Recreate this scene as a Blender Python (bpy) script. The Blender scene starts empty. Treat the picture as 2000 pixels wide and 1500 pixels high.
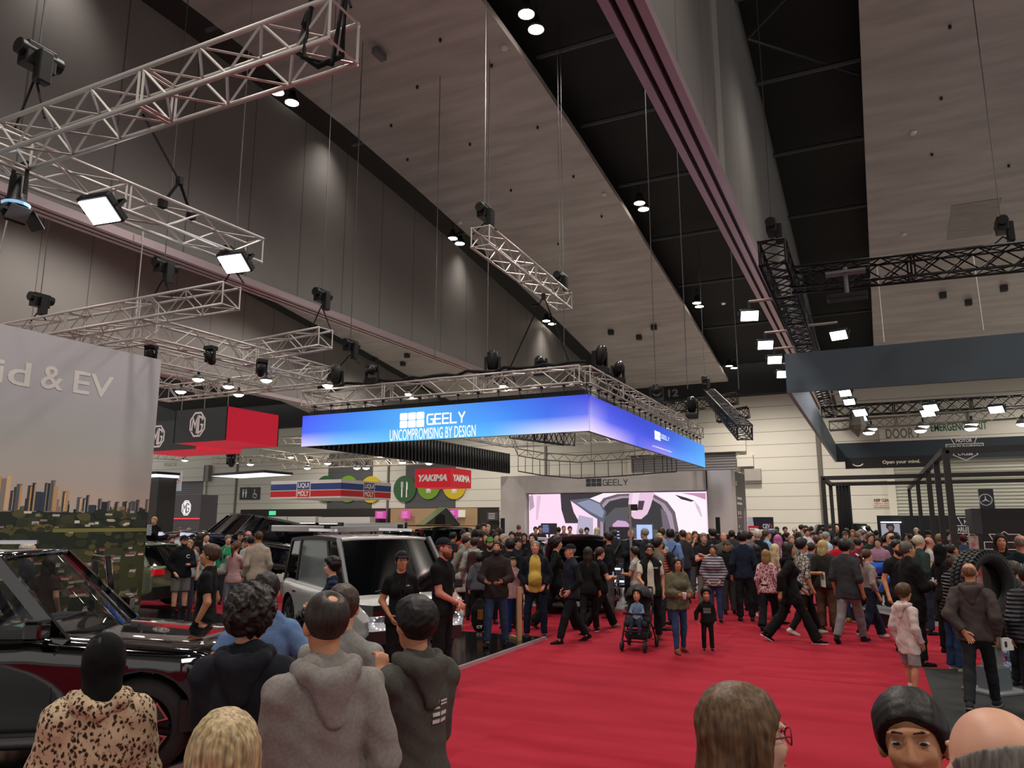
import bpy, bmesh, math, random
import numpy as np
from mathutils import Vector, Matrix, Euler
SC = bpy.context.scene
COL = SC.collection
R = math.radians
RNG = random.Random(7)
# ---------------------------------------------------------------- camera
F, CX, CY, H, YAW, PITCH = 1457.0, 1000.0, 750.0, 2.2, R(25.67), R(10.47)
cam_d = bpy.data.cameras.new('camera'); cam_d.sensor_width = 36.0; cam_d.lens = F / 2000 * 36
cam_d.clip_start = 0.05; cam_d.clip_end = 400
CAM = bpy.data.objects.new('camera', cam_d); COL.objects.link(CAM)
CAM.location = (0, 0, H); CAM.rotation_euler = (R(90) + PITCH, 0, YAW)
SC.camera = CAM
CR = Euler((R(90) + PITCH, 0, YAW)).to_matrix()
FWD = Vector((-math.sin(YAW), math.cos(YAW), 0)); RGT = Vector((math.cos(YAW), math.sin(YAW), 0))
O = Vector((0, 0, H))
def ray(px, py): return CR @ Vector(((px - CX) / F, -(py - CY) / F, -1))
def pz(px, py, z=0.0):            # a point at height z
    d = ray(px, py); return O + d * ((z - H) / d.z)
def pY(px, py, y):                # in the plane Y = y
    d = ray(px, py); return O + d * (y / d.y)
def pX(px, py, x):
    d = ray(px, py); return O + d * (x / d.x)
def pD(px, py, dist):             # at a horizontal distance along the view axis
    d = ray(px, py); return O + d * (dist / (d.x * FWD.x + d.y * FWD.y))
# ---------------------------------------------------------------- materials
def lin(c):
    if isinstance(c, str):
        c = c.lstrip('#'); c = tuple(int(c[i:i + 2], 16) / 255 for i in (0, 2, 4))
    return tuple((x / 12.92 if x <= .04045 else ((x + .055) / 1.055) ** 2.4) for x in c[:3])
MATS = {}
def mat(name, col='#808080', rough=.6, metal=0., emit=None, es=1., spec=.5, coat=0., trans=0., alpha=1., tex=None):
    if name in MATS: return MATS[name]
    m = bpy.data.materials.new(name); m.use_nodes = True
    nt = m.node_tree; b = nt.nodes['Principled BSDF']
    c = lin(col) + (1,)
    b.inputs['Base Color'].default_value = c
    b.inputs['Roughness'].default_value = rough; b.inputs['Metallic'].default_value = metal
    b.inputs['Specular IOR Level'].default_value = spec
    b.inputs['Coat Weight'].default_value = coat; b.inputs['Coat Roughness'].default_value = .04
    b.inputs['Transmission Weight'].default_value = trans; b.inputs['Alpha'].default_value = alpha
    if emit:
        b.inputs['Emission Color'].default_value = lin(emit) + (1,); b.inputs['Emission Strength'].default_value = es
    m.diffuse_color = c
    if tex: tex(nt, b, c)
    MATS[name] = m; return m
def node(nt, t, **kw):
    n = nt.nodes.new(t)
    for k, v in kw.items():
        if k.startswith('i_'):
            key = k[2:]; n.inputs[int(key) if key.isdigit() else key].default_value = v
        else: setattr(n, k, v)
    return n
def ramp(nt, stops, interp='LINEAR'):
    n = nt.nodes.new('ShaderNodeValToRGB'); cr = n.color_ramp; cr.interpolation = interp
    while len(cr.elements) < len(stops): cr.elements.new(.5)
    for e, (p, c) in zip(cr.elements, stops):
        e.position = p; e.color = (lin(c) + (1,)) if isinstance(c, str) else tuple(c)
    return n
def coords(nt, kind='Object', scale=(1, 1, 1)):
    tc = node(nt, 'ShaderNodeTexCoord'); mp = node(nt, 'ShaderNodeMapping')
    mp.inputs['Scale'].default_value = scale
    nt.links.new(tc.outputs[kind], mp.inputs['Vector']); return mp.outputs['Vector']
def t_noise(c2, scale=5, detail=4, stretch=(1, 1, 1), bump=0., lo=.35, hi=.65, kind='Object'):
    """base colour varied towards c2 by a noise; optional bump"""
    def f(nt, b, c):
        v = coords(nt, kind, stretch); n = node(nt, 'ShaderNodeTexNoise', i_Scale=scale, i_Detail=detail)
        nt.links.new(v, n.inputs['Vector'])
        r = ramp(nt, [(lo, tuple(c)), (hi, c2)]); nt.links.new(n.outputs['Fac'], r.inputs['Fac'])
        nt.links.new(r.outputs['Color'], b.inputs['Base Color'])
        if bump:
            bp = node(nt, 'ShaderNodeBump', i_Strength=bump, i_Distance=.02)
            nt.links.new(n.outputs['Fac'], bp.inputs['Height']); nt.links.new(bp.outputs['Normal'], b.inputs['Normal'])
    return f
# ---------------------------------------------------------------- objects
def tag(o, label=None, cat=None, group=None, kind=None):
    if label: o['label'] = label
    if cat: o['category'] = cat
    if group: o['group'] = group
    if kind: o['kind'] = kind
    return o
def thing(name, label, cat, loc=(0, 0, 0), rotz=0., group=None, rot=None):
    o = bpy.data.objects.new(name, None); o.empty_display_size = .1; COL.objects.link(o)
    o.location = loc; o.rotation_euler = rot if rot else (0, 0, rotz)
    return tag(o, label, cat, group, 'thing')
def copy_tree(o, parent=None):
    c = o.copy(); COL.objects.link(c)
    if parent: c.parent = parent
    for ch in o.children: copy_tree(ch, c)
    return c
def link_mesh(name, verts, faces, mats, parent=None, smooth=False, mi=None):
    me = bpy.data.meshes.new(name); me.from_pydata([tuple(v) for v in verts], [], faces)
    for m in (mats if isinstance(mats, (list, tuple)) else [mats]): me.materials.append(m)
    if mi is not None: me.polygons.foreach_set('material_index', mi)
    if smooth: me.polygons.foreach_set('use_smooth', [True] * len(me.polygons))
    me.update()
    o = bpy.data.objects.new(name, me); COL.objects.link(o)
    if parent: o.parent = parent
    return o
def frame_of(d, up=Vector((0, 0, 1))):
    d = d.normalized()
    if abs(d.dot(up)) > .99: up = Vector((0, 1, 0))
    s = d.cross(up).normalized(); return s, s.cross(d).normalized()
class MB:
    def __init__(s): s.v = []; s.f = []; s.mi = []; s.cur = 0
    def m(s, i): s.cur = i; return s
    def add(s, vs, fs):
        n = len(s.v); s.v += [Vector(v) for v in vs]; s.f += [tuple(i + n for i in f) for f in fs]; s.mi += [s.cur] * len(fs); return s
    def box(s, c, size, rz=0., M=None):
        c = Vector(c); x, y, z = (a / 2 for a in size)
        vs = [Vector((a * x, b * y, d * z)) for d in (-1, 1) for a, b in ((-1, -1), (1, -1), (1, 1), (-1, 1))]
        if M: vs = [M @ v for v in vs]
        elif rz:
            q = Matrix.Rotation(rz, 3, 'Z'); vs = [q @ v for v in vs]
        return s.add([c + v for v in vs], [(3, 2, 1, 0), (4, 5, 6, 7), (0, 1, 5, 4), (1, 2, 6, 5), (2, 3, 7, 6), (3, 0, 4, 7)])
    def bar(s, p, q, w, h=None, up=Vector((0, 0, 1))):
        p, q = Vector(p), Vector(q); h = h or w; a, b = frame_of(q - p, up); vs = []
        for c in (p, q): vs += [c + a * (i * w / 2) + b * (j * h / 2) for i, j in ((-1, -1), (1, -1), (1, 1), (-1, 1))]
        return s.add(vs, [(0, 1, 2, 3), (7, 6, 5, 4), (0, 4, 5, 1), (1, 5, 6, 2), (2, 6, 7, 3), (3, 7, 4, 0)])
    def tube(s, p, q, r, r2=None, n=8, caps=True):
        p, q = Vector(p), Vector(q); r2 = r if r2 is None else r2; a, b = frame_of(q - p); vs = []
        for c, rr in ((p, r), (q, r2)):
            for i in range(n):
                t = 2 * math.pi * i / n; vs.append(c + (a * math.cos(t) + b * math.sin(t)) * rr)
        fs = [(i, (i + 1) % n, n + (i + 1) % n, n + i) for i in range(n)]
        if caps: fs += [tuple(range(n - 1, -1, -1)), tuple(range(n, 2 * n))]
        return s.add(vs, fs)
    def path(s, pts, r, n=6, closed=False):
        pts = [Vector(p) for p in pts]; k = len(pts); vs = []; fs = []
        for i, p in enumerate(pts):
            d = (pts[(i + 1) % k] - pts[i - 1]) if closed else (pts[min(i + 1, k - 1)] - pts[max(i - 1, 0)])
            a, b = frame_of(d)
            vs += [p + (a * math.cos(2 * math.pi * j / n) + b * math.sin(2 * math.pi * j / n)) * r for j in range(n)]
        for i in range(k if closed else k - 1):
            i2 = (i + 1) % k
            fs += [(i * n + j, i * n + (j + 1) % n, i2 * n + (j + 1) % n, i2 * n + j) for j in range(n)]
        if not closed: fs += [tuple(range(n - 1, -1, -1)), tuple(range((k - 1) * n, k * n))]
        return s.add(vs, fs)
    def lathe(s, prof, n=16, M=None, caps=True):
        """prof: [(r, z)] about local z; M maps to place"""
        vs = []; fs = []; k = len(prof)
        for r, z in prof: vs += [Vector((r * math.cos(2 * math.pi * j / n), r * math.sin(2 * math.pi * j / n), z)) for j in range(n)]
        for i in range(k - 1): fs += [(i * n + j, i * n + (j + 1) % n, (i + 1) * n + (j + 1) % n, (i + 1) * n + j) for j in range(n)]
        if caps and prof[0][0] > 1e-4: fs.append(tuple(range(n - 1, -1, -1)))
        if caps and prof[-1][0] > 1e-4: fs.append(tuple(range((k - 1) * n, k * n)))
        if M: vs = [M @ v for v in vs]
        return s.add(vs, fs)
    def prism(s, poly, d0, d1, M):
        """poly [(u, v)] in local xy, thickness along local z from d0 to d1; M maps to place"""
        n = len(poly); vs = [M @ Vector((u, v, d0)) for u, v in poly] + [M @ Vector((u, v, d1)) for u, v in poly]
        fs = [tuple(range(n - 1, -1, -1)), tuple(range(n, 2 * n))] + [(i, (i + 1) % n, n + (i + 1) % n, n + i) for i in range(n)]
        return s.add(vs, fs)
    def face(s, vs): return s.add(vs, [tuple(range(len(vs)))])
    def build(s, name, mats, parent=None, smooth=False, bevel=0., seg=2):
        o = link_mesh(name, s.v, s.f, mats, parent, smooth, s.mi)
        if bevel:
            md = o.modifiers.new('bevel', 'BEVEL'); md.width = bevel; md.segments = seg; md.limit_method = 'ANGLE'
        return o
def ngon(n, r, ph=0., cx=0., cy=0., sx=1., sy=1.):
    return [(cx + sx * r * math.cos(ph + 2 * math.pi * i / n), cy + sy * r * math.sin(ph + 2 * math.pi * i / n)) for i in range(n)]
def rrect(w, h, r, cx=0., cy=0., n=4):
    out = []
    for sx, sy, a in ((1, 1, 0), (-1, 1, 90), (-1, -1, 180), (1, -1, 270)):
        for k in range(n + 1):
            t = R(a + 90 * k / n); out.append((cx + sx * (w / 2 - r) + r * math.cos(t), cy + sy * (h / 2 - r) + r * math.sin(t)))
    return out
def plane_M(o, right, up):
    """local x = right, y = up, z = outward (towards the viewer)"""
    r = Vector(right).normalized(); u = Vector(up).normalized(); n = r.cross(u)
    return Matrix((r.to_4d(), u.to_4d(), n.to_4d(), Vector(o).to_4d())).transposed() if False else Matrix.Translation(Vector(o)) @ Matrix((r, u, n)).transposed().to_4x4()
_fc = {}
def text_mesh(body, extrude=.5, space=1., bold=0.):
    key = (body, space, bold)
    if key in _fc: return _fc[key]
    cu = bpy.data.curves.new('txt', 'FONT'); cu.body = body; cu.size = 1; cu.space_character = space; cu.offset = bold; cu.resolution_u = 3
    ob = bpy.data.objects.new('txt', cu); COL.objects.link(ob)
    me = bpy.data.meshes.new_from_object(ob.evaluated_get(bpy.context.evaluated_depsgraph_get()))
    vs = [v.co.copy() for v in me.vertices]; fs = [tuple(p.vertices) for p in me.polygons]
    bpy.data.objects.remove(ob); bpy.data.curves.remove(cu); bpy.data.meshes.remove(me)
    x0 = min(v.x for v in vs); x1 = max(v.x for v in vs); y0 = min(v.y for v in vs); y1 = max(v.y for v in vs)
    vs = [Vector(((v.x - x0) / (x1 - x0), (v.y - y0) / (y1 - y0), 0)) for v in vs]
    _fc[key] = (vs, fs); return _fc[key]
def letter(mb, M, body, cx, cy, w, h, d=.004, space=1., bold=0.):
    """text filling the box w x h centred at cx, cy in the plane M"""
    vs, fs = text_mesh(body, space=space, bold=bold)
    mb.add([M @ Vector((cx + (v.x - .5) * w, cy + (v.y - .5) * h, d)) for v in vs], fs)
def flat(mb, M, poly, d=.003): mb.add([M @ Vector((u, v, d)) for u, v in poly], [tuple(range(len(poly)))])
def rect(w, h, cx=0., cy=0.): return [(cx - w / 2, cy - h / 2), (cx + w / 2, cy - h / 2), (cx + w / 2, cy + h / 2), (cx - w / 2, cy + h / 2)]
def stroke(mb, M, pts, w, d=.004, closed=False):
    """a flat polyline of width w with mitred joints"""
    P = [Vector((a, b)) for a, b in pts]; n = len(P); L = []; Rr = []
    for i in range(n):
        a = P[i - 1] if (i > 0 or closed) else None; b = P[(i + 1) % n] if (i < n - 1 or closed) else None
        d1 = (P[i] - a).normalized() if a is not None else None; d2 = (b - P[i]).normalized() if b is not None else None
        if d1 is None: d1 = d2
        if d2 is None: d2 = d1
        n1 = Vector((-d1.y, d1.x)); n2 = Vector((-d2.y, d2.x)); m = (n1 + n2)
        m = m.normalized() if m.length > 1e-6 else n1
        k = w / 2 / max(.35, m.dot(n1)); L.append(P[i] + m * k); Rr.append(P[i] - m * k)
    vs = [M @ Vector((p.x, p.y, d)) for p in L + Rr]
    fs = [(n + i, n + (i + 1) % n, (i + 1) % n, i) for i in range(n if closed else n - 1)]
    mb.add(vs, fs)
BLK = mat('black metal', '#101112', .45, .3)
BLKP = mat('black plastic', '#0d0e10', .5)
BLKF = mat('black fabric', '#0b0c0e', .95)
ALU = mat('aluminium tube', '#c6c3bf', .4, .35)
WHITE = mat('white paint', '#e8e6e2', .5)
CHROME = mat('chrome', '#d8dadc', .12, 1.)
RUB = mat('tyre rubber', '#141415', .75)
GREY = mat('mid grey paint', '#6e6f70', .6)
# ================================================================ the hall
WY = 61.0; WTOP = 12.05
def zc(y):                                   # underside of the ceiling panels (falls towards the back wall)
    P = [(-30, 17.9), (15, 17.9), (22, 17.7), (27, 17.3), (32, 16.8), (38, 16.0), (45, 15.1), (52, 14.1), (59, 13.0), (70, 11.5)]
    for (a, b), (c, d) in zip(P, P[1:]):
        if y <= c: return b + (d - b) * (y - a) / (c - a)
    return P[-1][1]
def ztop(x, y):                              # what hangs from above is fixed here
    if any(a < x < b for a, b in ((-17.95, -9.55), (.7, 20), (-34.4, -22.4), (-51, -40))): return zc(y) + .005
    if any(abs(x - b) < .5 for b in (-35.3, -19.2, -2.97)): return 10.2
    return zc(y) + 1.28
def pC(px, py, dz=0.):                       # point of the ceiling surface under a pixel
    z = 16.
    for _ in range(25): z = zc(pz(px, py, z).y) + dz
    return pz(px, py, z)
def t_seams(axis, gap, width, c2, noise=0., c3=None, ofs=0., bump=0.):
    """thin darker joints every `gap` metres along one object axis, with an optional soft mottling"""
    def f(nt, b, c):
        tc = node(nt, 'ShaderNodeTexCoord'); sp = node(nt, 'ShaderNodeSeparateXYZ'); nt.links.new(tc.outputs['Object'], sp.inputs[0])
        a = node(nt, 'ShaderNodeMath', operation='ADD', i_1=1000. * gap + ofs); nt.links.new(sp.outputs['XYZ'.index(axis)], a.inputs[0])
        md = node(nt, 'ShaderNodeMath', operation='MODULO', i_1=gap); nt.links.new(a.outputs[0], md.inputs[0])
        lt = node(nt, 'ShaderNodeMath', operation='LESS_THAN', i_1=width); nt.links.new(md.outputs[0], lt.inputs[0])
        base = node(nt, 'ShaderNodeMixRGB', blend_type='MIX'); base.inputs[1].default_value = tuple(c); base.inputs[2].default_value = lin(c3 or c2) + (1,); base.inputs[0].default_value = 0
        if noise:
            n = node(nt, 'ShaderNodeTexNoise', i_Scale=noise, i_Detail=5.); nt.links.new(tc.outputs['Object'], n.inputs['Vector'])
            r = ramp(nt, [(.4, (0, 0, 0, 1)), (.7, (1, 1, 1, 1))]); nt.links.new(n.outputs['Fac'], r.inputs['Fac']); nt.links.new(r.outputs['Color'], base.inputs[0])
        mx = node(nt, 'ShaderNodeMixRGB'); nt.links.new(lt.outputs[0], mx.inputs[0]); nt.links.new(base.outputs[0], mx.inputs[1]); mx.inputs[2].default_value = lin(c2) + (1,)
        nt.links.new(mx.outputs[0], b.inputs['Base Color'])
    return f
M_WALL = mat('cream wall panels', '#d6d3c8', .75, tex=t_seams('Z', 1.0, .035, '#77756e', .25, '#d3d0c5', ofs=-.1))
M_CONC = mat('polished concrete', '#76756f', .35, tex=t_noise(lin('#8d8c86') + (1,), 1.2, 6))
M_BULK = mat('grey bulkhead', '#8a8886', .42, tex=t_seams('Y', 2.6, .05, '#5d5b5a', .18, '#7d7b7a'))
M_SOFF = mat('grey soffit board', '#c2bdbb', .40, tex=t_noise(lin('#aaa5a3') + (1,), .5, 7, (.6, 3.2, 1), .12))
M_DECK = mat('dark roof deck', '#15191b', .8)
M_PURL = mat('dull steel tube', '#474c4f', .5, .5)
M_TRACK = mat('aluminium track', '#b7a6ad', .4, .5)
M_CARP = mat('red carpet', '#8f1d2c', .95, spec=.1, tex=t_noise(lin('#9e2838') + (1,), .55, 6, (1., 4.5, 1), .05, .3, .7))
M_CARPD = mat('red carpet worn', '#8e1a2a', .95, spec=.1, tex=t_noise(lin('#9f2838') + (1,), .7, 6, (1., 5, 1), .05, .3, .7))
def S(o): return tag(o, kind='structure')
S(MB().box((-20, 24, -.05), (130, 92, .1)).build('floor', M_CONC))
mb = MB(); mb.box((-11.5, 8.4, .006), (40, 21, .012)); S(mb.build('floor_carpet', M_CARP))
mb = MB(); mb.box((-3.2, 36, .006), (4.2, 34.2, .012)); S(mb.build('floor_carpet_aisle', M_CARPD))
# carpet tiles laid in a slightly different direction
mb = MB()
for (x, y, w, d) in ((-2.6, 6.9, 2.4, 2.2), (-1.0, 12.4, 2.0, 1.2), (-3.6, 15.4, 1.8, 2.0)): mb.box((x, y, .0135), (w, d, .003))
S(mb.build('floor_carpet_tiles', M_CARPD))
mb = MB(); mb.box((3.5, 9.0, .01), (6.06, 9.0, .02)); S(mb.build('floor_mat', mat('black floor mat', '#17191a', .85, tex=t_noise(lin('#1f2222') + (1,), 14, 3))))
# back wall
S(MB().box((-24, WY + .2, WTOP / 2 - .02), (130, .4, WTOP)).build('wall_back', M_WALL))
mb = MB(); mb.box((-24, WY - .35, WTOP + 2.0), (130, 1.1, 4.0)); S(mb.build('beam', mat('black header beam', '#141618', .7)))
M12 = plane_M((-14.2, WY - .91, WTOP + .55), (1, 0, 0), (0, 0, 1))
mb = MB(); letter(mb, M12, '12', 0, 0, .85, .62, bold=.03); tag(mb.build('bay_number_sign', mat('grey stencil', '#7d8082', .6)), 'grey bay number stencilled on the black beam over the back wall', 'number')
# vertical downpipes / expansion joints on the wall
mb = MB()
for px in (1592, 1500): pass
for k, (px, py) in enumerate(((461, 960), (1605, 960), (758, 960), (1066, 890))):
    x = pY(px, py, WY).x
    S(MB().box((x, WY - .06, 6.0), (.18 if k != 1 else .3, .12, 12.0)).build('wall_back_column', mat('brown grey pipe', '#6b675f', .5)))
# painted dark bands behind the food signs
GB = mat('dark grey wall paint', '#4c4e50', .6, tex=t_seams('Z', 1.0, .035, '#33353a', ofs=-.1))
for i, (a, b) in enumerate(((640, 727), (792, 890))):
    x0, x1 = pY(a, 960, WY).x, pY(b, 960, WY).x
    S(MB().box(((x0 + x1) / 2, WY - .02, 6.3), (x1 - x0, .04, 5.6)).build('wall_back_band', GB))
# food hall opening: a flat sheet with its dimness painted in
x0, x1 = pY(470, 1010, WY).x, pY(975, 1010, WY).x
S(MB().box(((x0 + x1) / 2, WY - .03, 1.75), (x1 - x0, .06, 3.5)).build('wall_back_dim_sheet', mat('painted dim opening', '#2a2420', .8)))
# roller doors: ribbed shutters in frames with header boxes
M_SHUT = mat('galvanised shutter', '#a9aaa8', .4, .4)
M_SHUTD = mat('shadowed shutter', '#8f8c90', .5, .3)  # darker copy of the shutter grey with shade in the colour
def roller(n, px0, px1, ztop, m, pitch=.22):
    xa, xb = pY(px0, 980, WY).x, pY(px1, 980, WY).x; mb = MB(); z = .05
    while z < ztop - .02:
        h = min(pitch, ztop - z)
        y = WY - .12
        mb.add([(xa, y, z), (xb, y, z), (xb, y - .09, z + h * .5), (xa, y - .09, z + h * .5), (xb, y - .09, z + h * .62), (xa, y - .09, z + h * .62), (xb, y, z + h), (xa, y, z + h)],
               [(0, 1, 2, 3), (3, 2, 4, 5), (5, 4, 6, 7)]); z += h
    o = S(mb.build('door_%d' % n, m))
    fr = MB(); fr.box((xa - .15, WY - .1, ztop / 2), (.3, .2, ztop)); fr.box((xb + .15, WY - .1, ztop / 2), (.3, .2, ztop))
    f = fr.build('door_frame', M_WALL, o)
    return xa, xb
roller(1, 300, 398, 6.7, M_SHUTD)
x1 = pY(400, 900, WY).x; S(MB().box((x1 - 3.9, WY - .3, 7.55), (9., .6, 1.75)).build('trim_1', M_WALL))
S(MB().box((x1 + .9, WY - .25, 7.55), (.6, .5, 1.75)).build('trim_2', mat('lintel end', '#8d8b86', .7)))
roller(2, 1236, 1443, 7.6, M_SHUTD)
a, b = pY(1236, 900, WY).x, pY(1447, 900, WY).x
S(MB().box(((a + b) / 2, WY - .3, 8.6), (b - a + 1., .6, 1.9)).build('trim_3', M_WALL))
S(MB().box((b + .4, WY - .3, 6.9), (1.2, .6, .9)).build('trim_4', M_WALL)); S(MB().box((b + .9, WY - .25, 5.8), (1.2, .5, .9)).build('trim_5', mat('box lintel', '#a39f9a', .7)))
roller(3, 1748, 2080, 6.6, mat('bright shutter', '#c9cabf', .38, .25), .24)
a, b = pY(1722, 900, WY).x, pY(2080, 900, WY).x
S(MB().box(((a + b) / 2, WY - .35, 7.75), (b - a, .7, 2.1)).build('trim_6', M_WALL))
S(MB().box((pY(1742, 960, WY).x, WY - .12, 3.3), (.5, .24, 6.6)).build('trim_7', mat('cream frame', '#d8d5c6', .6)))
def wall_words(name, label, body, px, py, w, h, m, y=WY - .71, bold=.0, cat='sign lettering'):
    p = pY(px, py, y); mb = MB(); letter(mb, plane_M(p, (1, 0, 0), (0, 0, 1)), body, 0, 0, w, h, .004, bold=bold)
    return tag(mb.build(name, m), label, cat)
M_GRN = mat('green letters', '#1f5c44', .6); M_STEN = mat('grey stencil letters', '#77736c', .6)
wall_words('door_number_sign', 'tall grey stencilled DOOR number on the lintel of the right roller door', 'DOOR 7', 1764, 846, 2.25, .72, M_STEN, bold=.02)
wall_words('exit_sign_lettering', 'green EMERGENCY EXIT words on the lintel of the right roller door', 'EMERGENCY EXIT', 1872, 833, 3.4, .55, M_GRN, bold=.02)
wall_words('exit_sign_lettering', 'green EMERGENCY EXIT words on the lintel near the hanging red cubes', 'EMERGENCY EXIT', 333, 907, 2.1, .42, M_GRN, y=WY - .61)
# ---------------------------------------------------------------- ceiling
X0, X1, X2 = -35.3, -19.2, -2.97
YS = [-28, -10, 5, 12, 15, 18, 22, 25, 27, 30, 32, 35, 38, 42, 45, 48, 52, 55, 59]
def strip(xa, xb, dz=0., th=.25, y1=59, sag=0.):
    """a ceiling board between two x lines that follows the ceiling profile"""
    ys = [y for y in YS if y <= y1]; vs = []; fs = []; nx = 2
    for y in ys:
        for x in (xa, xb): vs += [(x, y, zc(y) + dz), (x, y, zc(y) + dz + th)]
    for i in range(len(ys) - 1):
        a, b = i * 4, i * 4 + 4
        fs += [(a, a + 2, b + 2, b), (a + 1, b + 1, b + 3, a + 3), (a, b, b + 1, a + 1), (a + 2, a + 3, b + 3, b + 2)]
    n = (len(ys) - 1) * 4; fs += [(0, 1, 3, 2), (n, n + 2, n + 3, n + 1)]
    return vs, fs
def board(name, xa, xb, m, dz=0., th=.25, y1=59):
    v, f = strip(xa, xb, dz, th, y1); return S(link_mesh(name, v, f, m))
board('ceiling_deck', -70, 45, M_DECK, 1.3, .1, 59)
board('ceiling_panel', -17.9, -9.6, M_SOFF); board('ceiling_panel', .75, 20, M_SOFF)
board('ceiling_panel', -34.3, -22.5, M_SOFF); board('ceiling_panel', -51, -40, M_SOFF)
for i, x in enumerate((X0, X1, X2)):
    ys = [y for y in YS]; n = len(ys); vs = []; fs = []
    for xx in (x - .22, x + .22):
        for y in ys: vs += [(xx, y, 10.5), (xx, y, zc(y) + (1.2 if i == 2 else -.05))]
    for s in (0, 1):
        for k in range(n - 1):
            q = (s * n * 2 + k * 2, s * n * 2 + k * 2 + 2, s * n * 2 + k * 2 + 3, s * n * 2 + k * 2 + 1); fs.append(q if s else q[::-1])
    fs += [tuple(k * 2 + (0 if e == 0 else 0) for k in ())] if False else []
    for k in range(n - 1): fs += [(k * 2, n * 2 + k * 2, n * 2 + k * 2 + 2, k * 2 + 2), (k * 2 + 1, k * 2 + 3, n * 2 + k * 2 + 3, n * 2 + k * 2 + 1)]
    fs.append((2 * n - 2, 4 * n - 2, 4 * n - 1, 2 * n - 1)); fs.append((0, 1, 2 * n + 1, 2 * n))
    S(link_mesh('beam_bulkhead', vs, fs, M_BULK))
    mb = MB()
    for dx in (-.26, 0, .26): mb.box((x + dx, 15.5, 10.36), (.16, 87, .24))
    mb.m(1); mb.box((x, 15.5, 10.44), (.62, 87, .1))
    S(mb.build('beam_track', [M_TRACK, BLK]))
mb = MB(); mb.box((-19.2 + .5, 16.5, 0), (.1, .1, .1))
p = pX(1400, 150, X2 + .25); S(MB().box((X2 + .24, p.y, 13.6), (.06, .85, 6.0)).build('trim_8', mat('pale cladding', '#a19d98', .45)))
# purlin tubes under the dark deck
mb = MB()
for y in (17.5, 22, 26.5, 31.5, 37, 43, 50):
    mb.tube((-9.6, y, zc(y) + .75), (X2 - .2, y, zc(y) + .75), .09, n=6)
    mb.tube((X2 + .2, y, zc(y) + .75), (.75, y, zc(y) + .75), .09, n=6)
for y in (16, 24, 33, 43): mb.tube((-19.2, y, zc(y) + .75), (-17.9, y, zc(y) + .75), .09, n=6)
mb.tube((X2 + .3, 24, zc(24) + .8), (.7, 20.5, zc(21) + .8), .05, n=5); mb.tube((X2 + .3, 24, zc(24) + .8), (.7, 27.5, zc(27) + .8), .05, n=5)
S(mb.build('ceiling_purlin_tubes', M_PURL))
# ---------------------------------------------------------------- ceiling luminaires (pairs of round high-bay lamps) - and the ones behind the camera
M_LENS = mat('lamp lens', '#fff6e6', .4, emit='#fff1dc', es=14.)
M_LENSC = mat('cool lamp lens', '#f4f8ff', .4, emit='#eef3ff', es=12.)
M_HOUS = mat('lamp housing', '#3c3d3f', .5, .3)
def add_light(kind, loc, energy, col, size=.5, rot=(0, 0, 0), **kw):
    l = bpy.data.lights.new('lamp light', kind); l.energy = energy; l.color = lin(col)
    if kind == 'AREA': l.shape = 'DISK'; l.size = size
    elif kind in ('SPOT', 'POINT'): l.shadow_soft_size = size
    for k, v in kw.items(): setattr(l, k, v)
    o = bpy.data.objects.new('lamp light', l); COL.objects.link(o); o.location = loc; o.rotation_euler = rot
    return o
HB = None
def highbay(p, label, group, lit=True, r=.27):
    global HB
    if HB is None:
        t = thing('high_bay_lamp', label, 'lamp', p, group=group)
        mb = MB(); mb.lathe([(.05, .5), (.12, .48), (.14, .3), (r, .12), (r + .02, 0.)], 14); mb.tube((0, 0, .5), (0, 0, .9), .02, n=5); mb.build('ceiling_housing', M_HOUS, t, True)
        MB().lathe([(r - .01, .0), (r * .6, -.02), (0.001, -.03)], 14).build('lens', M_LENS, t)
        HB = t
    else:
        t = copy_tree(HB); t.location = p; t['label'] = label
        if group: t['group'] = group
    return t
PAIRS = [((1028, 28), (1047, 58), 'big round lamp over the dark ceiling strip nearest the top edge'), ((541, 180), (570, 201), 'round lamp of the pair by the silver truss end'),
         ((884, 466), (898, 476), 'round lamp of the pair beside the short hanging silver truss'), ((1249, 397), (1257, 409), 'round lamp of the pair halfway along the wide dark strip'),
         ((1361, 592), (1366, 599), 'round lamp of the pair before the far end of the wide dark strip'), ((1717, 307), (1717, 326), 'round lamp of the pair in the dark strip beyond the grey bulkhead'),
         ((1070, 627), (1078, 633), 'small round lamp of the pair above the blue screen corner'), ((1427, 715), (1434, 719), 'small round lamp of the pair near the number on the beam'),
         ((350, 564), (366, 570), 'round lamp of the pair above the square silver rig'), ((1712, 543), (1713, 552), 'round lamp of the pair in front of the black cross truss'),
         ((612, 684), (628, 689), 'small round lamp of the pair under the far silver truss end')]
for k, (a, b, lab) in enumerate(PAIRS):
    for j, q in enumerate((a, b)):
        highbay(pC(q[0] + (0 if k < 5 or j else -3), q[1], .35 - (.9 if k in (8, 10) else 0)), ('nearer ' if j else 'further ') + lab, 'high bay lamps in the ceiling')
    p = pC(a[0], a[1], .2)
for x, e in ((-7.2, 1150), (-.2, 420), (-18.3, 110), (12, 900), (-30, 900), (-46, 900)):  # leftmost row added, and back rows boosted, to brighten the back wall
    for y in (0, 11, 22, 33, 44, 54): add_light('SPOT', (x, y, zc(y) - .35), e * (3.1 if y < 40 else 4.0), '#fff4e8', .6, spot_size=R(105 if x in (-.2, -18.3) else 150), spot_blend=1. if x in (-.2, -18.3) else .7)
w = bpy.data.worlds.new('world'); SC.world = w; w.use_nodes = True
w.node_tree.nodes['Background'].inputs[0].default_value = lin('#c9c4c0') + (1,); w.node_tree.nodes['Background'].inputs[1].default_value = 1.3
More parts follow.
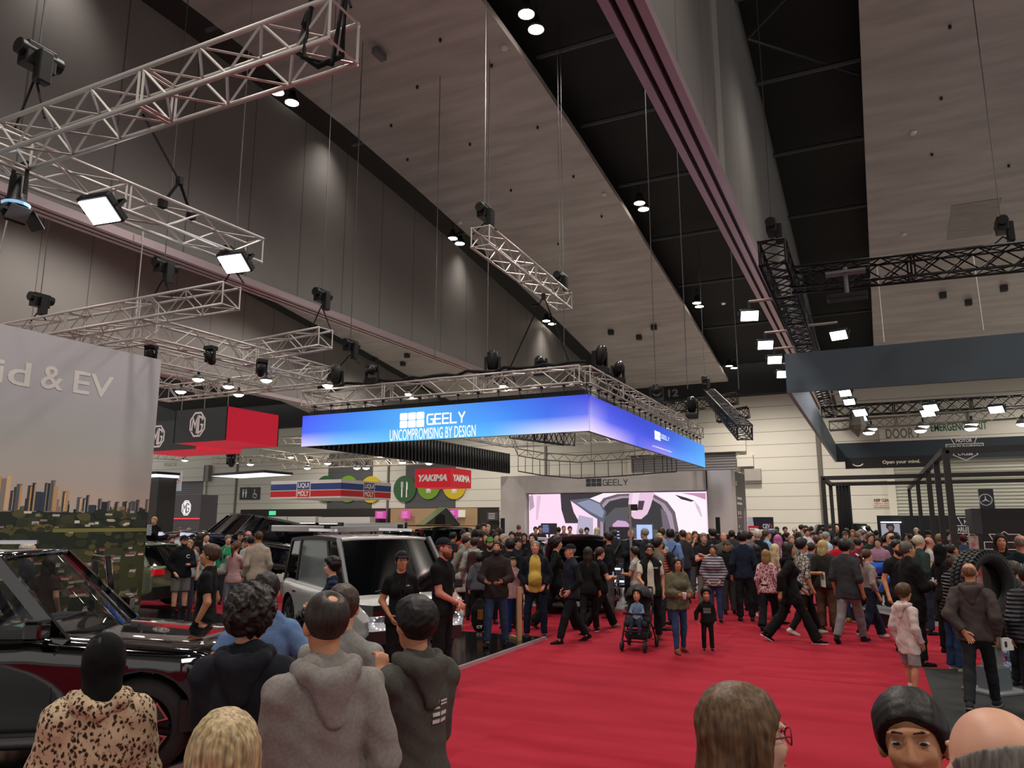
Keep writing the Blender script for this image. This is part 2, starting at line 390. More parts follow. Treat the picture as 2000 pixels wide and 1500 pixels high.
# small fittings on the panels
def fit(px, py, kind, label):
    p = pC(px, py, -.001)
    if kind == 's': mb = MB(); mb.lathe([(.13, 0), (.13, -.05), (.09, -.1), (.001, -.11)], 10); o = mb.build('smoke_detector', WHITE)
    elif kind == 'b': o = MB().box((0, 0, -.16), (.35, .35, .32)).build('ceiling_speaker', mat('dark box', '#3a3a3a', .7), bevel=.03)
    else: mb = MB(); mb.lathe([(.05, 0), (.05, -.1), (.001, -.12)], 8); o = mb.build('sprinkler_head', mat('dark metal', '#29292b', .5))
    o.location = p; tag(o, label, {'s': 'detector', 'b': 'speaker'}.get(kind, 'sprinkler'), {'s': 'detectors on the grey panel', 'b': 'speaker boxes on the panels'}.get(kind, 'sprinklers on the grey panel'))
for i, (x, y) in enumerate(((985, 92), (1180, 378), (898, 434), (1413, 592), (1783, 258), (1765, 457))): fit(x, y, 's', 'small white round detector stuck on a grey ceiling panel')
for i, (x, y) in enumerate(((1193, 645), (1248, 655), (1277, 635), (1841, 572), (1891, 586), (1960, 558), (733, 699), (787, 707), (795, 691))): fit(x, y, 'b', 'little square box fixed under a grey ceiling panel far back')
for i, (x, y) in enumerate(((815, 168), (860, 76), (1050, 247), (918, 280), (1120, 343), (998, 370), (960, 126), (764, 243), (1090, 475), (1175, 421), (796, 310), (1855, 50), (1838, 190), (1820, 300), (1970, 322))): fit(x, y, 'd', 'tiny dark sprinkler head on a grey ceiling panel')
# the projector-like box and the camera
p = pC(741, 95, -.02); t = thing('ceiling_projector', 'grey box fitting hanging under the wide grey ceiling panel', 'fitting', p)
MB().box((0, 0, -.2), (.25, .55, .25)).build('housing', GREY, t, bevel=.03); MB().tube((0, .0, -.12), (0, 0, .0), .05).build('stem', BLK, t)
p = pX(1305, 214, X2 - .95); t = thing('security_camera', 'grey dome camera on an arm beside the long track rail', 'camera', p)
MB().tube((.58, 0, .1), (0, 0, .06), .05).build('mounting_arm', GREY, t); MB().lathe([(.05, .16), (.14, .1), (.16, -.02), (.1, -.14), (.001, -.18)], 12).build('dome', mat('camera dome', '#8a8c90', .25), t, True)
p = pC(1900, 430, -.006); MB().box((0, 0, 0), (1.9, 3.4, .01)).build('x', M_SOFF)
o = bpy.data.objects['x']; o.name = 'ceiling_patch'; o.location = (p.x, p.y, zc(p.y) - .01); o.rotation_euler = (math.atan2(zc(p.y + 1) - zc(p.y - 1), 2), 0, 0); o.data.materials[0] = mat('patched board', '#a5a29c', .5, tex=t_noise(lin('#8f8c86') + (1,), 2, 6, (.5, 4, 1))); S(o)
# ================================================================ people: signed-distance bodies turned into one smooth surface
V3 = lambda *a: np.array(a, float)
def rotx(a): c, s = math.cos(a), math.sin(a); return np.array([[1, 0, 0], [0, c, -s], [0, s, c]])
def roty(a): c, s = math.cos(a), math.sin(a); return np.array([[c, 0, s], [0, 1, 0], [-s, 0, c]])
def rotz_(a): c, s = math.cos(a), math.sin(a); return np.array([[c, -s, 0], [s, c, 0], [0, 0, 1]])
I3 = np.eye(3)
class Prim:
    """a tapered capsule a(r1) -> b(r2); seen through frame A with side scale sc (x, y); or an ellipsoid (b is None, r1 = radii)"""
    def __init__(s, a, b, r1, r2=None, A=None, sc=None, k=.02, flat=False):
        s.a = np.array(a, float); s.b = None if b is None else np.array(b, float); s.r1 = r1; s.r2 = r1 if r2 is None else r2; s.A = A; s.sc = sc; s.k = k; s.flat = flat
    def bounds(s, pad):
        if s.b is None:
            r = max(s.r1) + pad; return s.a - r, s.a + r
        m = max(s.r1, s.r2) * (max(1., max(s.sc)) if s.sc else 1.) + pad
        return np.minimum(s.a, s.b) - m, np.maximum(s.a, s.b) + m
    def d(s, P):
        q = P - s.a
        if s.b is None:
            if s.A is not None: q = q @ s.A
            r = np.array(s.r1); return (np.sqrt(((q / r) ** 2).sum(-1)) - 1) * r.min()
        ba = s.b - s.a
        if s.A is not None:
            q = q @ s.A; ba = ba @ s.A
            if s.sc: w = np.array([1 / s.sc[0], 1 / s.sc[1], 1.]); q = q * w; ba = ba * w
        L = max(1e-9, (ba * ba).sum()); t0 = (q @ ba) / L; t = np.clip(t0, 0, 1)
        e = q - t[..., None] * ba; dd = np.sqrt((e * e).sum(-1)) - (s.r1 + (s.r2 - s.r1) * t)
        if s.flat: dd = np.maximum(dd, (t0 - 1) * math.sqrt(L))
        return dd
class Field:
    def __init__(s, prims, h, pad=None):
        pad = pad or 2.5 * h; s.h = h
        bb = [p.bounds(pad) for p in prims]; s.o = np.min([b[0] for b in bb], 0); hi = np.max([b[1] for b in bb], 0)
        s.n = np.maximum(4, np.ceil((hi - s.o) / h).astype(int) + 1); s.f = np.full(s.n, .5)
        s.ax = [s.o[i] + h * np.arange(s.n[i]) for i in range(3)]
        for p in prims: s.add(p)
    def sub(s, lo, hi):
        a = np.clip(np.floor((lo - s.o) / s.h).astype(int), 0, s.n - 1); b = np.clip(np.ceil((hi - s.o) / s.h).astype(int) + 1, 1, s.n)
        sl = tuple(slice(a[i], b[i]) for i in range(3))
        g = np.stack(np.meshgrid(*[s.ax[i][sl[i]] for i in range(3)], indexing='ij'), -1); return sl, g
    def add(s, p, op='u', pad=None):
        lo, hi = p.bounds(pad or max(p.k, 2.2 * s.h) * 1.6); sl, g = s.sub(lo, hi)
        if 0 in g.shape: return s
        d = p.d(g); f = s.f[sl]; k = p.k
        if op == 'u':
            h = np.clip(.5 + .5 * (f - d) / k, 0, 1); s.f[sl] = f + (d - f) * h - k * h * (1 - h)
        else:
            h = np.clip(.5 - .5 * (f + d) / k, 0, 1); s.f[sl] = f + (-d - f) * h + k * h * (1 - h)
        return s
    def cut(s, p, n):
        """keep the side that n points away from"""
        n = np.array(n, float); n /= np.linalg.norm(n)
        e = n[0] * (s.ax[0] - p[0])[:, None, None] + n[1] * (s.ax[1] - p[1])[None, :, None] + n[2] * (s.ax[2] - p[2])[None, None, :]
        s.f = np.maximum(s.f, e); return s
    def fn(s, g):
        G = np.stack(np.meshgrid(*s.ax, indexing='ij'), -1); s.f = g(s.f, G); return s
    def wrinkle(s, amp, seed=0., fr=1.):
        x, y, z = (a * fr for a in s.ax); x = x[:, None, None]; y = y[None, :, None]; z = z[None, None, :]
        w = np.sin(23 * z + 9 * x + 2.2 * np.sin(13 * y + 17 * x + seed) + seed) + .8 * np.sin(37 * x - 19 * z + 3 * np.sin(11 * z + seed)) * np.sin(29 * y + 11 * z + 2 * seed) + .5 * np.sin(61 * z + 31 * x + 4 * np.sin(23 * y))
        s.f = s.f + amp * w; return s
    def mesh(s):
        f, h = s.f, s.h; ins = f < 0; n = s.n - 1
        c = [ins[i:i + n[0], j:j + n[1], k:k + n[2]] for i in (0, 1) for j in (0, 1) for k in (0, 1)]
        cnt = sum(x.astype(np.int8) for x in c); act = np.argwhere((cnt > 0) & (cnt < 8))
        if len(act) == 0: return np.zeros((0, 3)), np.zeros((0, 4), int)
        idx = np.full(n, -1, int); idx[tuple(act.T)] = np.arange(len(act))
        pos = np.zeros((len(act), 3)); w = np.zeros(len(act))
        for ax in range(3):
            o1, o2 = [x for x in range(3) if x != ax]
            for u in (0, 1):
                for v in (0, 1):
                    a = act.copy(); a[:, o1] += u; a[:, o2] += v; b = a.copy(); b[:, ax] += 1
                    fa = f[tuple(a.T)]; fb = f[tuple(b.T)]; m = (fa < 0) != (fb < 0)
                    t = np.where(m, fa / np.where(m, fa - fb, 1), 0); p = a.astype(float); p[:, ax] += t
                    pos += p * m[:, None]; w += m
        verts = s.o + h * pos / w[:, None]; F = []
        for ax in range(3):
            o1, o2 = [(1, 2), (2, 0), (0, 1)][ax]
            lo = [slice(None)] * 3; hi = [slice(None)] * 3; lo[ax] = slice(0, -1); hi[ax] = slice(1, None)
            a, b = ins[tuple(lo)], ins[tuple(hi)]; e = np.argwhere(a != b)
            e = e[(e[:, o1] > 0) & (e[:, o2] > 0) & (e[:, o1] < n[o1]) & (e[:, o2] < n[o2])]
            if not len(e): continue
            q = []
            for u, v in ((-1, -1), (0, -1), (0, 0), (-1, 0)):
                cc = e.copy(); cc[:, o1] += u; cc[:, o2] += v; q.append(idx[tuple(cc.T)])
            q = np.stack(q, 1); flip = b[tuple(e.T)]; q[flip] = q[flip][:, ::-1]; F.append(q)
        F = np.concatenate(F); return verts, F[(F >= 0).all(1)]
def field_obj(name, fld, m, parent, extra=None):
    v, f = fld.mesh() if fld is not None else (np.zeros((0, 3)), np.zeros((0, 4), int))
    if extra:
        for ev, ef in extra: f = np.concatenate([f, ef + len(v)]) if len(f) else ef + len(v); v = np.concatenate([v, ev])
    if not len(f): return None
    me = bpy.data.meshes.new(name); nv, nf = len(v), len(f)
    me.vertices.add(nv); me.vertices.foreach_set('co', v.astype(np.float32).ravel()); me.loops.add(nf * 4); me.loops.foreach_set('vertex_index', f.astype(np.int32).ravel())
    me.polygons.add(nf); me.polygons.foreach_set('loop_start', np.arange(0, nf * 4, 4, dtype=np.int32)); me.polygons.foreach_set('loop_total', np.full(nf, 4, dtype=np.int32))
    me.polygons.foreach_set('use_smooth', np.ones(nf, bool)); me.materials.append(m); me.update(calc_edges=True); me.validate()
    o = bpy.data.objects.new(name, me); COL.objects.link(o); o.parent = parent; return o
# ---------------------------------------------------------------- hands (palm, four fingers of different lengths, a thumb from the palm's side)
_hands = {}
def hand_mesh(curl, vox=.0045):
    key = (curl, vox)
    if key in _hands: return _hands[key]
    P = [Prim((0, 0, 0), (0, 0, .085), .030, .040, I3, (1, .42), .012), Prim((0, 0, -.03), (0, 0, .02), .026, .028, I3, (1, .75), .015)]
    for x, L, sp in ((-.030, .078, -.05), (-.010, .092, -.01), (.011, .086, .03), (.030, .066, .09)):
        p = V3(x, 0, .088); a = curl * .55; L1, L2, L3 = L * .45, L * .32, L * .24
        for Ls, da, r in ((L1, 0, .0092), (L2, curl * .8, .0082), (L3, curl * .6, .0074)):
            a += da; q = p + Ls * V3(math.sin(sp), math.sin(a), math.cos(a) * math.cos(sp)); P.append(Prim(p, q, r, r * .93, k=.004)); p = q
    p = V3(-.028, .006, .025); q = p + V3(-.030, .014, .032); t = q + V3(-.008, .012 + .012 * curl, .034)
    P += [Prim(p, q, .014, .0115, k=.01), Prim(q, t, .0105, .0085, k=.004)]
    _hands[key] = Field(P, vox).mesh(); return _hands[key]
def put_hand(w, d, palm, left, s, curl, fine=True):
    """hand at wrist w along direction d, palm facing `palm`"""
    v, f = hand_mesh(curl, .0045 if fine else .008); v = v.copy() * s; z = d / np.linalg.norm(d); y = palm - z * (palm @ z); y /= max(1e-6, np.linalg.norm(y)); x = np.cross(y, z)
    if left: v[:, 0] *= -1; f = f[:, ::-1]
    return w + v[:, :1] * x + v[:, 1:2] * y + v[:, 2:] * z, f
# ---------------------------------------------------------------- skeleton
ARMS = {  # wrist target from the shoulder in the torso's frame (x outward, y forward, z up), elbow hint, palm direction, finger curl
    'down': ((.07, .05, -.50), (.3, -.8, -.1), (-1, .2, 0), .5), 'swingf': ((.06, .24, -.44), (.3, -.8, -.2), (-1, 0, .2), .6), 'swingb': ((.06, -.20, -.46), (.4, -.6, 0), (-1, 0, .1), .6),
    'pocket': ((.0, .10, -.44), (.7, -.8, 0), (-1, -.3, 0), .4), 'hips': ((.02, .06, -.40), (1., -.6, 0), (-1, 0, 0), .7), 'clasp': ((-.155, .21, -.40), (.6, -.5, -.3), (-.6, -.8, 0), .7),
    'phone': ((-.10, .30, -.12), (.5, -.1, -1), (-.3, -1, .3), .8), 'phonelow': ((-.09, .28, -.26), (.6, -.2, -1), (-.3, -.6, .7), .8), 'fold': ((-.22, .20, -.24), (.9, .1, -.6), (-.3, -1, 0), .5),
    'face': ((-.08, .20, .08), (.5, .3, -1), (-.4, -1, 0), .9), 'raise': ((-.02, .26, .05), (.6, .2, -1), (-.5, .8, .2), .75), 'chest': ((-.20, .22, -.14), (.8, .2, -.8), (-.4, -1, 0), .9),
    'push': ((.02, .36, -.30), (.4, -.6, -.8), (0, .3, -1), .9), 'hold': ((-.04, .28, -.30), (.5, -.5, -.8), (-1, 0, .4), .9), 'gesture': ((-.03, .30, -.30), (.7, -.4, -.7), (-.5, -.2, .9), .45),
    'reach': ((.06, .34, -.34), (.4, -.5, -.8), (-1, 0, -.3), .6), 'side': ((.16, .06, -.47), (.6, -.5, 0), (-1, 0, 0), .5), 'bag': ((.05, .0, -.49), (.4, -.7, 0), (-1, 0, 0), 1.1), 'back': ((-.06, -.14, -.44), (.9, -.4, 0), (0, -1, 0), .6), 'wave': ((.05, .30, -.02), (.5, .1, -1), (-.8, -.4, .2), .5),
    'lap': ((-.05, .26, -.30), (.7, -.3, -.5), (0, .1, -1), .5)}
LEGS = {  # (thigh flexion, knee bend, outward) right, left
    'stand': ((2, 3, 3), (0, 2, 3)), 'relax': ((6, 10, 4), (-1, 1, 4)), 'wide': ((2, 3, 8), (2, 3, 8)), 'walk': ((22, 6, 1), (-16, 16, 1)), 'walk2': ((-16, 16, 1), (22, 6, 1)), 'stride': ((28, 5, 1), (-22, 20, 1)), 'stride2': ((-22, 20, 1), (28, 5, 1)),
    'close': ((1, 2, 1), (1, 2, 1)), 'sit': ((86, 78, 7), (84, 70, 7)), 'step': ((14, 8, 5), (-6, 4, 5)), 'step2': ((-6, 4, 5), (14, 8, 5))}
SKIN = {'l': '#d2a086', 'm': '#b98462', 'o': '#c48d6b', 'd': '#6e4630', 'k': '#4a2f22', 'r': '#cf8f79', 'p': '#dcae96'}
def skel(h=1.75, g='m', build=1., lean=0., side=0., hyaw=0., hpitch=0., hroll=0., legs='stand', armR='down', armL='down', twist=0., **_):
    s = h / 1.75; kid = h < 1.45; hm = (.212 / .24) / s * (1 + .1 * (1.45 - h)) if kid else (.98 if g == 'f' else 1.); q = (1.75 - .30 * hm) / 1.45
    J = dict(s=s, hm=hm, kid=kid); lz = q
    P = V3(0, 0, 0); T = rotz_(twist) @ rotx(-R(lean)) @ roty(R(side)); J['T'] = T; sw = {'m': .166, 'f': .144}.get(g, .155) * (1. if not kid else .9)
    J['sw'] = sw; at = lambda x, y, z: P + T @ (V3(x, y, z * q))
    J['P'] = P; J['at'] = at; J['neck'] = at(0, -.01, .56); J['sh'] = {sg: at(sg * sw, -.012, .462) for sg in (1, -1)}
    Hd = T @ rotx(R(lean) * .6) @ rotz_(-R(hyaw)) @ rotx(-R(hpitch)) @ roty(R(hroll)); J['Hd'] = Hd; J['hc'] = J['neck'] + T @ rotx(R(lean) * .6) @ V3(0, .025, .02) + Hd @ V3(0, .0, .135 * hm)
    for i, sg in enumerate((1, -1)):
        a, b, o = LEGS[legs][i]; hip = P + V3(sg * .088, 0, -.03); a, b, o = R(a), R(b), R(o)
        dv = lambda t, oo=o: V3(sg * math.sin(oo), math.sin(t) * math.cos(oo), -math.cos(t) * math.cos(oo))
        kn = hip + .425 * lz * dv(a); an = kn + .41 * lz * dv(a - b, o * .3); J['leg', sg] = (hip, kn, an); J['fp', sg] = max(0., -(a - b) - R(8)) * .9
    for sg, nm in ((1, armR), (-1, armL)):
        tg, hint, palm, curl = ARMS[nm] if isinstance(nm, str) else nm
        o = J['sh'][sg]; w = o + T @ V3(sg * tg[0], tg[1], tg[2] * (q if tg[2] < 0 else 1)); L1, L2 = .285 * q, .25 * q; d = w - o; D = np.linalg.norm(d)
        if D > (L1 + L2) * .995: w = o + d * (L1 + L2) * .995 / D; d = w - o; D = np.linalg.norm(d)
        if D < .06: D = .06
        ca = (L1 * L1 + D * D - L2 * L2) / (2 * L1 * D); u = d / D; hv = T @ V3(sg * hint[0], hint[1], hint[2]); hv = hv - u * (hv @ u); hv /= max(1e-6, np.linalg.norm(hv))
        e = o + u * L1 * ca + hv * L1 * math.sqrt(max(0, 1 - ca * ca)); J['arm', sg] = (o, e, w, T @ V3(sg * palm[0], palm[1], palm[2]), curl)
    low = min(J['leg', sg][2][2] - .072 - .10 * math.sin(J['fp', sg]) * 0 for sg in (1, -1))
    J['dz'] = -low
    return J
def torso_prims(J, g, b, e=0., hem=None, k=.03, belly=0.):
    at, T, sw = J['at'], J['T'], J['sw']; hw = {'m': .158, 'f': .165}.get(g, .15) * b; ww = {'m': .142, 'f': .122}.get(g, .132) * b; cw = {'m': .158, 'f': .138}.get(g, .142) * b
    if J['kid']: hw *= .88; ww *= .92; cw *= .9
    L = [Prim(at(0, 0, -.03), at(0, .0, .14), hw + e, ww + e, T, (1, .70), k), Prim(at(0, 0, .14), at(0, 0, .37), ww + e, cw + e, T, (1, .66), k), Prim(at(0, -.005, .37), at(0, -.015, .46), cw + e, cw * .8 + e, T, (1, .6), k)]
    if belly: L.append(Prim(at(0, .06 + .04 * belly, .13), None, (.11 + .03 * belly + e, .08 + .05 * belly + e, .13 + e), None, T, None, .05))
    for s in (1, -1):
        L += [Prim(at(s * .05, -.012, .485), at(s * (sw - .008), -.012, .455), .052 * b ** .5 + e * .8, .053 * b ** .5 + e * .8, k=k), Prim(at(s * .03, -.02, .555), at(s * sw * .7, -.014, .488), .036 + e * .5, .040 + e * .5, k=k)]
        if g == 'f' and not J['kid']: L.append(Prim(at(s * .07, .072, .335), None, (.064 * b + e, .058 * b + e, .062 * b + e), None, T, None, .035))
    if hem is not None and hem < -.03: L.append(Prim(at(0, 0, 0), at(0, 0, hem), hw + e, hw + e * 1.1, T, (1, .72), k))
    return L
def arm_prims(J, sg, e=0., upto=2., b=1., k=.018, flat=True):
    o, el, w, _, _ = J['arm', sg]; b = b ** .5; kd = .84 if J['kid'] else 1.; L = []
    r = [.054 * b * kd, .043 * b * kd, .029 * kd]
    if upto <= 1: L.append(Prim(o, o + (el - o) * upto, r[0] + e, r[0] + (r[1] - r[0]) * upto + e, k=k, flat=flat))
    else:
        L.append(Prim(o, el, r[0] + e, r[1] + e, k=k)); t = upto - 1; L.append(Prim(el, el + (w - el) * t, r[1] + e, r[1] + (r[2] - r[1]) * t + e, k=k, flat=flat))
    return L
def leg_prims(J, sg, e=0., upto=2., b=1., k=.025, flat=True, flare=0.):
    hip, kn, an = J['leg', sg]; b = b ** .6; kd = .86 if J['kid'] else 1.; r = [.082 * b * kd, .056 * b * kd, .040 * kd]; L = []
    if upto <= 1: L.append(Prim(hip, hip + (kn - hip) * upto, r[0] + e, r[0] + (r[1] - r[0]) * upto + e + flare, k=k, flat=flat))
    else:
        L.append(Prim(hip, kn, r[0] + e, r[1] + e, k=k)); t = upto - 1; L.append(Prim(kn, kn + (an - kn) * t, r[1] + e, r[1] + (r[2] - r[1]) * t + e + flare, k=k, flat=flat))
        if t > .8: L.append(Prim(kn + (an - kn) * .25 - V3(0, .012, 0), None, (.05 * b * kd + e, .055 * b * kd + e, .1), None, None, None, .03))
    return L
def head_prims(J, detail):
    A, c, m = J['Hd'], J['hc'], J['hm']; h = lambda x, y, z: c + A @ (V3(x, y, z) * m); r = lambda *a: tuple(x * m for x in a)
    L = [Prim(h(0, -.014, .030), None, r(.076, .096, .090), None, A, None, .02), Prim(h(0, .026, -.038), None, r(.060, .066, .082), None, A, None, .02), Prim(h(0, .048, -.092), None, r(.036, .034, .030), None, A, None, .025),
         Prim(h(0, .086, .012), h(0, .106, -.028), .0085 * m, .0125 * m, k=.012), Prim(J['neck'] - J['T'] @ V3(0, 0, .04), h(0, -.012, -.06), .058 if not J['kid'] else .045, .052 * min(m, 1.1) if not J['kid'] else .045, k=.03)]
    for s in (1, -1): L.append(Prim(h(s * .077, -.004, -.012), None, r(.011, .024, .033), None, A @ rotz_(-s * .35), None, .008))
    if detail:
        L += [Prim(h(0, .096, -.034), None, r(.019, .014, .011), None, A, None, .01), Prim(h(0, .083, -.062), None, r(.027, .012, .011), None, A, None, .012)]
        for s in (1, -1): L += [Prim(h(s * .034, .070, -.022), None, r(.024, .02, .022), None, A, None, .02), Prim(h(s * .03, .081, .034), None, r(.024, .012, .008), None, A, None, .012)]
    return L, h, r, A
def hair_field(J, style, vox, vol=1.):
    A, c, m = J['Hd'], J['hc'], J['hm']; h = lambda x, y, z: c + A @ (V3(x, y, z) * m); r = lambda *a: tuple(x * m for x in a); t = {'buzz': .005, 'short': .015, 'crop': .010, 'curly': .036, 'thick': .026, 'bald': .004}.get(style, .016) * vol
    L = [Prim(h(0, -.018, .034), None, r(.077 + t, .097 + t, .089 + t), None, A, None, .02)]; n = A @ V3(0, .784, -.62)
    if style in ('curly', 'thick'): L.append(Prim(h(0, .02, .09), None, r(.066 + t * .3, .07, .035 + t * .4), None, A, None, .03))
    fld = Field(L + [Prim(h(0, -.1, -.42), None, (.03, .03, .03))] if style.startswith('long') else L + ([Prim(h(0, -.11, -.24), None, (.03, .03, .03))] if style in ('bob', 'pony', 'bun') else []), vox)
    fr = {'buzz': .072, 'bald': -.02}.get(style, .062)
    hp = h(0, .056, fr - .03)
    if style == 'bald': fld.cut(h(0, -.02, .035), A @ V3(0, .5, .86)); fld.cut(h(0, .03, 0), A @ V3(0, 1, -.2))
    else: fld.cut(hp, n)
    fld.cut(h(0, 0, -.095), A @ V3(0, 0, -1))
    add = []
    if style.startswith('long') or style in ('bob',):
        ln = {'long': -.34, 'longer': -.44}.get(style, -.13) 
        if style == 'bob': ln = -.14
        dn = J['T'] @ V3(0, 0, 1)
        p0 = h(0, -.045, .01); p1 = h(0, -.07, -.10); p2 = J['hc'] + J['T'] @ V3(0, -.085, ln)
        add = [Prim(p0, p1, .092 * m, .09 * m, A, (1, .66), .03), Prim(p1, p2, .088 * m, .062 * m, J['T'], (1.05, .52), .03)]
        for s in (1, -1): add.append(Prim(h(s * .07, .0, .02), h(s * .074, .0, max(ln, -.2)), .026 * m, .03 * m, k=.03))
    elif style == 'pony': add = [Prim(h(0, -.115, .03), h(0, -.15, -.02), .03 * m, .034 * m, k=.02), Prim(h(0, -.15, -.02), h(0, -.13, -.22), .034 * m, .018 * m, k=.02)]
    elif style == 'bun': add = [Prim(h(0, -.075, .125), None, r(.05, .05, .042), None, A, None, .012)]
    for p in add: fld.add(p)
    if style == 'bob' or style.startswith('long'):
        fld.add(Prim(h(0, .078, -.03), None, r(.067, .062, .098), None, A, None, .01), 's'); fld.add(Prim(h(0, .02, -.13), None, r(.05, .06, .07), None, A, None, .01), 's')
    if style == 'thin': fld.add(Prim(h(.01, -.075, .125), None, r(.034, .03, .03), None, A, None, .02), 's')
    if style == 'curly': fld.wrinkle(.0055, 1.3, 3.2)
    elif style in ('thick', 'short', 'long', 'longer', 'bob', 'pony', 'bun') and vox < .016: fld.wrinkle(.0016, .7, 2.6)
    return fld
# ---------------------------------------------------------------- cloth
def cloth(col, pat=None, c2=None):
    nm = 'cloth %s %s %s' % (col, pat or '', c2 or '')
    if nm in MATS: return MATS[nm]
    c2 = c2 or col; d2 = lin(c2) + (1,); base = lin(col)
    if pat is None:
        tx = t_noise(tuple(x * .8 for x in base) + (1,), 75, 4, bump=.1)
    elif pat == 'stripe':
        def tx(nt, b, c):
            v = coords(nt, 'Object', (1, 1, 16)); sp = node(nt, 'ShaderNodeSeparateXYZ'); nt.links.new(v, sp.inputs[0]); fr = node(nt, 'ShaderNodeMath', operation='FRACT'); nt.links.new(sp.outputs[2], fr.inputs[0])
            r = ramp(nt, [(.0, d2), (.36, d2), (.42, tuple(c)), (.94, tuple(c)), (1., d2)]); nt.links.new(fr.outputs[0], r.inputs[0]); nt.links.new(r.outputs[0], b.inputs['Base Color'])
    elif pat == 'puffer':
        def tx(nt, b, c):
            v = coords(nt, 'Object', (1, 1, 1)); wv = node(nt, 'ShaderNodeTexWave', i_Scale=6., i_Distortion=.5, bands_direction='Z'); nt.links.new(v, wv.inputs['Vector'])
            r = ramp(nt, [(0., tuple(x * .6 for x in c[:3]) + (1,)), (.3, tuple(c))]); nt.links.new(wv.outputs['Fac'], r.inputs[0]); nt.links.new(r.outputs[0], b.inputs['Base Color'])
            bp = node(nt, 'ShaderNodeBump', i_Strength=.9, i_Distance=.03); nt.links.new(wv.outputs['Fac'], bp.inputs['Height']); nt.links.new(bp.outputs['Normal'], b.inputs['Normal']); b.inputs['Roughness'].default_value = .5
    elif pat == 'leopard':
        def tx(nt, b, c):
            v = coords(nt, 'Object', (1, 1, .75)); ns = node(nt, 'ShaderNodeTexNoise', i_Scale=50., i_Detail=2.); nt.links.new(v, ns.inputs['Vector']); mx = node(nt, 'ShaderNodeMixRGB'); mx.inputs[0].default_value = .03; nt.links.new(v, mx.inputs[1]); nt.links.new(ns.outputs['Color'], mx.inputs[2])
            vo = node(nt, 'ShaderNodeTexVoronoi', i_Scale=52.); nt.links.new(mx.outputs[0], vo.inputs['Vector']); r = ramp(nt, [(.26, d2), (.40, lin('#8d745c') + (1,)), (.46, tuple(c))]); nt.links.new(vo.outputs['Distance'], r.inputs[0]); nt.links.new(r.outputs[0], b.inputs['Base Color'])
    elif pat == 'plaid':
        def tx(nt, b, c):
            v = coords(nt); sp = node(nt, 'ShaderNodeSeparateXYZ'); nt.links.new(v, sp.inputs[0]); acc = None
            for i, sc in ((0, 16), (2, 16)):
                m1 = node(nt, 'ShaderNodeMath', operation='MULTIPLY', i_1=float(sc)); nt.links.new(sp.outputs[i], m1.inputs[0]); fr = node(nt, 'ShaderNodeMath', operation='FRACT'); nt.links.new(m1.outputs[0], fr.inputs[0]); lt = node(nt, 'ShaderNodeMath', operation='LESS_THAN', i_1=.45); nt.links.new(fr.outputs[0], lt.inputs[0])
                if acc is None: acc = lt
                else: ad = node(nt, 'ShaderNodeMath', operation='ADD'); nt.links.new(acc.outputs[0], ad.inputs[0]); nt.links.new(lt.outputs[0], ad.inputs[1]); hv = node(nt, 'ShaderNodeMath', operation='MULTIPLY', i_1=.5); nt.links.new(ad.outputs[0], hv.inputs[0]); acc = hv
            r = ramp(nt, [(0., d2), (1., tuple(c))]); nt.links.new(acc.outputs[0], r.inputs[0]); nt.links.new(r.outputs[0], b.inputs['Base Color'])
    else:  # 'print': irregular two-colour pattern
        def tx(nt, b, c):
            v = coords(nt); vo = node(nt, 'ShaderNodeTexVoronoi', i_Scale=13., feature='DISTANCE_TO_EDGE'); nt.links.new(v, vo.inputs['Vector']); n2 = node(nt, 'ShaderNodeTexNoise', i_Scale=26.); nt.links.new(v, n2.inputs['Vector']); ad = node(nt, 'ShaderNodeMath', operation='MULTIPLY'); nt.links.new(vo.outputs['Distance'], ad.inputs[0]); nt.links.new(n2.outputs['Fac'], ad.inputs[1])
            r = ramp(nt, [(.03, d2), (.07, tuple(c)), (.11, tuple(c)), (.13, d2), (.16, tuple(c))]); nt.links.new(ad.outputs[0], r.inputs[0]); nt.links.new(r.outputs[0], b.inputs['Base Color'])
    return mat(nm, col, .9, spec=.25, tex=tx)
def skin_mat(k):
    c = SKIN[k]; return mat('skin ' + k, c, .48, spec=.4, tex=t_noise(tuple(x * .88 for x in lin(c)[:1]) + tuple(x * .8 for x in lin(c)[1:]) + (1,), 9, 3))
def hair_mat(c):
    def tx(nt, b, cc):
        v = coords(nt, 'Object', (60, 60, 5)); n = node(nt, 'ShaderNodeTexNoise', i_Scale=1.6, i_Detail=3.); nt.links.new(v, n.inputs['Vector']); r = ramp(nt, [(.35, tuple(x * .5 for x in cc[:3]) + (1,)), (.65, tuple(min(1, x * 1.35) for x in cc[:3]) + (1,))]); nt.links.new(n.outputs[0], r.inputs[0]); nt.links.new(r.outputs[0], b.inputs['Base Color'])
        bp = node(nt, 'ShaderNodeBump', i_Strength=.5, i_Distance=.004); nt.links.new(n.outputs['Fac'], bp.inputs['Height']); nt.links.new(bp.outputs['Normal'], b.inputs['Normal'])
    return mat('hair ' + c, c, .5, spec=.35, tex=tx)
EYEW = mat('eye white', '#b3aaa3', .3); EYED = mat('eye iris', '#20140f', .2); LIP = {}
def xz_face(fd, P):  # facing f degrees clockwise from «away from the viewer»
    v = Vector((P.x - O.x, P.y - O.y)).normalized(); a = -R(fd); d = Vector((v.x * math.cos(a) - v.y * math.sin(a), v.x * math.sin(a) + v.y * math.cos(a))); return math.atan2(d.y, d.x) - math.pi / 2
NP = 0
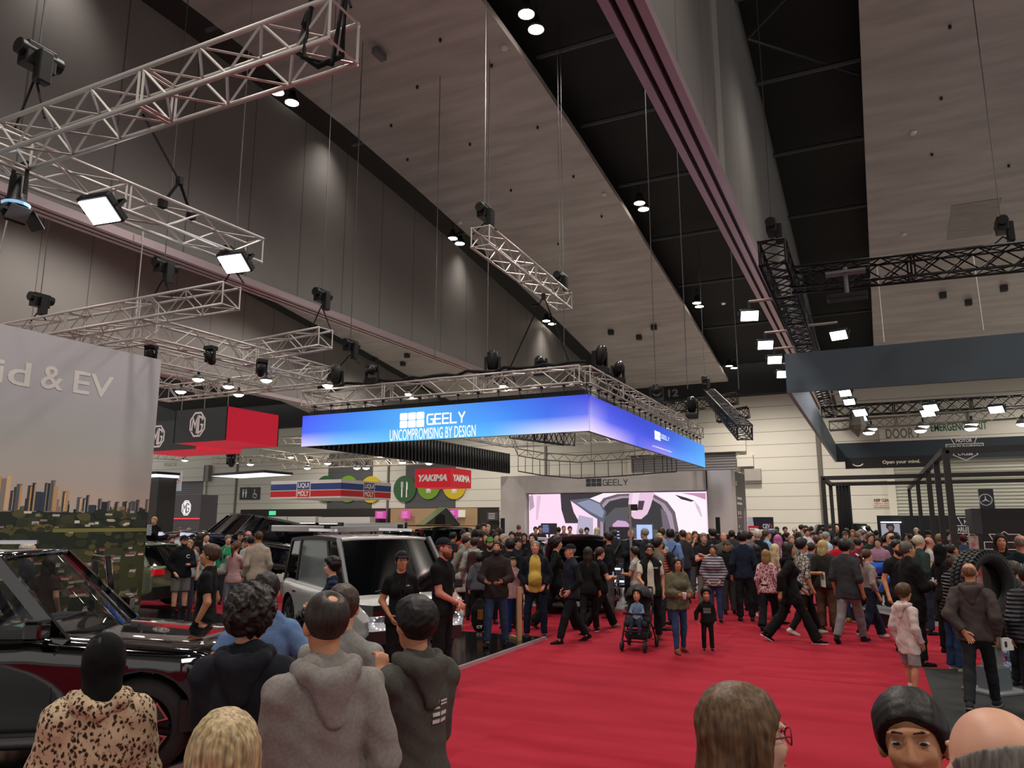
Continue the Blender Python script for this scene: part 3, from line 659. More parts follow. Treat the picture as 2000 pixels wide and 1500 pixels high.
def person(label, at, face=0., h=1.75, g='m', skin='l', top=('tee', '#222222'), bot=('trousers', '#22242a'), hair=('short', '#241a14'), shoes='#141414', z=0., group=None, ex=(), build=1., belly=0., vox=None, name='person', detail=None, **kw):
    """at: a world point of the feet; face: 0 away, 90 towards the picture's right, 180 towards the viewer"""
    global NP; NP += 1
    at = Vector((at[0], at[1], z)); dist = max(1., (at - O).length); vox = vox or min(.034, max(.0085, dist * .00125)); s = h / 1.75
    J = skel(h=h, g=g, build=build, **kw); vx = vox / s; near = dist < 8 if detail is None else detail; mid = dist < 21
    root = thing(name, label, 'person', at, xz_face(face, at), group); root['kind'] = 'thing'
    base = bpy.data.objects  # parts share one offset so that the lowest foot stands on the ground
    parts = []
    def obj(nm, fld, m, extra=None, par=None):
        o = field_obj(nm, fld, m, par or root, extra)
        if o is not None and par is None: o.location = (0, 0, J['dz'] * s); o.scale = (s, s, s)
        if o is not None: parts.append(o)
        return o
    b = build; kid = J['kid']; sk = skin_mat(skin); fem = 'f' if g == 'f' else 'm'
    # body
    P = torso_prims(J, g, b, 0., belly=belly)
    for sg in (1, -1): P += arm_prims(J, sg, 0., 2., b, flat=False) + leg_prims(J, sg, 0., 2., b, flat=False)
    hp, hh, hr, A = head_prims(J, near or mid); P += hp; m = J['hm']; extra = []
    for sg in (1, -1):
        o, e, w, palm, curl = J['arm', sg]; d = w - e
        if dist < 15: extra.append(put_hand(w, d, palm, sg < 0, (.8 if kid else .92 if g == 'f' else 1.), curl, dist < 7))
        else:
            u = d / np.linalg.norm(d); P += [Prim(w, w + u * .09, .028, .036, k=.015), Prim(w + u * .09, w + u * .14 + palm * .02, .026, .018, k=.012)]
    fb = Field(P, vx)
    if near:
        for sg in (1, -1): fb.add(Prim(hh(sg * .031, .102, .010), None, hr(.017, .014, .011), None, A, None, .008), 's')
    body = obj('body', fb, sk, extra)
    if near or mid:
        for sg in (1, -1):
            if near:
                mb = MB(); mb.lathe([(.0001, -.0118), (.006, -.010), (.0105, -.005), (.012, 0), (.0105, .005), (.006, .0098), (.0001, .0118)], 10, Matrix.Translation(Vector(hh(sg * .032, .0795, .009))) @ Matrix(A.tolist()).to_4x4() @ Matrix.Rotation(R(-90), 4, 'X') @ Matrix.Diagonal((m * 1.35, m * .60, m, 1)))
                mb.m(1); mb.lathe([(.0072, .0098), (.0062, .0112), (.0001, .0126)], 10, Matrix.Translation(Vector(hh(sg * .032, .0795, .009))) @ Matrix(A.tolist()).to_4x4() @ Matrix.Rotation(R(-90), 4, 'X') @ Matrix.Diagonal((m * 1.35, m * .60, m, 1)))
                o = mb.build('eye', [EYEW, EYED], body, True)
            else: o = field_obj('eye', Field([Prim(hh(sg * .031, .088, .012), None, hr(.013, .008, .006), None, A, None, .004)], .006 * m), EYED, body)
        fl = Field([Prim(hh(-.02, .096, -.062), hh(.02, .096, -.062), .0062 * m, .0062 * m, k=.004)], .005 * m if near else .009); lm = mat('lip ' + skin, {'d': '#5a3029', 'k': '#48281f'}.get(skin, '#a55f52'), .45); field_obj('lips', fl, lm, body)
        hs = hair[1] if hair and hair[1] else '#3a2a1e'
        for sg in (1, -1):
            o = field_obj('eyebrow', Field([Prim(hh(sg * .014, .097, .035), hh(sg * .034, .093, .038), .0026 * m, .0031 * m, k=.004), Prim(hh(sg * .034, .093, .038), hh(sg * .05, .080, .032), .0031 * m, .0018 * m, k=.004)], .003 * m if near else .006), hair_mat(hs), body)
    # hair / hats
    if hair and hair[0]: obj('hair', hair_field(J, hair[0], max(.006, vx * .8), hair[2] if len(hair) > 2 else 1.), hair_mat(hair[1]))
    # lower garments
    bt, bc = bot[0], bot[1]; bm = cloth(bc, *(bot[2:4] if len(bot) > 2 else ())); at_, T = J['at'], J['T']
    lo = {'trousers': (.014, 1.93, .012), 'jeans': (.010, 1.95, .008), 'skinny': (.006, 1.95, 0.), 'wide': (.020, 1.97, .035), 'baggy': (.026, 1.95, .022), 'shorts': (.024, .86, .016), 'leggings': (.005, 1.9, 0.), 'longshorts': (.026, 1.06, .016)}[bt]
    hw = ({'m': .158, 'f': .165}.get(g, .15) * b) * (.88 if kid else 1)
    P = [Prim(at_(0, 0, -.02), at_(0, 0, .09), hw + .012, hw * .95 + .008, T, (1, .72), .03)]
    for sg in (1, -1): P += leg_prims(J, sg, lo[0], lo[1], b, flat=True, flare=lo[2])
    fl = Field(P, vx); fl.cut(at_(0, 0, .10), T @ V3(0, 0, 1))
    if vx < .022: fl.wrinkle(.0022 if vx < .015 else .003, 2. + NP)
    obj('shorts' if 'shorts' in bt else 'trousers', fl, bm)
    # shoes and socks
    for sg in (1, -1):
        hip, kn, an = J['leg', sg]; fp = J['fp', sg]; Rf = rotz_(-sg * R(7)) @ rotx(-fp if legs_flat(kw) else 0.)
        if kw.get('legs') == 'sit': Rf = rotx(R(8))
        kq = .8 if kid else .93 if g == 'f' else 1.; q = lambda x, y, z: an + Rf @ (V3(x, y, z) * kq)
        P = [Prim(q(0, -.045, -.036), q(0, .05, -.040), .037 * kq, .036 * kq, k=.02), Prim(q(0, .05, -.040), q(0, .155, -.046), .040 * kq, .030 * kq, k=.025), Prim(q(0, -.025, -.02), q(0, -.01, .02), .040 * kq, .042 * kq, k=.02)]
        fs = Field(P, max(.007, vx * .75)); fs.cut(q(0, 0, -.071), Rf @ V3(0, 0, -1))
        sh = obj('shoe', fs, cloth(shoes if isinstance(shoes, str) else shoes[0]))
        if not isinstance(shoes, str) and sh is not None:
            P = [Prim(q(0, -.05, -.064), q(0, .06, -.064), .045 * kq, .046 * kq, Rf, (1, 1), .02), Prim(q(0, .06, -.064), q(0, .16, -.064), .046 * kq, .034 * kq, k=.02)]
            fo = Field(P, max(.006, vx * .6)); fo.cut(q(0, 0, -.074), Rf @ V3(0, 0, -1)); fo.cut(q(0, 0, -.054), Rf @ V3(0, 0, 1)); obj('sole', fo, cloth(shoes[1]), par=sh)
        if 'socks' in ex or 'blacksocks' in ex:
            obj('sock', Field([Prim(an + (kn - an) * .34, an, .053 if not kid else .044, .048 if not kid else .041, k=.02)], vx * .8), cloth('#e8e8e6' if 'socks' in ex else '#151515'))
    # upper garments
    tt, tc = top[0], top[1]; tm = cloth(tc, *(top[2:4] if len(top) > 2 else ()))
    # thickness, sleeve length, hem below the hips
    K = {'tee': (.012, .62, -.10), 'polo': (.013, .66, -.09), 'long': (.013, 1.9, -.10), 'hoodie': (.027, 1.93, -.09), 'jacket': (.026, 1.95, -.12), 'open': (.028, 1.95, -.13), 'coat': (.034, 1.95, -.30), 'vest': (.032, .05, -.11), 'openvest': (.032, .05, -.13), 'puffer': (.044, 1.95, -.11), 'shirt': (.017, 1.9, -.13), 'shirt34': (.019, 1.25, -.16), 'crop': (.016, 1.93, .02), 'fleece': (.042, 1.95, -.12), 'cape': (.03, 1.9, -.2), 'tank': (.01, .03, -.1)}[tt]
    e, sl, hem = K
    if 'longhem' in ex: hem -= .12
    def upper(nm, e, sl, hem, m, front=None, col=None, wr=1.):
        P = torso_prims(J, g, b, e, hem, belly=belly)
        for sg in (1, -1):
            if sl > .1: P += arm_prims(J, sg, e * (1.05 if sl > 1 else 1.3), sl, b, flat=True)
            if hem < -.02: P += leg_prims(J, sg, max(e, lo[0]) + .012, min(.9, .2 - hem * 1.6), b, flat=False)
        fl = Field(P, vx); fl.cut(at_(0, 0, hem), T @ V3(0, 0, -1))
        if front: fl.add(Prim(at_(0, .17, .52), at_(0, .15, -.5), front * .9, front * 1.15, T, (1, 1.5), .01), 's')
        if col: fl.add(Prim(J['neck'] - T @ V3(0, .0, .05), J['neck'] + T @ V3(0, .010, .004), .074 + e * .5, .066 + e * .4, k=.012, flat=True))
        if vx < .024: fl.wrinkle((.0026 if vx < .013 else .0034) * (1.6 if tt in ('hoodie', 'fleece', 'coat') else 1.) * wr, .6 * NP)
        return obj(nm, fl, m)
    inner = [x for x in ex if isinstance(x, tuple) and x[0] == 'inner']
    if tt in ('open', 'openvest', 'vest') or inner:
        ic = inner[0][1] if inner else '#1a1a1c'; isl = inner[0][2] if inner and len(inner[0]) > 2 else (.62 if tt == 'openvest' else 1.9)
        upper('shirt', .013, isl, hem + .04 if tt != 'open' else hem + .03, cloth(ic), col=True)
    upper({'coat': 'coat', 'open': 'jacket', 'jacket': 'jacket', 'vest': 'vest', 'openvest': 'vest', 'puffer': 'jacket', 'hoodie': 'hoodie', 'fleece': 'jacket'}.get(tt, 'shirt'), e, sl, hem, tm, front=(.075 if tt == 'openvest' else .125) if tt in ('open', 'openvest') else None, col=tt in ('polo', 'shirt', 'shirt34', 'jacket', 'coat', 'puffer', 'vest', 'fleece'))
    if tt in ('hoodie',) or 'collar' in ex:
        P = [];
        pts = [(.075, .045, .55), (.10, -.02, .555), (.085, -.085, .54), (0, -.115, .515)]
        for sg in (1, -1):
            for (x0, y0, z0), (x1, y1, z1) in zip(pts, pts[1:]): P.append(Prim(at_(sg * x0, y0, z0), at_(sg * x1, y1, z1), .034, .040, k=.02))
        P += [Prim(at_(0, -.12, .50), at_(0, -.128, .37), .07, .035, T, (1.25, .5), .03)] if tt == 'hoodie' else []
        fl = Field(P, vx); obj('hood', fl.wrinkle(.004 if vx < .02 else .002, NP), tm)
    for x in ex:
        nm = x if isinstance(x, str) else x[0]; a = x[1:] if isinstance(x, tuple) else ()
        if nm == 'cap':
            c = a[0]; back = -1 if len(a) > 1 and a[1] == 'back' else 1; fl = Field([Prim(hh(0, -.012, .045), None, hr(.088, .108, .09), None, A, None, .01)], max(.006, vx * .8)); fl.cut(hh(0, 0, .045), A @ V3(0, .12, -1)); cp = obj('cap', fl, cloth(c))
            fb_ = Field([Prim(hh(0, back * .10, .050), None, hr(.072, .085, .02), None, A @ rotx(-.14 * back), None, .01)], max(.005, vx * .55)); fb_.add(Prim(hh(0, back * .10, .028), None, hr(.075, .10, .024), None, A @ rotx(-.14 * back), None, .004), 's'); obj('peak', fb_, cloth(c), par=cp)
        elif nm == 'beanie': fl = Field([Prim(hh(0, -.016, .042), None, hr(.090, .110, .098), None, A, None, .01)], max(.006, vx * .8)); fl.cut(hh(0, 0, .012), A @ V3(0, .35, -1)); obj('beanie', fl.wrinkle(.001, 1, 2), cloth(a[0]))
        elif nm == 'hat': fl = Field([Prim(hh(0, -.012, .06), None, hr(.09, .11, .09), None, A, None, .01), Prim(hh(0, -.01, .045), None, hr(.15, .17, .014), None, A, None, .02)], max(.006, vx * .7)); obj('hat', fl, cloth(a[0]))
        elif nm == 'headscarf' or nm == 'hoodup':
            fl = Field([Prim(hh(0, -.02, .025), None, hr(.098, .12, .115), None, A, None, .02), Prim(hh(0, -.03, -.06), at_(0, -.035, .545), .088 * m, .088, k=.04)], vx); fl.add(Prim(hh(0, .1, -.02), None, hr(.062, .075, .092), None, A, None, .01), 's'); obj('hood' if nm == 'hoodup' else 'headscarf', fl.wrinkle(.002, 2.), cloth(a[0]))
        elif nm == 'beard':
            fl = Field([Prim(hh(0, .034, -.07), None, hr(.064, .062, .062), None, A, None, .02), Prim(hh(0, .058, -.105), None, hr(.04, .036, .034 + (.03 if len(a) > 1 else 0)), None, A, None, .02)] + [Prim(hh(sg * .062, .01, -.01), hh(sg * .058, .03, -.06), .012 * m, .016 * m, k=.015) for sg in (1, -1)], max(.0055, vx * .7)); fl.cut(hh(0, .0, -.046), A @ V3(0, -.25, 1)); fl.add(Prim(hh(0, .105, -.06), None, hr(.022, .02, .009), None, A, None, .006), 's'); fl.cut(hh(0, .008, 0), A @ V3(0, -1, 0)); obj('beard', fl, hair_mat(a[0]))
        elif nm == 'glasses':
            mb = MB(); q = lambda x, y, z: Vector(hh(x, y, z))
            for sg in (1, -1):
                mb.path([q(sg * .033 + .025 * math.cos(t * .5236), .108 - .012 * abs(math.cos(t * .5236)) * (1 if math.cos(t * .5236) * sg > 0 else 0), .008 + .02 * math.sin(t * .5236)) for t in range(12)], .0022 if near else .0032, 5, True); mb.tube(q(sg * .058, .095, .014), q(sg * .079, -.005, .012), .0022 if near else .003, n=5)
            mb.tube(q(-.009, .108, .012), q(.009, .108, .012), .0022, n=5); o = mb.build('glasses', cloth(a[0]), root, True); o.location = (0, 0, J['dz'] * s); o.scale = (s, s, s)
        elif nm == 'lanyard':
            mb = MB(); fy = lambda z: .155 * b * .66 + .035 + belly * .05 + (.03 if g == 'f' else 0); q = lambda x, y, z: Vector(at_(x, y, z))
            for sg in (1, -1): mb.path([q(sg * .055, -.02, .585), q(sg * .065, .06, .55), q(sg * .045, fy(.4), .42), q(sg * .004, fy(.2) + .012, .18)], .006, 5)
            mb.m(1); mb.box(Vector(at_(0, fy(.1) + .02, .10)), (.085, .006, .12), M=Matrix(T.tolist())); o = mb.build('lanyard', [BLKF, mat('white badge', '#d9d6d2', .4)], root); o.location = (0, 0, J['dz'] * s); o.scale = (s, s, s)
        elif nm == 'backpack':
            fl = Field([Prim(at_(0, -.20, .16), at_(0, -.19, .42), .15, .13, T, (1, .62), .03), Prim(at_(0, -.27, .18), None, (.1, .05, .1), None, T, None, .03)] + [Prim(at_(sg * .10, -.10, .50), at_(sg * .13, .075, .50), .022, .022, k=.01) for sg in (1, -1)] + [Prim(at_(sg * .13, .085, .50), at_(sg * .15, .09, .3), .022, .018, k=.01) for sg in (1, -1)], vx); obj('backpack', fl, cloth(a[0]))
        elif nm == 'strap':
            mb = MB(); sg = a[1] if len(a) > 1 else 1; q = lambda x, y, z: Vector(at_(sg * x, y, z)); mb.path([q(.14, -.03, .53), q(.10, .10 + e, .43), q(-.04, .12 + e, .22), q(-.16, .07, .02)], .014, 6); mb.path([q(.14, -.03, .53), q(.08, -.12 - e, .4), q(-.06, -.11 - e, .18), q(-.16, -.02, .02)], .014, 6); o = mb.build('bag_strap', cloth(a[0]), root, True); o.location = (0, 0, J['dz'] * s); o.scale = (s, s, s)
    # words and marks on clothing, laid on the cloth's surface
    tops = [o for o in parts if o.name.split('.')[0] in ('shirt', 'hoodie', 'jacket', 'coat', 'vest')]
    for x in ex:
        if isinstance(x, tuple) and x[0] in ('chestprint', 'backprint', 'badge'):
            from mathutils.bvhtree import BVHTree
            sd = -1 if x[0] == 'backprint' else 1; z0 = x[4] if len(x) > 4 else .36; x0 = x[5] if len(x) > 5 else 0.; me = tops[-1].data; nn = Vector(T @ V3(0, sd, 0))
            bv = BVHTree.FromPolygons([v.co.copy() for v in me.vertices], [tuple(p.vertices) for p in me.polygons]); mb = MB()
            M = plane_M(Vector(at_(x0, sd * .6, z0)), Vector(T @ V3(-sd, 0, 0)), Vector(T @ V3(0, 0, 1))); ln = x[1].split('|'); w, lh = x[2], x[6] if len(x) > 6 else .06
            for i, t in enumerate(ln): letter(mb, M, t, 0, -i * lh * 1.3, w * min(1, len(t) / max(len(u) for u in ln)), lh, .0, bold=.02)
            def lay(v):
                h_ = bv.ray_cast(v, -nn); return (h_[0] + nn * .006) if h_[0] is not None else v - nn * .45
            mb.v = [lay(v) for v in mb.v]; o = mb.build('printed_words', cloth(x[3]), tops[-1])
    SK[root.name] = (J, root, s); return root
SK = {}
def legs_flat(kw): return kw.get('legs', 'stand') in ('walk', 'walk2', 'stride', 'stride2')
def joint(root, fn):
    """a world point given in a person's own frame: fn(J) -> local vector"""
    J, r, s = SK[root.name]; v = Vector(fn(J)) * s + Vector((0, 0, J['dz'] * s)); return Matrix.Translation(r.location) @ Matrix.Rotation(r.rotation_euler.z, 4, 'Z') @ v
# ================================================================ trusses, hoists and lamps of the rig
def truss_len(p, q): return (Vector(q) - Vector(p)).length
def truss(label, p, q, size=.42, m=ALU, tri=False, group=None, pitch=None, style='z', name='hanging_truss'):
    """a box truss between the two ends of its axis: four chords, end frames and diagonal lacing"""
    p, q = Vector(p), Vector(q); L = (q - p).length; d = (q - p).normalized(); a, b = frame_of(d); h = size / 2; rt = size * .066
    t = thing(name, label, 'truss', p, group=group); z = Vector((0, 0, 0))
    cs = [(-h, -h), (h, -h), (h, h), (-h, h)] if not tri else [(-h, -h), (h, -h), (0, h)]
    pt = lambda c, s: a * c[0] + b * c[1] + d * s
    for c in cs: MB().tube(pt(c, 0), pt(c, L), rt, n=7).build('chord', m, t, True)
    mb = MB(); n = max(2, round(L / (pitch or size * 1.15))); n += n % 2; st = L / n; r2 = rt * .55
    for j in range(len(cs)):
        c1, c2 = cs[j], cs[(j + 1) % len(cs)]
        for k in range(n):
            u, v = (c1, c2) if (k + j) % 2 == 0 else (c2, c1)
            mb.tube(pt(u, k * st), pt(v, (k + 1) * st), r2, n=4, caps=False)
            if style == 'x': mb.tube(pt(v, k * st), pt(u, (k + 1) * st), r2, n=4, caps=False)
        secs = max(1, round(L / 3.))
        for k in range(secs + 1):
            for e in ((0,) if k in (0, secs) else (-.04, .04)): mb.tube(pt(c1, L * k / secs + e), pt(c2, L * k / secs + e), r2 * 1.1, n=4, caps=False)
    mb.build('lacing', m, t)
    return t
def chain_hoist(label, p, top=None, sling=.5, spread=.35, group='chain hoists holding up the trusses', ax=Vector((1, 0, 0))):
    """an electric chain hoist above p: sling legs, motor body, chain up to the ceiling"""
    p = Vector(p); t = thing('chain_hoist', label, 'hoist', p, group=group); zt = (top if top is not None else ztop(p.x, p.y)) - p.z
    ax = Vector(ax).normalized()
    mb = MB()
    for s in (-1, 1): mb.tube(ax * (s * spread), (0, 0, sling), .018, n=5)
    mb.build('sling', BLKF, t)
    mb = MB(); mb.box((0, 0, sling + .28), (.24, .44, .36)); mb.tube((-.0, -.3, sling + .34), (0, .34, sling + .34), .13, n=10); mb.box((.16, 0, sling + .1), (.16, .2, .5)); mb.build('motor', BLK, t, bevel=.02)
    MB().tube((0, 0, sling + .4), (0, 0, zt), .012, n=5).build('hanging_chain', mat('grey chain', '#5d5e60', .4, .7), t)
    return t
def cable(label, p, q, r=.012, m=None, group='thin suspension cables'):
    o = MB().tube(Vector((0, 0, 0)), Vector(q) - Vector(p), r, n=5).build('hanging_cable', m or mat('grey chain', '#5d5e60', .4, .7)); o.location = p
    return tag(o, label, 'cable', group)
def flood(label, p, aim, size=(.5, .34, .12), lens=None, group='flood lamps on the trusses', energy=0, name='flood_lamp'):
    """a rectangular flood lamp in a yoke; local -z is the beam"""
    d = Vector(aim).normalized(); t = thing(name, label, 'lamp', p, group=group, rot=d.to_track_quat('-Z', 'Y').to_euler())
    w, l, h = size
    MB().box((0, 0, h / 2), (w, l, h)).build('housing', BLK, t, bevel=.02)
    MB().box((0, 0, -.012), (w * .86, l * .82, .02)).build('lens', lens or M_LENSC, t)
    mb = MB()
    for s in (-1, 1): mb.box((s * (w / 2 + .02), 0, h * .9), (.02, .05, h * 1.6))
    mb.box((0, 0, h * 1.8), (w + .06, .06, .03)); mb.build('mounting_yoke', BLK, t)
    if energy: 
        l_ = add_light('SPOT', Vector(p) + d * .08, energy, '#f0f4ff', .15, d.to_track_quat('-Z', 'Y').to_euler(), spot_size=R(120), spot_blend=.8)
    return t
MH = None
def moving_head(label, p, rz=0., tilt=0., s=1., hang=False, group='moving head lamps on the trusses'):
    """a moving-head stage lamp: base, yoke arms, tilted head with a round lens"""
    global MH
    if MH is None:
        t = thing('moving_head_lamp', label, 'stage lamp', p, rz, group)
        MB().box((0, 0, .07), (.36, .3, .14)).build('mounting_base', BLK, t, bevel=.02)
        mb = MB()
        for sx in (-1, 1): mb.box((sx * .17, 0, .32), (.05, .12, .4))
        mb.box((0, 0, .16), (.38, .14, .05)); mb.build('yoke', BLK, t, bevel=.015)
        mb = MB(); mb.lathe([(.09, -.22), (.13, -.16), (.14, .05), (.12, .22), (.10, .24)], 14); hd = mb.build('head', BLKP, t, True); hd.location = (0, 0, .40)
        lo = MB().lathe([(.105, .235), (.08, .26), (.001, .27)], 14).build('lens', mat('glass lens dark', '#20242a', .08, spec=.9), hd, True)
        MH = t
    else: t = copy_tree(MH); t.location = p; t['label'] = label; t.rotation_euler = (0, 0, rz)
    hd = [c for c in t.children if c.name.startswith('head')][0]; hd.rotation_euler = (tilt, 0, 0)
    t.scale = (s, s, -s if hang else s); return t
PC = None
def par_can(label, p, group='small round lamps under the trusses', r=.13):
    """a short round downlight hung under a truss with a lit lens"""
    global PC
    if PC is None:
        t = thing('round_spot_lamp', label, 'lamp', p, group=group)
        MB().lathe([(.05, .11), (.11, .08), (.14, 0)], 14).build('housing', mat('lamp housing grey', '#6c6a68', .4, .4), t, True); MB().lathe([(.13, .0), (.10, -.03), (.06, -.05), (.001, -.055)], 14).build('lens', M_LENS, t); MB().box((0, 0, .15), (.04, .04, .1)).build('mounting_clamp', BLK, t)
        PC = t
    else: t = copy_tree(PC); t.location = p; t['label'] = label; t['group'] = group
    t.scale = (r / .13,) * 3; return t
def mid(p, q, t): return Vector(p).lerp(Vector(q), t)
# near silver trusses, upper left: one runs across the hall, one along it
zT = 7.6
A1, A2 = pz(28, 285, zT), pz(672, 62, zT)
truss('long silver box truss rising to a free end slung in black cables', A1, A2, .5, pitch=.55)
B1, B2 = pz(-160, 236, zT - .0), pz(496, 494, zT - .0)
truss('silver box truss with two bright flood lamps slung beneath it', B1, B2, .5, pitch=.7)
chain_hoist('chain hoist with thick black cable loops at the free end of the long silver truss', mid(A1, A2, .955) + Vector((0, 0, .28)), sling=.9, group='hoists of the long silver truss', ax=A2 - A1)
chain_hoist('black chain hoist standing over the crossing of the two long silver trusses', A1 + (A2 - A1).normalized() * .3 + Vector((0, 0, .28)), sling=.75, group='hoists of the long silver truss', ax=A2 - A1)
cable('thick black cable from the long silver truss down to the flood lamp truss', mid(A1, A2, .46) - Vector((0, 0, .2)), mid(B1, B2, .69) + Vector((0, 0, .8)), .02, BLKF, group='black cables of the silver trusses')
t = thing('cable_bridle', 'black two-legged sling on top of the flood lamp truss', 'sling', mid(B1, B2, .69) + Vector((0, 0, .25))); mb = MB()
for s in (-1, 1): mb.tube(Vector((0, 0, .55)), (B2 - B1).normalized() * s * .3, .03, n=5); mb.box((B2 - B1).normalized() * s * .3, (.12, .12, .16))
mb.build('hanging_legs', BLKF, t); MB().box((0, 0, .56), (.1, .1, .14)).build('hook', BLK, t)
pb = mid(A1, A2, .955); mb = MB(); mb.path([pb + Vector((0, 0, 1.2)), pb + Vector((-.15, -.1, .4)), pb + Vector((-.2, -.2, -.25)), pb + Vector((.1, -.2, -.5)), pb + Vector((.25, 0, -.3)), pb + Vector((.2, .1, .8))], .035, 7); mb.path([pb + Vector((.1, 0, 1.2)), pb + Vector((0, -.25, .2)), pb + Vector((-.05, -.28, -.4)), pb + Vector((.2, -.1, -.45)), pb + Vector((.28, .05, 1.))], .03, 7)
tag(mb.build('hanging_cable_loop', BLKF, smooth=True), 'thick black cables looped around the free end of the long silver truss', 'cable')
flood('bright white flood lamp nearest under the silver truss, at the wall lettering side', pz(195, 412, zT - .55), (.1, -.75, -1), (.62, .5, .14), energy=250)
flood('bright white flood lamp under the far end of the flood lamp truss', pz(457, 515, zT - .5), (.1, -.75, -1), (.6, .46, .14), energy=250)
for k in (.12, .3, .55, .8): pass
# the stage lantern with barn doors at the picture's edge
p = pz(32, 395, zT - .75); t = thing('stage_lantern', 'black stage lantern with open barn door flaps hanging under the silver truss', 'stage lamp', p)
MB().lathe([(.09, .42), (.12, .38), (.13, .05), (.17, 0), (.17, -.08)], 14).build('barrel', BLK, t, True); mb = MB()
for s in (-1, 1): mb.box((s * .17, 0, .35), (.02, .05, .5))
mb.box((0, 0, .6), (.36, .05, .03)); mb.build('mounting_yoke', BLK, t); MB().lathe([(.172, -.02), (.19, -.03), (.18, -.07)], 14).build('colour_frame_ring', mat('blue white rim', '#7fb4d8', .3, emit='#9fd4ff', es=.6), t)
for k, (x, y, rx, ry) in enumerate(((0, -.17, .7, 0), (0, .17, -.7, 0), (-.17, 0, 0, .7), (.17, 0, 0, -.7))):
    o = MB().box((0, 0, -.16), (.3, .015, .28) if x == 0 else (.015, .3, .28)).build('barn_door', BLK if k != 3 else GREY, t); o.location = (x, y, -.08); o.rotation_euler = (-rx, -ry, 0)
# silver rigs over the left stands
zr = 7.2
C1, C2 = pz(20, 655, zr), pz(452, 578, zr)
truss('long silver truss ending in a boxed corner behind the grey printed wall', C1, C2, .5)
chain_hoist('black hoist above the boxed corner of the long silver truss', C2 + Vector((0, 0, .25)), sling=.4, group='hoists of the left rigs')
chain_hoist('black hoist halfway on the silver truss, below a pair of round lamps', mid(C1, C2, .72) + Vector((0, 0, .25)), sling=.5, group='hoists of the left rigs')
chain_hoist('black hoist of the silver truss just over the grey printed wall', mid(C1, C2, .14) + Vector((0, 0, .25)), sling=.3, group='hoists of the left rigs')
zq = 6.9
q0, q1, q2 = pz(292, 645, zq), pz(640, 735, zq), pz(318, 770, zq)
q3 = q0 + (q2 - q1)
truss('silver truss side of the square rig running away from its near corner', q0, q1, .5, group='square silver rig')
truss('silver truss front side of the square rig, lit pinkish from below', q1, q2, .5, group='square silver rig')
truss('silver truss side of the square rig next to the grey printed wall', q3, q0, .5, group='square silver rig')
truss('inner silver truss parallel to the front side of the square rig', mid(q0, q3, .32), mid(q1, q2, .3), .42, group='square silver rig')
truss('second inner silver truss of the square rig, nearer the grey printed wall', mid(q0, q3, .62), mid(q1, q2, .66), .42, group='square silver rig')
D1, D2 = pz(470, 690, zr), pz(636, 660, zr)
truss('short silver truss with a hoist at its end beyond the square rig', D1, D2, .5)
chain_hoist('black hoist over the free end of the short silver truss beyond the square rig', D2 + Vector((-.2, 0, .25)), sling=.7, group='hoists of the left rigs')
for i, (px, py) in enumerate(((387, 741), (446, 755), (353, 765), (520, 743), (640, 753), (466, 771))): par_can('small lit round lamp hanging under the square silver rig', pz(px, py, zq - .45), 'round lamps of the square silver rig', .17)
for i, (px, py) in enumerate(((412, 690), (296, 687), (512, 716))): moving_head('black stage lamp hanging inside the square silver rig', pz(px, py - 14, zq - .2), .5 * i, 2.4, .8, True, 'stage lamps of the square silver rig')
for i, (px, py, lab) in enumerate(((258, 690, 'thin white cable passing in front of the square silver rig'), (277, 470, 'thin white cable hanging beside the flood lamp truss'))):
    p = pz(px, py, zq); cable(lab, p, (p.x, p.y, pD(px, 452, (p - O).dot(FWD)).z), .014, ALU)
p = pX(0, 495, -15.6 + .3); cable('thin white cable at the picture edge hanging from the stage lantern truss', p, pz(18, 412, zT - .6), .014, ALU)
# the short truss hanging over the middle
E1, E2 = pz(938, 462, 9.2), pz(1102, 590, 9.2)
truss('short silver truss hanging alone under the wide grey ceiling panel', E1, E2, .5)
chain_hoist('black double hoist at the near end of the lone hanging truss', E1 + (E2 - E1) * .04 + Vector((0, 0, .2)), sling=.25, group='hoists of the lone hanging truss')
chain_hoist('black hoist at the far end of the lone hanging truss', E1 + (E2 - E1) * .94 + Vector((0, 0, .2)), sling=.2, group='hoists of the lone hanging truss')
EB = mid(E1, E2, .7) - Vector((0, 0, .3))
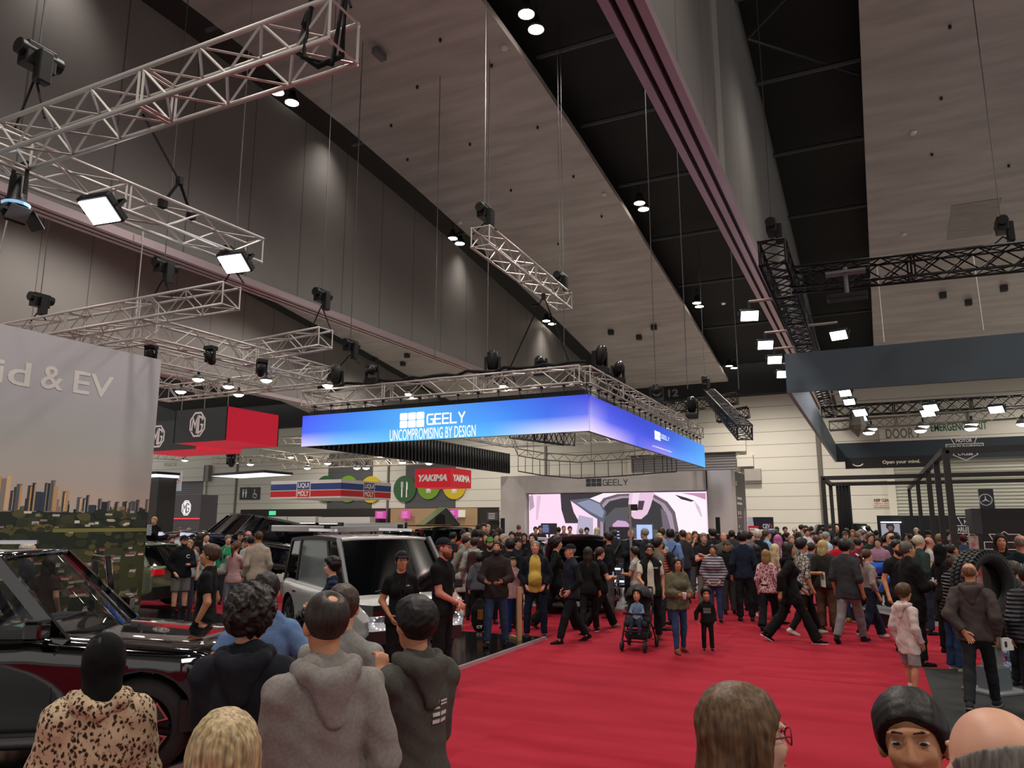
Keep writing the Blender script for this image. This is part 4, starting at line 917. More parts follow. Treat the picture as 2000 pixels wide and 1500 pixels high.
# black trusses on the right
zk = 8.6
G1, G2 = pz(1508, 492, zk), pz(1622, 800, 8.3)
truss('black truss running away along the grey bulkhead with white lamps on outriggers', G1, G2, .6, BLK, style='x', pitch=.7)
H1, H2 = pz(1545, 548, zk - .1), pz(2040, 497, zk - .1)
truss('black truss crossing above the dark blue hanging banner', H1, H2, .55, BLK, style='x', pitch=.8)
chain_hoist('black hoist with silver body on the near end of the black truss beside the bulkhead', G1 + (G2 - G1) * .012 + Vector((0, 0, .3)), sling=.15, group='hoists of the black rig')
chain_hoist('black hoist on the cross truss at the picture edge', mid(H1, H2, .86) + Vector((0, 0, .26)), sling=.3, group='hoists of the black rig')
for i, (px, py, ox) in enumerate(((1464, 617, -1), (1495, 674, -1), (1513, 703, -1), (1530, 731, -1), (1638, 655, 1), (1651, 768, 1), (1659, 785, 1))):
    # the lamp stands out sideways from the truss
    best = min((k / 60 for k in range(61)), key=lambda k: abs(((CR.transposed() @ (mid(G1, G2, k) + Vector((ox * 1.1, 0, -.5)) - O)).y / -(CR.transposed() @ (mid(G1, G2, k) + Vector((ox * 1.1, 0, -.5)) - O)).z) + (py - CY) / F))
    c = mid(G1, G2, best); p = pY(px, py, c.y)
    flood('white flood lamp on an outrigger %s' % ('%s of the four beside the dark strip' % ('nearest', 'second', 'third', 'furthest')[i] if ox < 0 else ('over the banner edge', 'upper one seen under the banner', 'lower one seen under the banner')[i - 4]), p, (.25 * -ox, -.9, -.8), (.55, .36, .12), group='outrigger flood lamps of the black truss')
    tg = thing('outrigger_arm', 'grey outrigger tube carrying a white flood lamp %s' % ('nearest', 'second', 'third', 'fourth', 'over the banner edge', 'upper one under the banner', 'lower one under the banner')[i], 'arm', (p.x, p.y, p.z + .42), group='outrigger arms of the black truss')
    MB().tube((0, 0, 0), (c.x - p.x, 0, 0), .045, n=7).build('tube', mat('pinkish grey tube', '#a79b99', .4, .4), tg); MB().box((0, 0, -.1), (.07, .07, .22)).build('mounting_clamp', BLK, tg)
t = thing('unlit_flood_lamp', 'dark unlit flood lamp hanging below the black cross truss', 'lamp', pz(1655, 580, zk - 1.)); MB().box((0, 0, 0), (.9, .4, .12)).build('housing', BLK, t, bevel=.02); MB().tube((0, 0, 0), (0, 0, .75), .05).build('stem', GREY, t); MB().box((0, 0, .62), (.9, .3, .06)).build('mounting_plate', GREY, t)
J1, J2 = pz(1605, 805, 7.6), pz(2060, 779, 7.6); truss('black truss seen in the gap under the dark blue banner', J1, J2, .5, BLK, style='x')
K1, K2 = pY(1620, 832, 40), pY(2040, 803, 40); truss('grey flat truss with pairs of round lamps under the black truss', K1, K2, .45, mat('dull aluminium', '#7d7a70', .5, .6))
for i, (px, py) in enumerate(((1680, 806), (1680, 816), (1818, 797), (1812, 807), (1946, 800))): flood('square white flood lamp under the black truss seen below the banner', pz(px, py, 7.0), (-.3, -.7, -.8), (.62, .42, .14), group='square floods below the banner')
for i, (px, py) in enumerate(((1702, 838), (1697, 845), (1803, 833), (1798, 841), (1898, 829), (1896, 837), (1998, 828))): par_can('round white lamp hanging on the grey flat truss', pY(px, py, 40 - .3), 'round lamps of the grey flat truss', .26)
t = thing('lamp_cage', 'wire cage of stacked lamps hanging below the white floods', 'lamp cluster', pY(1676, 852, 38)); mb = MB(); mb.lathe([(.28, 1.2), (.36, .5), (.3, .3), (.001, -.05)], 6); mb.build('cage', mat('dull aluminium', '#7d7a70', .5, .6), t); MB().box((0, 0, .8), (.5, .3, .5)).build('mounting_core', BLK, t)
# ================================================================ stands, signs and screens
FY = lambda y: plane_M((0, y, 0), (1, 0, 0), (0, 0, 1))      # faces the viewer; u = world x, v = world z
FX = lambda x: plane_M((x, 0, 0), (0, 1, 0), (0, 0, 1))      # faces +x; u = world y, v = world z
def bxY(y, a, b, c, d):
    p, q = pY(a, b, y), pY(c, d, y); return (p.x + q.x) / 2, (p.z + q.z) / 2, abs(q.x - p.x), abs(p.z - q.z)
def bxX(x, a, b, c, d):
    p, q = pX(a, b, x), pX(c, d, x); return (p.y + q.y) / 2, (p.z + q.z) / 2, abs(q.y - p.y), abs(p.z - q.z)
def glow(name, c, s=1.): return mat(name, '#101010', .5, emit=c, es=s)
def ltr(mb, M, body, box, d=.006, bold=.0): letter(mb, M, body, box[0], box[1], box[2], box[3], d, bold=bold)
GE = {'G': [[(1, .95), (.12, .95), (.0, .8), (0, .2), (.12, .05), (1, .05), (1, .5), (.5, .5)]], 'E': [[(1, .95), (.0, .95), (.0, .05), (1, .05)], [(0, .5), (.95, .5)]], 'L': [[(0, 1), (0, .05), (1, .05)]], 'Y': [[(0, 1), (.5, .45), (1, 1)], [(.5, .45), (.5, 0)]]}
def wide_word(mb, M, box, d=.006, wt=.12):
    cx, cz, w, h = box; n = 5; cw = w / (n + .28 * (n - 1))
    for i, ch in enumerate('GEELY'):
        x0 = cx - w / 2 + i * cw * 1.28
        for st in GE[ch]: stroke(mb, M, [(x0 + a * cw, cz - h / 2 + b * h) for a, b in st], h * wt * 1.25, d)
def six_tiles(mb, M, box, d=.006):
    cx, cz, w, h = box
    for i in range(3):
        for j in range(2): flat(mb, M, rrect(w / 3 * .93, h / 2 * .93, h * .07, cx + (i - 1) * w / 3, cz + (j - .5) * h / 2, 2), d)
# ---- hanging blue screen ring
LX0, LX1, LY0, LY1, LZ0, LZ1 = -16.35, -6.65, 18.5, 33.6, 4.56, 5.54
def t_screen(stops_u, axis, u0, u1):
    """a screen image: blue fading to cyan and white, across and down the screen"""
    def f(nt, b, c):
        tc = node(nt, 'ShaderNodeTexCoord'); sp = node(nt, 'ShaderNodeSeparateXYZ'); nt.links.new(tc.outputs['Object'], sp.inputs[0])
        u = node(nt, 'ShaderNodeMapRange'); u.inputs[1].default_value = u0; u.inputs[2].default_value = u1; nt.links.new(sp.outputs[axis], u.inputs[0])
        v = node(nt, 'ShaderNodeMapRange'); v.inputs[1].default_value = LZ0; v.inputs[2].default_value = LZ1; nt.links.new(sp.outputs[2], v.inputs[0])
        a = ramp(nt, stops_u[0]); bb = ramp(nt, stops_u[1]); cc = ramp(nt, stops_u[2])
        for r in (a, bb, cc): nt.links.new(u.outputs[0], r.inputs[0])
        r1 = node(nt, 'ShaderNodeMapRange'); r1.inputs[1].default_value = 0; r1.inputs[2].default_value = .45; nt.links.new(v.outputs[0], r1.inputs[0])
        r2 = node(nt, 'ShaderNodeMapRange'); r2.inputs[1].default_value = .4; r2.inputs[2].default_value = 1.; nt.links.new(v.outputs[0], r2.inputs[0])
        m1 = node(nt, 'ShaderNodeMixRGB'); nt.links.new(r1.outputs[0], m1.inputs[0]); nt.links.new(a.outputs[0], m1.inputs[1]); nt.links.new(bb.outputs[0], m1.inputs[2])
        m2 = node(nt, 'ShaderNodeMixRGB'); nt.links.new(r2.outputs[0], m2.inputs[0]); nt.links.new(m1.outputs[0], m2.inputs[1]); nt.links.new(cc.outputs[0], m2.inputs[2])
        nt.links.new(m2.outputs[0], b.inputs['Emission Color']); b.inputs['Emission Strength'].default_value = 1.; b.inputs['Base Color'].default_value = (.01, .01, .01, 1)
    return f
SCRF = mat('blue screen front', '#050505', .4, tex=t_screen(([(0, '#ead8ff'), (.14, '#8fd0ff'), (.35, '#66c6f8'), (.7, '#62c2ff'), (.86, '#d4e2ff'), (1, '#f3e6ff')], [(0, '#4a68ff'), (.2, '#3f92fa'), (.45, '#55b8f8'), (.72, '#4a9cff'), (.88, '#3f74f0'), (1, '#6a7cf4')], [(0, '#3f50f6'), (.2, '#3a82f4'), (.45, '#54aef8'), (.75, '#3f7cf0'), (1, '#3340d8')]), 0, LX0, LX1))
SCRS = mat('blue screen side', '#050505', .4, tex=t_screen(([(0, '#f4e2ff'), (.15, '#d8c0ff'), (.3, '#5c6cf4'), (.5, '#9a86f0'), (.65, '#5a9cff'), (1, '#58b8ff')], [(0, '#b0a8ff'), (.12, '#5060f0'), (.4, '#3a50e0'), (.7, '#3f80f4'), (1, '#4fb0fa')], [(0, '#3440d8'), (.3, '#2f40cc'), (.6, '#3058d8'), (1, '#4a9cf4')]), 1, LY0, LY1))
GLW = glow('white screen print', '#ffffff', 1.25)
t = thing('led_banner_ring', 'hanging ring of bright blue screens with white logo and slogan', 'screen', (0, 0, 0))
MB().box(((LX0 + LX1) / 2, LY0 + .07, (LZ0 + LZ1) / 2), (LX1 - LX0, .12, LZ1 - LZ0)).build('front_frame', BLK, t)
MB().face([(LX0, LY0, LZ0), (LX1, LY0, LZ0), (LX1, LY0, LZ1), (LX0, LY0, LZ1)]).build('front_screen', SCRF, t)
MB().box((LX1 - .07, (LY0 + LY1) / 2 + .1, (LZ0 + LZ1) / 2), (.12, LY1 - LY0 - .2, LZ1 - LZ0)).build('side_frame', BLK, t)
MB().face([(LX1, LY0, LZ0), (LX1, LY1, LZ0), (LX1, LY1, LZ1), (LX1, LY0, LZ1)]).build('side_screen', SCRS, t)
mb = MB(); mb.box((LX0 + .06, (LY0 + LY1) / 2 + .1, (LZ0 + LZ1) / 2), (.1, LY1 - LY0 - .3, LZ1 - LZ0)); y = LY0 + .35
while y < LY1 - .2: mb.box((LX0 + .15, y, (LZ0 + LZ1) / 2), (.09, .10, LZ1 - LZ0 - .04)); y += .25
mb.m(1); rr = random.Random(3); y = LY0 + .47
while y < LY1 - .2:
    for k in range(2):
        if rr.random() < .75: mb.box((LX0 + .125, y, LZ0 + .1 + rr.random() * .8), (.02, .03, .05))
    y += .25
mb.build('module_backs', [BLKP, glow('green status light', '#9fb84a', .8)], t, True)
mb = MB(); M = FY(LY0); six_tiles(mb, M, bxY(LY0, 781, 807, 829, 834)); wide_word(mb, M, bxY(LY0, 835, 809, 908, 825)); ltr(mb, M, 'UNCOMPROMISING BY DESIGN', bxY(LY0, 762, 840, 929, 852), bold=.0)
mb.build('front_lettering', GLW, t)
mb = MB(); M = FX(LX1); six_tiles(mb, M, bxX(LX1, 1278, 840, 1290, 862)); wide_word(mb, M, bxX(LX1, 1291, 848, 1307, 862)); ltr(mb, M, 'UNCOMPROMISING BY DESIGN', bxX(LX1, 1274, 869, 1311, 884), bold=.0)
mb.build('side_lettering', GLW, t)
zl = 6.12
cF = [Vector((LX0 - .1, LY0 + .25, zl)), Vector((LX1 - .25, LY0 + .25, zl)), Vector((LX1 - .25, LY1, zl)), Vector((LX0 + .1, LY1, zl))]
for i, lab in enumerate(('silver truss along the front top of the blue screen ring', 'silver truss along the receding side of the blue screen ring', 'silver truss closing the far end of the blue screen ring', 'silver truss over the back of the dark screen modules')):
    truss(lab, cF[i], cF[(i + 1) % 4], .46, ALU, group='trusses carrying the blue screen ring', pitch=.6)
t = bpy.data.objects['led_banner_ring']
for k in range(15): x = LX0 + .4 + k * .66; mb = MB(); mb.tube((x, LY0 + .08, LZ1), (x, LY0 + .08, zl - .28), .015, n=5); mb.box((x, LY0 + .1, zl - .29), (.06, .1, .06)); mb.build('hanging_bracket', BLK, t)
for k in range(22): y = LY0 + .5 + k * .68; mb = MB(); mb.tube((LX1 - .1, y, LZ1), (LX1 - .1, y, zl - .28), .015, n=5); mb.box((LX1 - .1, y, zl - .29), (.1, .06, .06)); mb.build('hanging_bracket', BLK, t)
MB().box(((LX0 + LX1) / 2, LY0 + .3, LZ1 + .09), (LX1 - LX0 - .3, .3, .14)).build('top_shroud', BLK, bpy.data.objects['led_banner_ring'])
mb = MB(); mb.path([(LX0 + .3 + k * .4, LY0 + .3 + .1 * math.sin(k * 1.7), zl + .38 + .05 * math.sin(k * 2.3)) for k in range(24)], .05, 6); tag(mb.build('hanging_cable_run', BLKF, smooth=False), 'black cables lying along the top of the blue screen truss', 'cable')
for i, (px, py, lab, rz, tl, sc) in enumerate(((962, 738, 'large black moving head lamp on the blue screen truss, at the sling', .4, .3, 1.25), (1057, 735, 'black moving head lamp on the truss, between the two sling legs', 0, 1.2, 1.0), (1172, 730, 'black moving head lamp at the near corner of the blue screen truss', 1., .5, 1.25), (1207, 750, 'black moving head lamp just past the near truss corner', .7, .9, 1.1), (1283, 790, 'black moving head lamp halfway along the receding blue screen truss', .2, 1.4, 1.3), (1352, 818, 'black moving head lamp at the far end of the receding blue screen truss', .2, .6, 1.4), (655, 764, 'black moving head lamp at the far corner of the blue screen truss front', .5, .2, 1.3), (727, 752, 'black moving head lamp with a bracket above the blue screen front', .2, 1.6, 1.2))):
    p = pz(px, py, zl + .25); moving_head(lab, p, rz, tl, sc)
t = thing('sling_bridle', 'steel cable bridle spreading from the lone truss to the blue screen truss', 'sling', EB); mb = MB()
for px in (985, 1125): q = pz(px, 742, zl + .25) - EB; mb.tube((0, 0, 0), q, .022, n=5); mb.tube(q * .86, q + Vector((.35, 0, -.1)), .02, n=4); mb.tube(q * .86, q + Vector((-.35, 0, -.1)), .02, n=4)
mb.build('hanging_legs', BLKF, t); MB().box((0, 0, -.05), (.1, .1, .2)).build('hook', BLK, t)
for i, (px, py) in enumerate(((797, 770), (803, 774), (982, 754), (990, 757))): par_can('little lit lamp on the front truss of the blue screens', pz(px, py, zl - .15), 'little lamps of the blue screen truss', .1)
for i, (px, lab) in enumerate(((952, 'vertical cable beside the large moving head lamp'), (1281, 'vertical cable rising from the receding blue screen truss'), (1343, 'vertical cable near the bay number'), (1443, 'vertical cable hanging from the ceiling at the black truss cluster'), (1103, 'vertical cable passing the wide grey ceiling panel'), (849, 'vertical cable against the grey bulkhead'), (683, 'vertical cable descending to the far hoist'))):
    p = pz(px, 760 if px > 900 else 700, 6.3 if px > 900 else 7.5); cable(lab, p, (p.x, p.y, ztop(p.x, p.y)), .014)
chain_hoist('black hoist hanging over the open floor left of the blue screens', pz(683, 712, 6.9), sling=.3, group='hoists of the far rigs')
# black truss cluster at the back of the blue ring
b1, b2, b3 = pY(1290, 800, 38), pY(1440, 778, 38), pY(1455, 845, 27)
truss('black truss of the cluster behind the receding screen, across the hall', b1, b2, .5, BLK, style='x', group='black truss cluster'); truss('black truss of the cluster coming towards the hall, ending in a boxed corner', pY(1385, 770, 38), b3, .5, BLK, style='x', group='black truss cluster'); truss('short upper black truss of the cluster against the cream wall', pY(1400, 815, 34), pY(1462, 805, 34), .45, BLK, style='x', group='black truss cluster')
chain_hoist('black hoist over the black truss cluster', pY(1378, 772, 38) + Vector((0, 0, .2)), sling=.3, group='hoists of the far rigs')
truss('black truss end peeping out under the blue screen front', pY(1005, 846, 30), pY(1112, 858, 26), .45, BLK, style='x')
# curved thin truss with a row of drop rods
t = thing('curved_truss', 'thin curved silver truss with a row of drop rods over the stand wall', 'truss'); pts = [pY(px, py, 31.5 + dy) for px, py, dy in ((1003, 868, 0), (1012, 890, 0), (1060, 898, .2), (1130, 903, .4), (1220, 897, .4), (1290, 890, 0), (1320, 888, 0))]
mb = MB()
for dz in (0, .32): mb.path([p + Vector((0, 0, dz)) for p in pts], .03, 5)
for a, b in zip(pts, pts[1:]):
    n = max(2, int((b - a).length / .3))
    for k in range(n): mb.tube(a.lerp(b, k / n) + Vector((0, 0, .32 * (k % 2))), a.lerp(b, (k + 1) / n) + Vector((0, 0, .32 * ((k + 1) % 2))), .014, n=4)
mb.build('chords', mat('dull aluminium', '#7d7a70', .5, .6), t); mb = MB()
for k in range(18):
    s = k / 17 * (len(pts) - 2); a = pts[1 + min(int(s), len(pts) - 3)].lerp(pts[2 + min(int(s), len(pts) - 3)], s - min(int(s), len(pts) - 3)); mb.tube(a, a - Vector((0, 0, .72)), .016, n=4)
mb.path([p - Vector((0, 0, .72)) for p in pts[1:]], .025, 5); mb.build('hanging_rods', BLK, t)
for px, py in ((1030, 890), (1042, 890), (1155, 900), (1240, 895)):
    p = pY(px, py, 31.9); cable('thin cable with a black sling leg down to the curved truss', p, p + Vector((0, 0, 3.4)), .014, group='cables of the curved truss')
# ---- the stand wall with the big screen
SX0, SX1, SY, SZ = -16.75, -5.55, 33.55, 4.43
M_STAND = mat('pale pinkish stand wall', '#d2ccc8', .35, tex=t_noise(lin('#bfb9b6') + (1,), .35, 4, (1, 1, .3), lo=.4, hi=.62))
M_STOND = mat('dark graphite panel', '#5b5d5b', .5)
t = thing('stand_wall', 'tall pale grey exhibition wall framing a huge pink picture screen', 'wall display')
s0 = pY(1027, 963, SY); s1 = pY(1380, 962, SY); scx, scz = (s0.x + s1.x) / 2, s0.z
mb = MB(); mb.box(((SX0 + s0.x - .05) / 2, SY + .5, SZ / 2), (s0.x - .05 - SX0, 1., SZ)); mb.box(((SX1 + s1.x) / 2, SY + .5, SZ / 2), (SX1 - s1.x, 1., SZ)); mb.box((scx, SY + .5, (SZ + scz) / 2), (s1.x - s0.x + .1, 1., SZ - scz)); mb.build('portal', M_STAND, t)
MB().box((SX1 - .05, SY + 2.4, SZ / 2), (.1, 2.8, SZ)).build('return_panel', M_STOND, t); MB().box((SX0 + .5, SY + 2.2, SZ / 2), (1., 2.4, SZ)).build('back_wing', M_STAND, t)
mb = MB(); M = FY(SY); six_tiles(mb, M, bxY(SY, 1144, 935, 1175.5, 950)); wide_word(mb, M, bxY(SY, 1178, 937, 1226, 947.5)); mb.build('lettering', mat('dark lettering', '#42454a', .5), t)
mb = MB(); M = FX(SX1)
six_tiles(mb, M, (SY + 1.25, 3.9, .28, .2)); flat(mb, M, rect(1.3, .10, SY + 1.9, 3.25), .006); flat(mb, M, rect(1.4, .10, SY + 1.9, 3.02), .006)
for k in range(2):
    for j in range(2): flat(mb, M, rect(.3, .16 if j == 0 else .05, SY + 1.45 + k * .55, 2.6 - j * .2), .006)
for k in range(3): flat(mb, M, rect(.22, .12, SY + 1.45, 2.0 - .22 * k), .006)
mb.build('printed_words', WHITE, t)
mb = MB(); flat(mb, M, [(SY + 3.7, 2.6), (SY + 3.4, 2.9), (SY + 2.9, 2.6), (SY + 2.7, 1.9), (SY + 2.8, 1.2), (SY + 3.7, 1.0)], .006); mb.build('printed_car_picture', mat('printed lilac', '#9a94a6', .5), t)
BGP = glow('screen pink', '#f3d3ea', 1.1); t2 = thing('picture_screen', 'huge lit screen showing a pink and charcoal car interior close up', 'screen')
pp = lambda L: [(min(max(pY(a, b, SY + .2).x, s0.x + .04), s1.x - .06), min(max(pY(a, b, SY + .2).z, .5), scz - .06)) for a, b in L]
MB().box((scx, SY + .3, scz / 2 + .2), (s1.x - s0.x - .06, .1, scz - .46)).build('frame', BLK, t2)
M = FY(SY + .25); mb = MB(); flat(mb, M, rect(s1.x - s0.x - .1, scz - .52, scx, scz / 2 + .2), .002)
SCOL = [BGP]; lay = [.004]
def scr(c, poly, s=1.):
    SCOL.append(glow('screen ' + c, c, s)); mb.m(len(SCOL) - 1); lay[0] += .0015; flat(mb, M, pp(poly), lay[0])
for c, poly in (('#fdf3fb', [(1276, 962), (1380, 962), (1380, 1075), (1322, 1075), (1324, 1035), (1318, 1000), (1298, 975)]), ('#fbeef8', [(1140, 974), (1175, 963), (1232, 963), (1200, 970), (1172, 984)]), ('#dcb6d2', [(1024, 966), (1030, 966), (1026, 1060), (1024, 1060)]), ('#b99bb0', [(1032, 970), (1040, 966), (1043, 990), (1034, 998)]), ('#e2bfd8', [(1048, 968), (1056, 968), (1050, 1015), (1046, 1015)]),
                ('#6d5c68', [(1166, 988), (1178, 973), (1205, 965), (1240, 963.5), (1278, 966), (1303, 980), (1318, 1000), (1325, 1035), (1325, 1070), (1166, 1070)]), ('#a493a4', [(1172, 990), (1184, 976), (1210, 969), (1240, 968), (1275, 971), (1298, 984), (1312, 1004), (1318, 1036), (1318, 1070), (1172, 1070)]), ('#38363a', [(1178, 992), (1190, 979), (1215, 973), (1240, 972), (1272, 975), (1290, 986), (1302, 1006), (1310, 1036), (1310, 1070), (1178, 1070)]), ('#57545a', [(1182, 1010), (1200, 992), (1230, 990), (1226, 1010), (1232, 1030), (1300, 1036), (1300, 1060), (1182, 1060)]), ('#6f6472', [(1290, 992), (1300, 1000), (1310, 1040), (1295, 1040)]),
                ('#3a3339', [(1094, 964), (1178, 963), (1150, 974), (1114, 978), (1120, 1000), (1132, 1022), (1104, 1022), (1096, 995)]), ('#5d6172', [(1112, 977), (1150, 972.5), (1172, 982), (1184, 1000), (1180, 1022), (1150, 1004), (1124, 985)]), ('#8d93ad', [(1126, 982), (1150, 976), (1170, 984), (1180, 1000), (1176, 1012), (1150, 998)]), ('#b7aec8', [(1130, 1006), (1158, 1012), (1158, 1070), (1122, 1070)]), ('#cfa6cf', [(1196, 1024), (1206, 1016), (1222, 1018), (1232, 1028), (1226, 1040), (1198, 1036)]),
                ('#e9c6df', [(1229, 962), (1278, 962), (1270, 990), (1264, 1004), (1252, 1014), (1238, 1013), (1228, 1003), (1227, 985)]), ('#f6dcef', [(1236, 962), (1250, 962), (1240, 1000), (1231, 998)]), ('#3a3038', [(1318, 966), (1340, 972), (1356, 978), (1350, 980), (1330, 975)]), ('#c88fb4', [(1330, 963), (1378, 963), (1378, 976), (1356, 968)]), ('#d8c6d6', [(1356, 978), (1366, 990), (1372, 1010), (1368, 1008), (1360, 992)])): scr(c, poly)
scr('#4a3a48', [(1247, 978), (1259, 978), (1255, 996), (1245, 996)])
mb.m(0); mb.build('picture', SCOL, t2)
for (px, pt, lab) in ((982, 1012, 'slim black column speaker by the shadowed end of the pale stand wall'), (1402, 1010, 'slim black column speaker in front of the pale stand wall, bright end')):
    p = pY(px, 1018, SY - .9); q = pY(px, pt, SY - .9); t = thing('column_speaker', lab, 'speaker', (p.x, p.y, .0)); MB().box((0, 0, q.z / 2 + .1), (.17, .14, q.z - .2)).build('cabinet', BLK, t, bevel=.01); MB().box((0, 0, .06), (.45, .45, .12)).build('base_plate', BLK, t)
S(MB().box(((LX0 + LX1) / 2 + .3, 26.1, .03), (10.6, 14.9, .06)).build('floor_stand', mat('glossy pale stand floor', '#b9bab6', .12)))
# ---- platform under the black and the white cars
M_GLOSS = mat('glossy black floor', '#17191b', .12, spec=.6)
S(MB().box((-12.3, 4.4, .03), (13., 18.3, .06)).build('floor_platform', M_GLOSS))  # near end lengthened out of view to darken the black car's reflections
mb = MB(); mb.box((-5.82, 4.4, .035), (.05, 18.3, .07)); S(mb.build('trim_9', mat('aluminium edge', '#c9ccd0', .3, .6)))
# ---- grey printed wall with city picture
GX = -15.6; gy1 = 12.48; gz = 6.1
def t_sky(nt, b, c):
    tc = node(nt, 'ShaderNodeTexCoord'); sp = node(nt, 'ShaderNodeSeparateXYZ'); nt.links.new(tc.outputs['Object'], sp.inputs[0]); mr = node(nt, 'ShaderNodeMapRange'); mr.inputs[1].default_value = 2.4; mr.inputs[2].default_value = 5.; nt.links.new(sp.outputs[2], mr.inputs[0])
    r = ramp(nt, [(0, '#c9ae9f'), (.25, '#b8aba4'), (.6, '#aeadab'), (1, '#b0aeb4')]); nt.links.new(mr.outputs[0], r.inputs[0]); nt.links.new(r.outputs[0], b.inputs['Base Color'])
t = thing('printed_wall', 'tall grey wall printed with a city skyline and pale words', 'wall display')
MB().box((GX - .2, gy1 - 5, gz / 2 + .03), (.4, 10, gz)).build('panel', mat('grey stand fabric', '#b0aeb4', .6, tex=t_sky), t)
mb = MB(); M = FX(GX)
for b, bx in (('id', (-4, 702, 57, 752)), ('&', (83, 712, 122, 764)), ('EV', (146, 724, 219, 778))):
    q = [pX(x, y, GX) for x, y in ((bx[0], bx[1]), (bx[2], bx[3]))]; h = {'id': .50, '&': .50, 'EV': .50}[b]; letter(mb, M, b, (q[0].y + q[1].y) / 2, (q[0].z + q[1].z) / 2 + .0, q[1].y - q[0].y, h, .008, bold=.012)
mb.build('lettering', mat('pale print', '#d6d2cc', .5), t)
mb = MB(); PAL = ['#23262a', '#3a3d44', '#5a5a60', '#8b7f78', '#c69a66', '#d8b48c', '#1c2418', '#2a3220', '#3c3f22', '#55502c', '#6e5d2e', '#8c3f2a', '#a9512f', '#d9d4cc', '#b9b3ab', '#74706c', '#7d7a3c', '#313a4c']; rr = random.Random(11); lay = [.003]
def q4(c, y0, z0, y1, z1, sk=0): lay[0] += .000012; mb.m(c); flat(mb, M, [(y0, z0), (y1, z0), (y1 + sk, z1), (y0 + sk, z1)], lay[0])
def gp(px, py): p = pX(px, py, GX); return p.y, p.z
q4(6, 2.6, .08, gy1, 2.47)
for k in range(150):
    y = 2.6 + rr.random() * 9.7; w = .05 + rr.random() * .14; h = .04 + rr.random() ** 2 * .22 * (1 if y < 10 else .8); q4(rr.choice([0, 1, 2, 3, 3, 14, 17, 2]), y, 2.40, y + w, 2.46 + h)
for (x0, x1, top, c) in ((-30, -8, 925, 1), (-8, 4, 930, 4), (4, 13, 934, 3), (14, 23, 929, 5), (21, 29, 958, 1), (28, 35, 951, 1), (33, 44, 945, 2), (55, 63, 948, 1), (64, 71, 943, 0), (70, 80, 960, 17), (80, 87, 961, 17), (88, 94, 943, 1), (94, 101, 944, 0), (100, 109, 938, 2), (106, 114, 950, 4), (122, 135, 958, 4), (123, 129, 960, 1), (151, 160, 971, 2), (162, 168, 973, 1), (169, 175, 967, 0), (192, 199, 974, 1), (210, 216, 978, 2), (225, 233, 980, 1), (245, 249, 979, 0), (252, 257, 981, 1), (266, 273, 976, 1), (285, 291, 975, 2)):
    (ya, za), (yb, _) = gp(x0, top), gp(x1, top); q4(c, ya, 2.42, yb, za)
    if c in (1, 2, 0): q4(rr.choice([3, 4, 5, 14]), ya + (yb - ya) * .62, 2.42, yb, za - .02)
for k in range(330):
    y = 2.6 + rr.random() * 9.8; z = 1.62 + rr.random() * .76; r = .05 + rr.random() * .12; mb.m(rr.choice([6, 6, 7, 7, 8, 8, 9, 10 if rr.random() < .4 else 7])); lay[0] += .000012; flat(mb, M, [(min(gy1, y + r * (1 + .3 * rr.random()) * math.cos(a * .7854)), z + r * .6 * (1 + .3 * rr.random()) * math.sin(a * .7854)) for a in range(8)], lay[0])
for k in range(70): y = 2.6 + rr.random() * 9.6; z = 1.95 + rr.random() * .45; q4(rr.choice([13, 14, 15, 3, 14]), y, z, y + .08 + rr.random() * .1, z + .03 + rr.random() * .03)
q4(16, 10.2, 1.98, gy1, 2.06)
q4(8, 2.6, .08, gy1, 1.62)
for k in range(420):
    y = 2.6 + rr.random() * 9.7; f = rr.random(); z = .12 + (1 - f) * 1.5 * .98; sc = .6 + .9 * (1.6 - z) / 1.5
    if rr.random() < .45: mb.m(rr.choice([7, 8, 9, 10, 6])); lay[0] += .000012; r = (.06 + rr.random() * .1) * sc; flat(mb, M, [(min(gy1, y + r * 1.2 * math.cos(a * .7854)), max(.08, z + r * .8 * math.sin(a * .7854))) for a in range(8)], lay[0])
    else:
        w = (.14 + rr.random() * .26) * sc; h = .05 * sc; w = min(w, gy1 - y - .05)
        if w > .03: q4(rr.choice([13, 14, 13, 15]), y, z, y + w, z + h); q4(rr.choice([11, 12, 11, 14, 15, 2]), y - .02, z + h, min(y + w, gy1 - .04), z + h * 2.0, .03)
mb.build('printed_city', [mat('print %d' % i, c, .6) for i, c in enumerate(PAL)], t)
# ---- hanging boxes with logos
def octa_mg(mb, M, cx, cz, r, d=.01, w=.09, fill=None):
    stroke(mb, M, ngon(8, r, R(22.5), cx, cz, .9, 1.05), r * w * 1.7, d, True); k = r * .62
    stroke(mb, M, [(cx - k * 1.05, cz - k * .95), (cx - k * .85, cz + k * .8), (cx - k * .45, cz - k * .2), (cx - k * .1, cz + k * .95), (cx - k * .1, cz - k * 1.2)], r * .17, d)
    stroke(mb, M, [(cx + k * .95, cz + k * .55), (cx + k * .75, cz + k * .9), (cx + k * .2, cz + k * 1.1), (cx + k * .2, cz - k * 1.2), (cx + k * .8, cz - k * .85), (cx + k * .95, cz - k * .1), (cx + k * .55, cz - k * .05)], r * .17, d)
REDB = mat('red fabric box', '#d5243b', .6, emit='#e0243f', es=.4); DKB = mat('charcoal fabric', '#303538', .7); LGO = mat('silver white logo', '#dfd6d8', .4)  # the red fabric glows faintly, only to lift its brightness
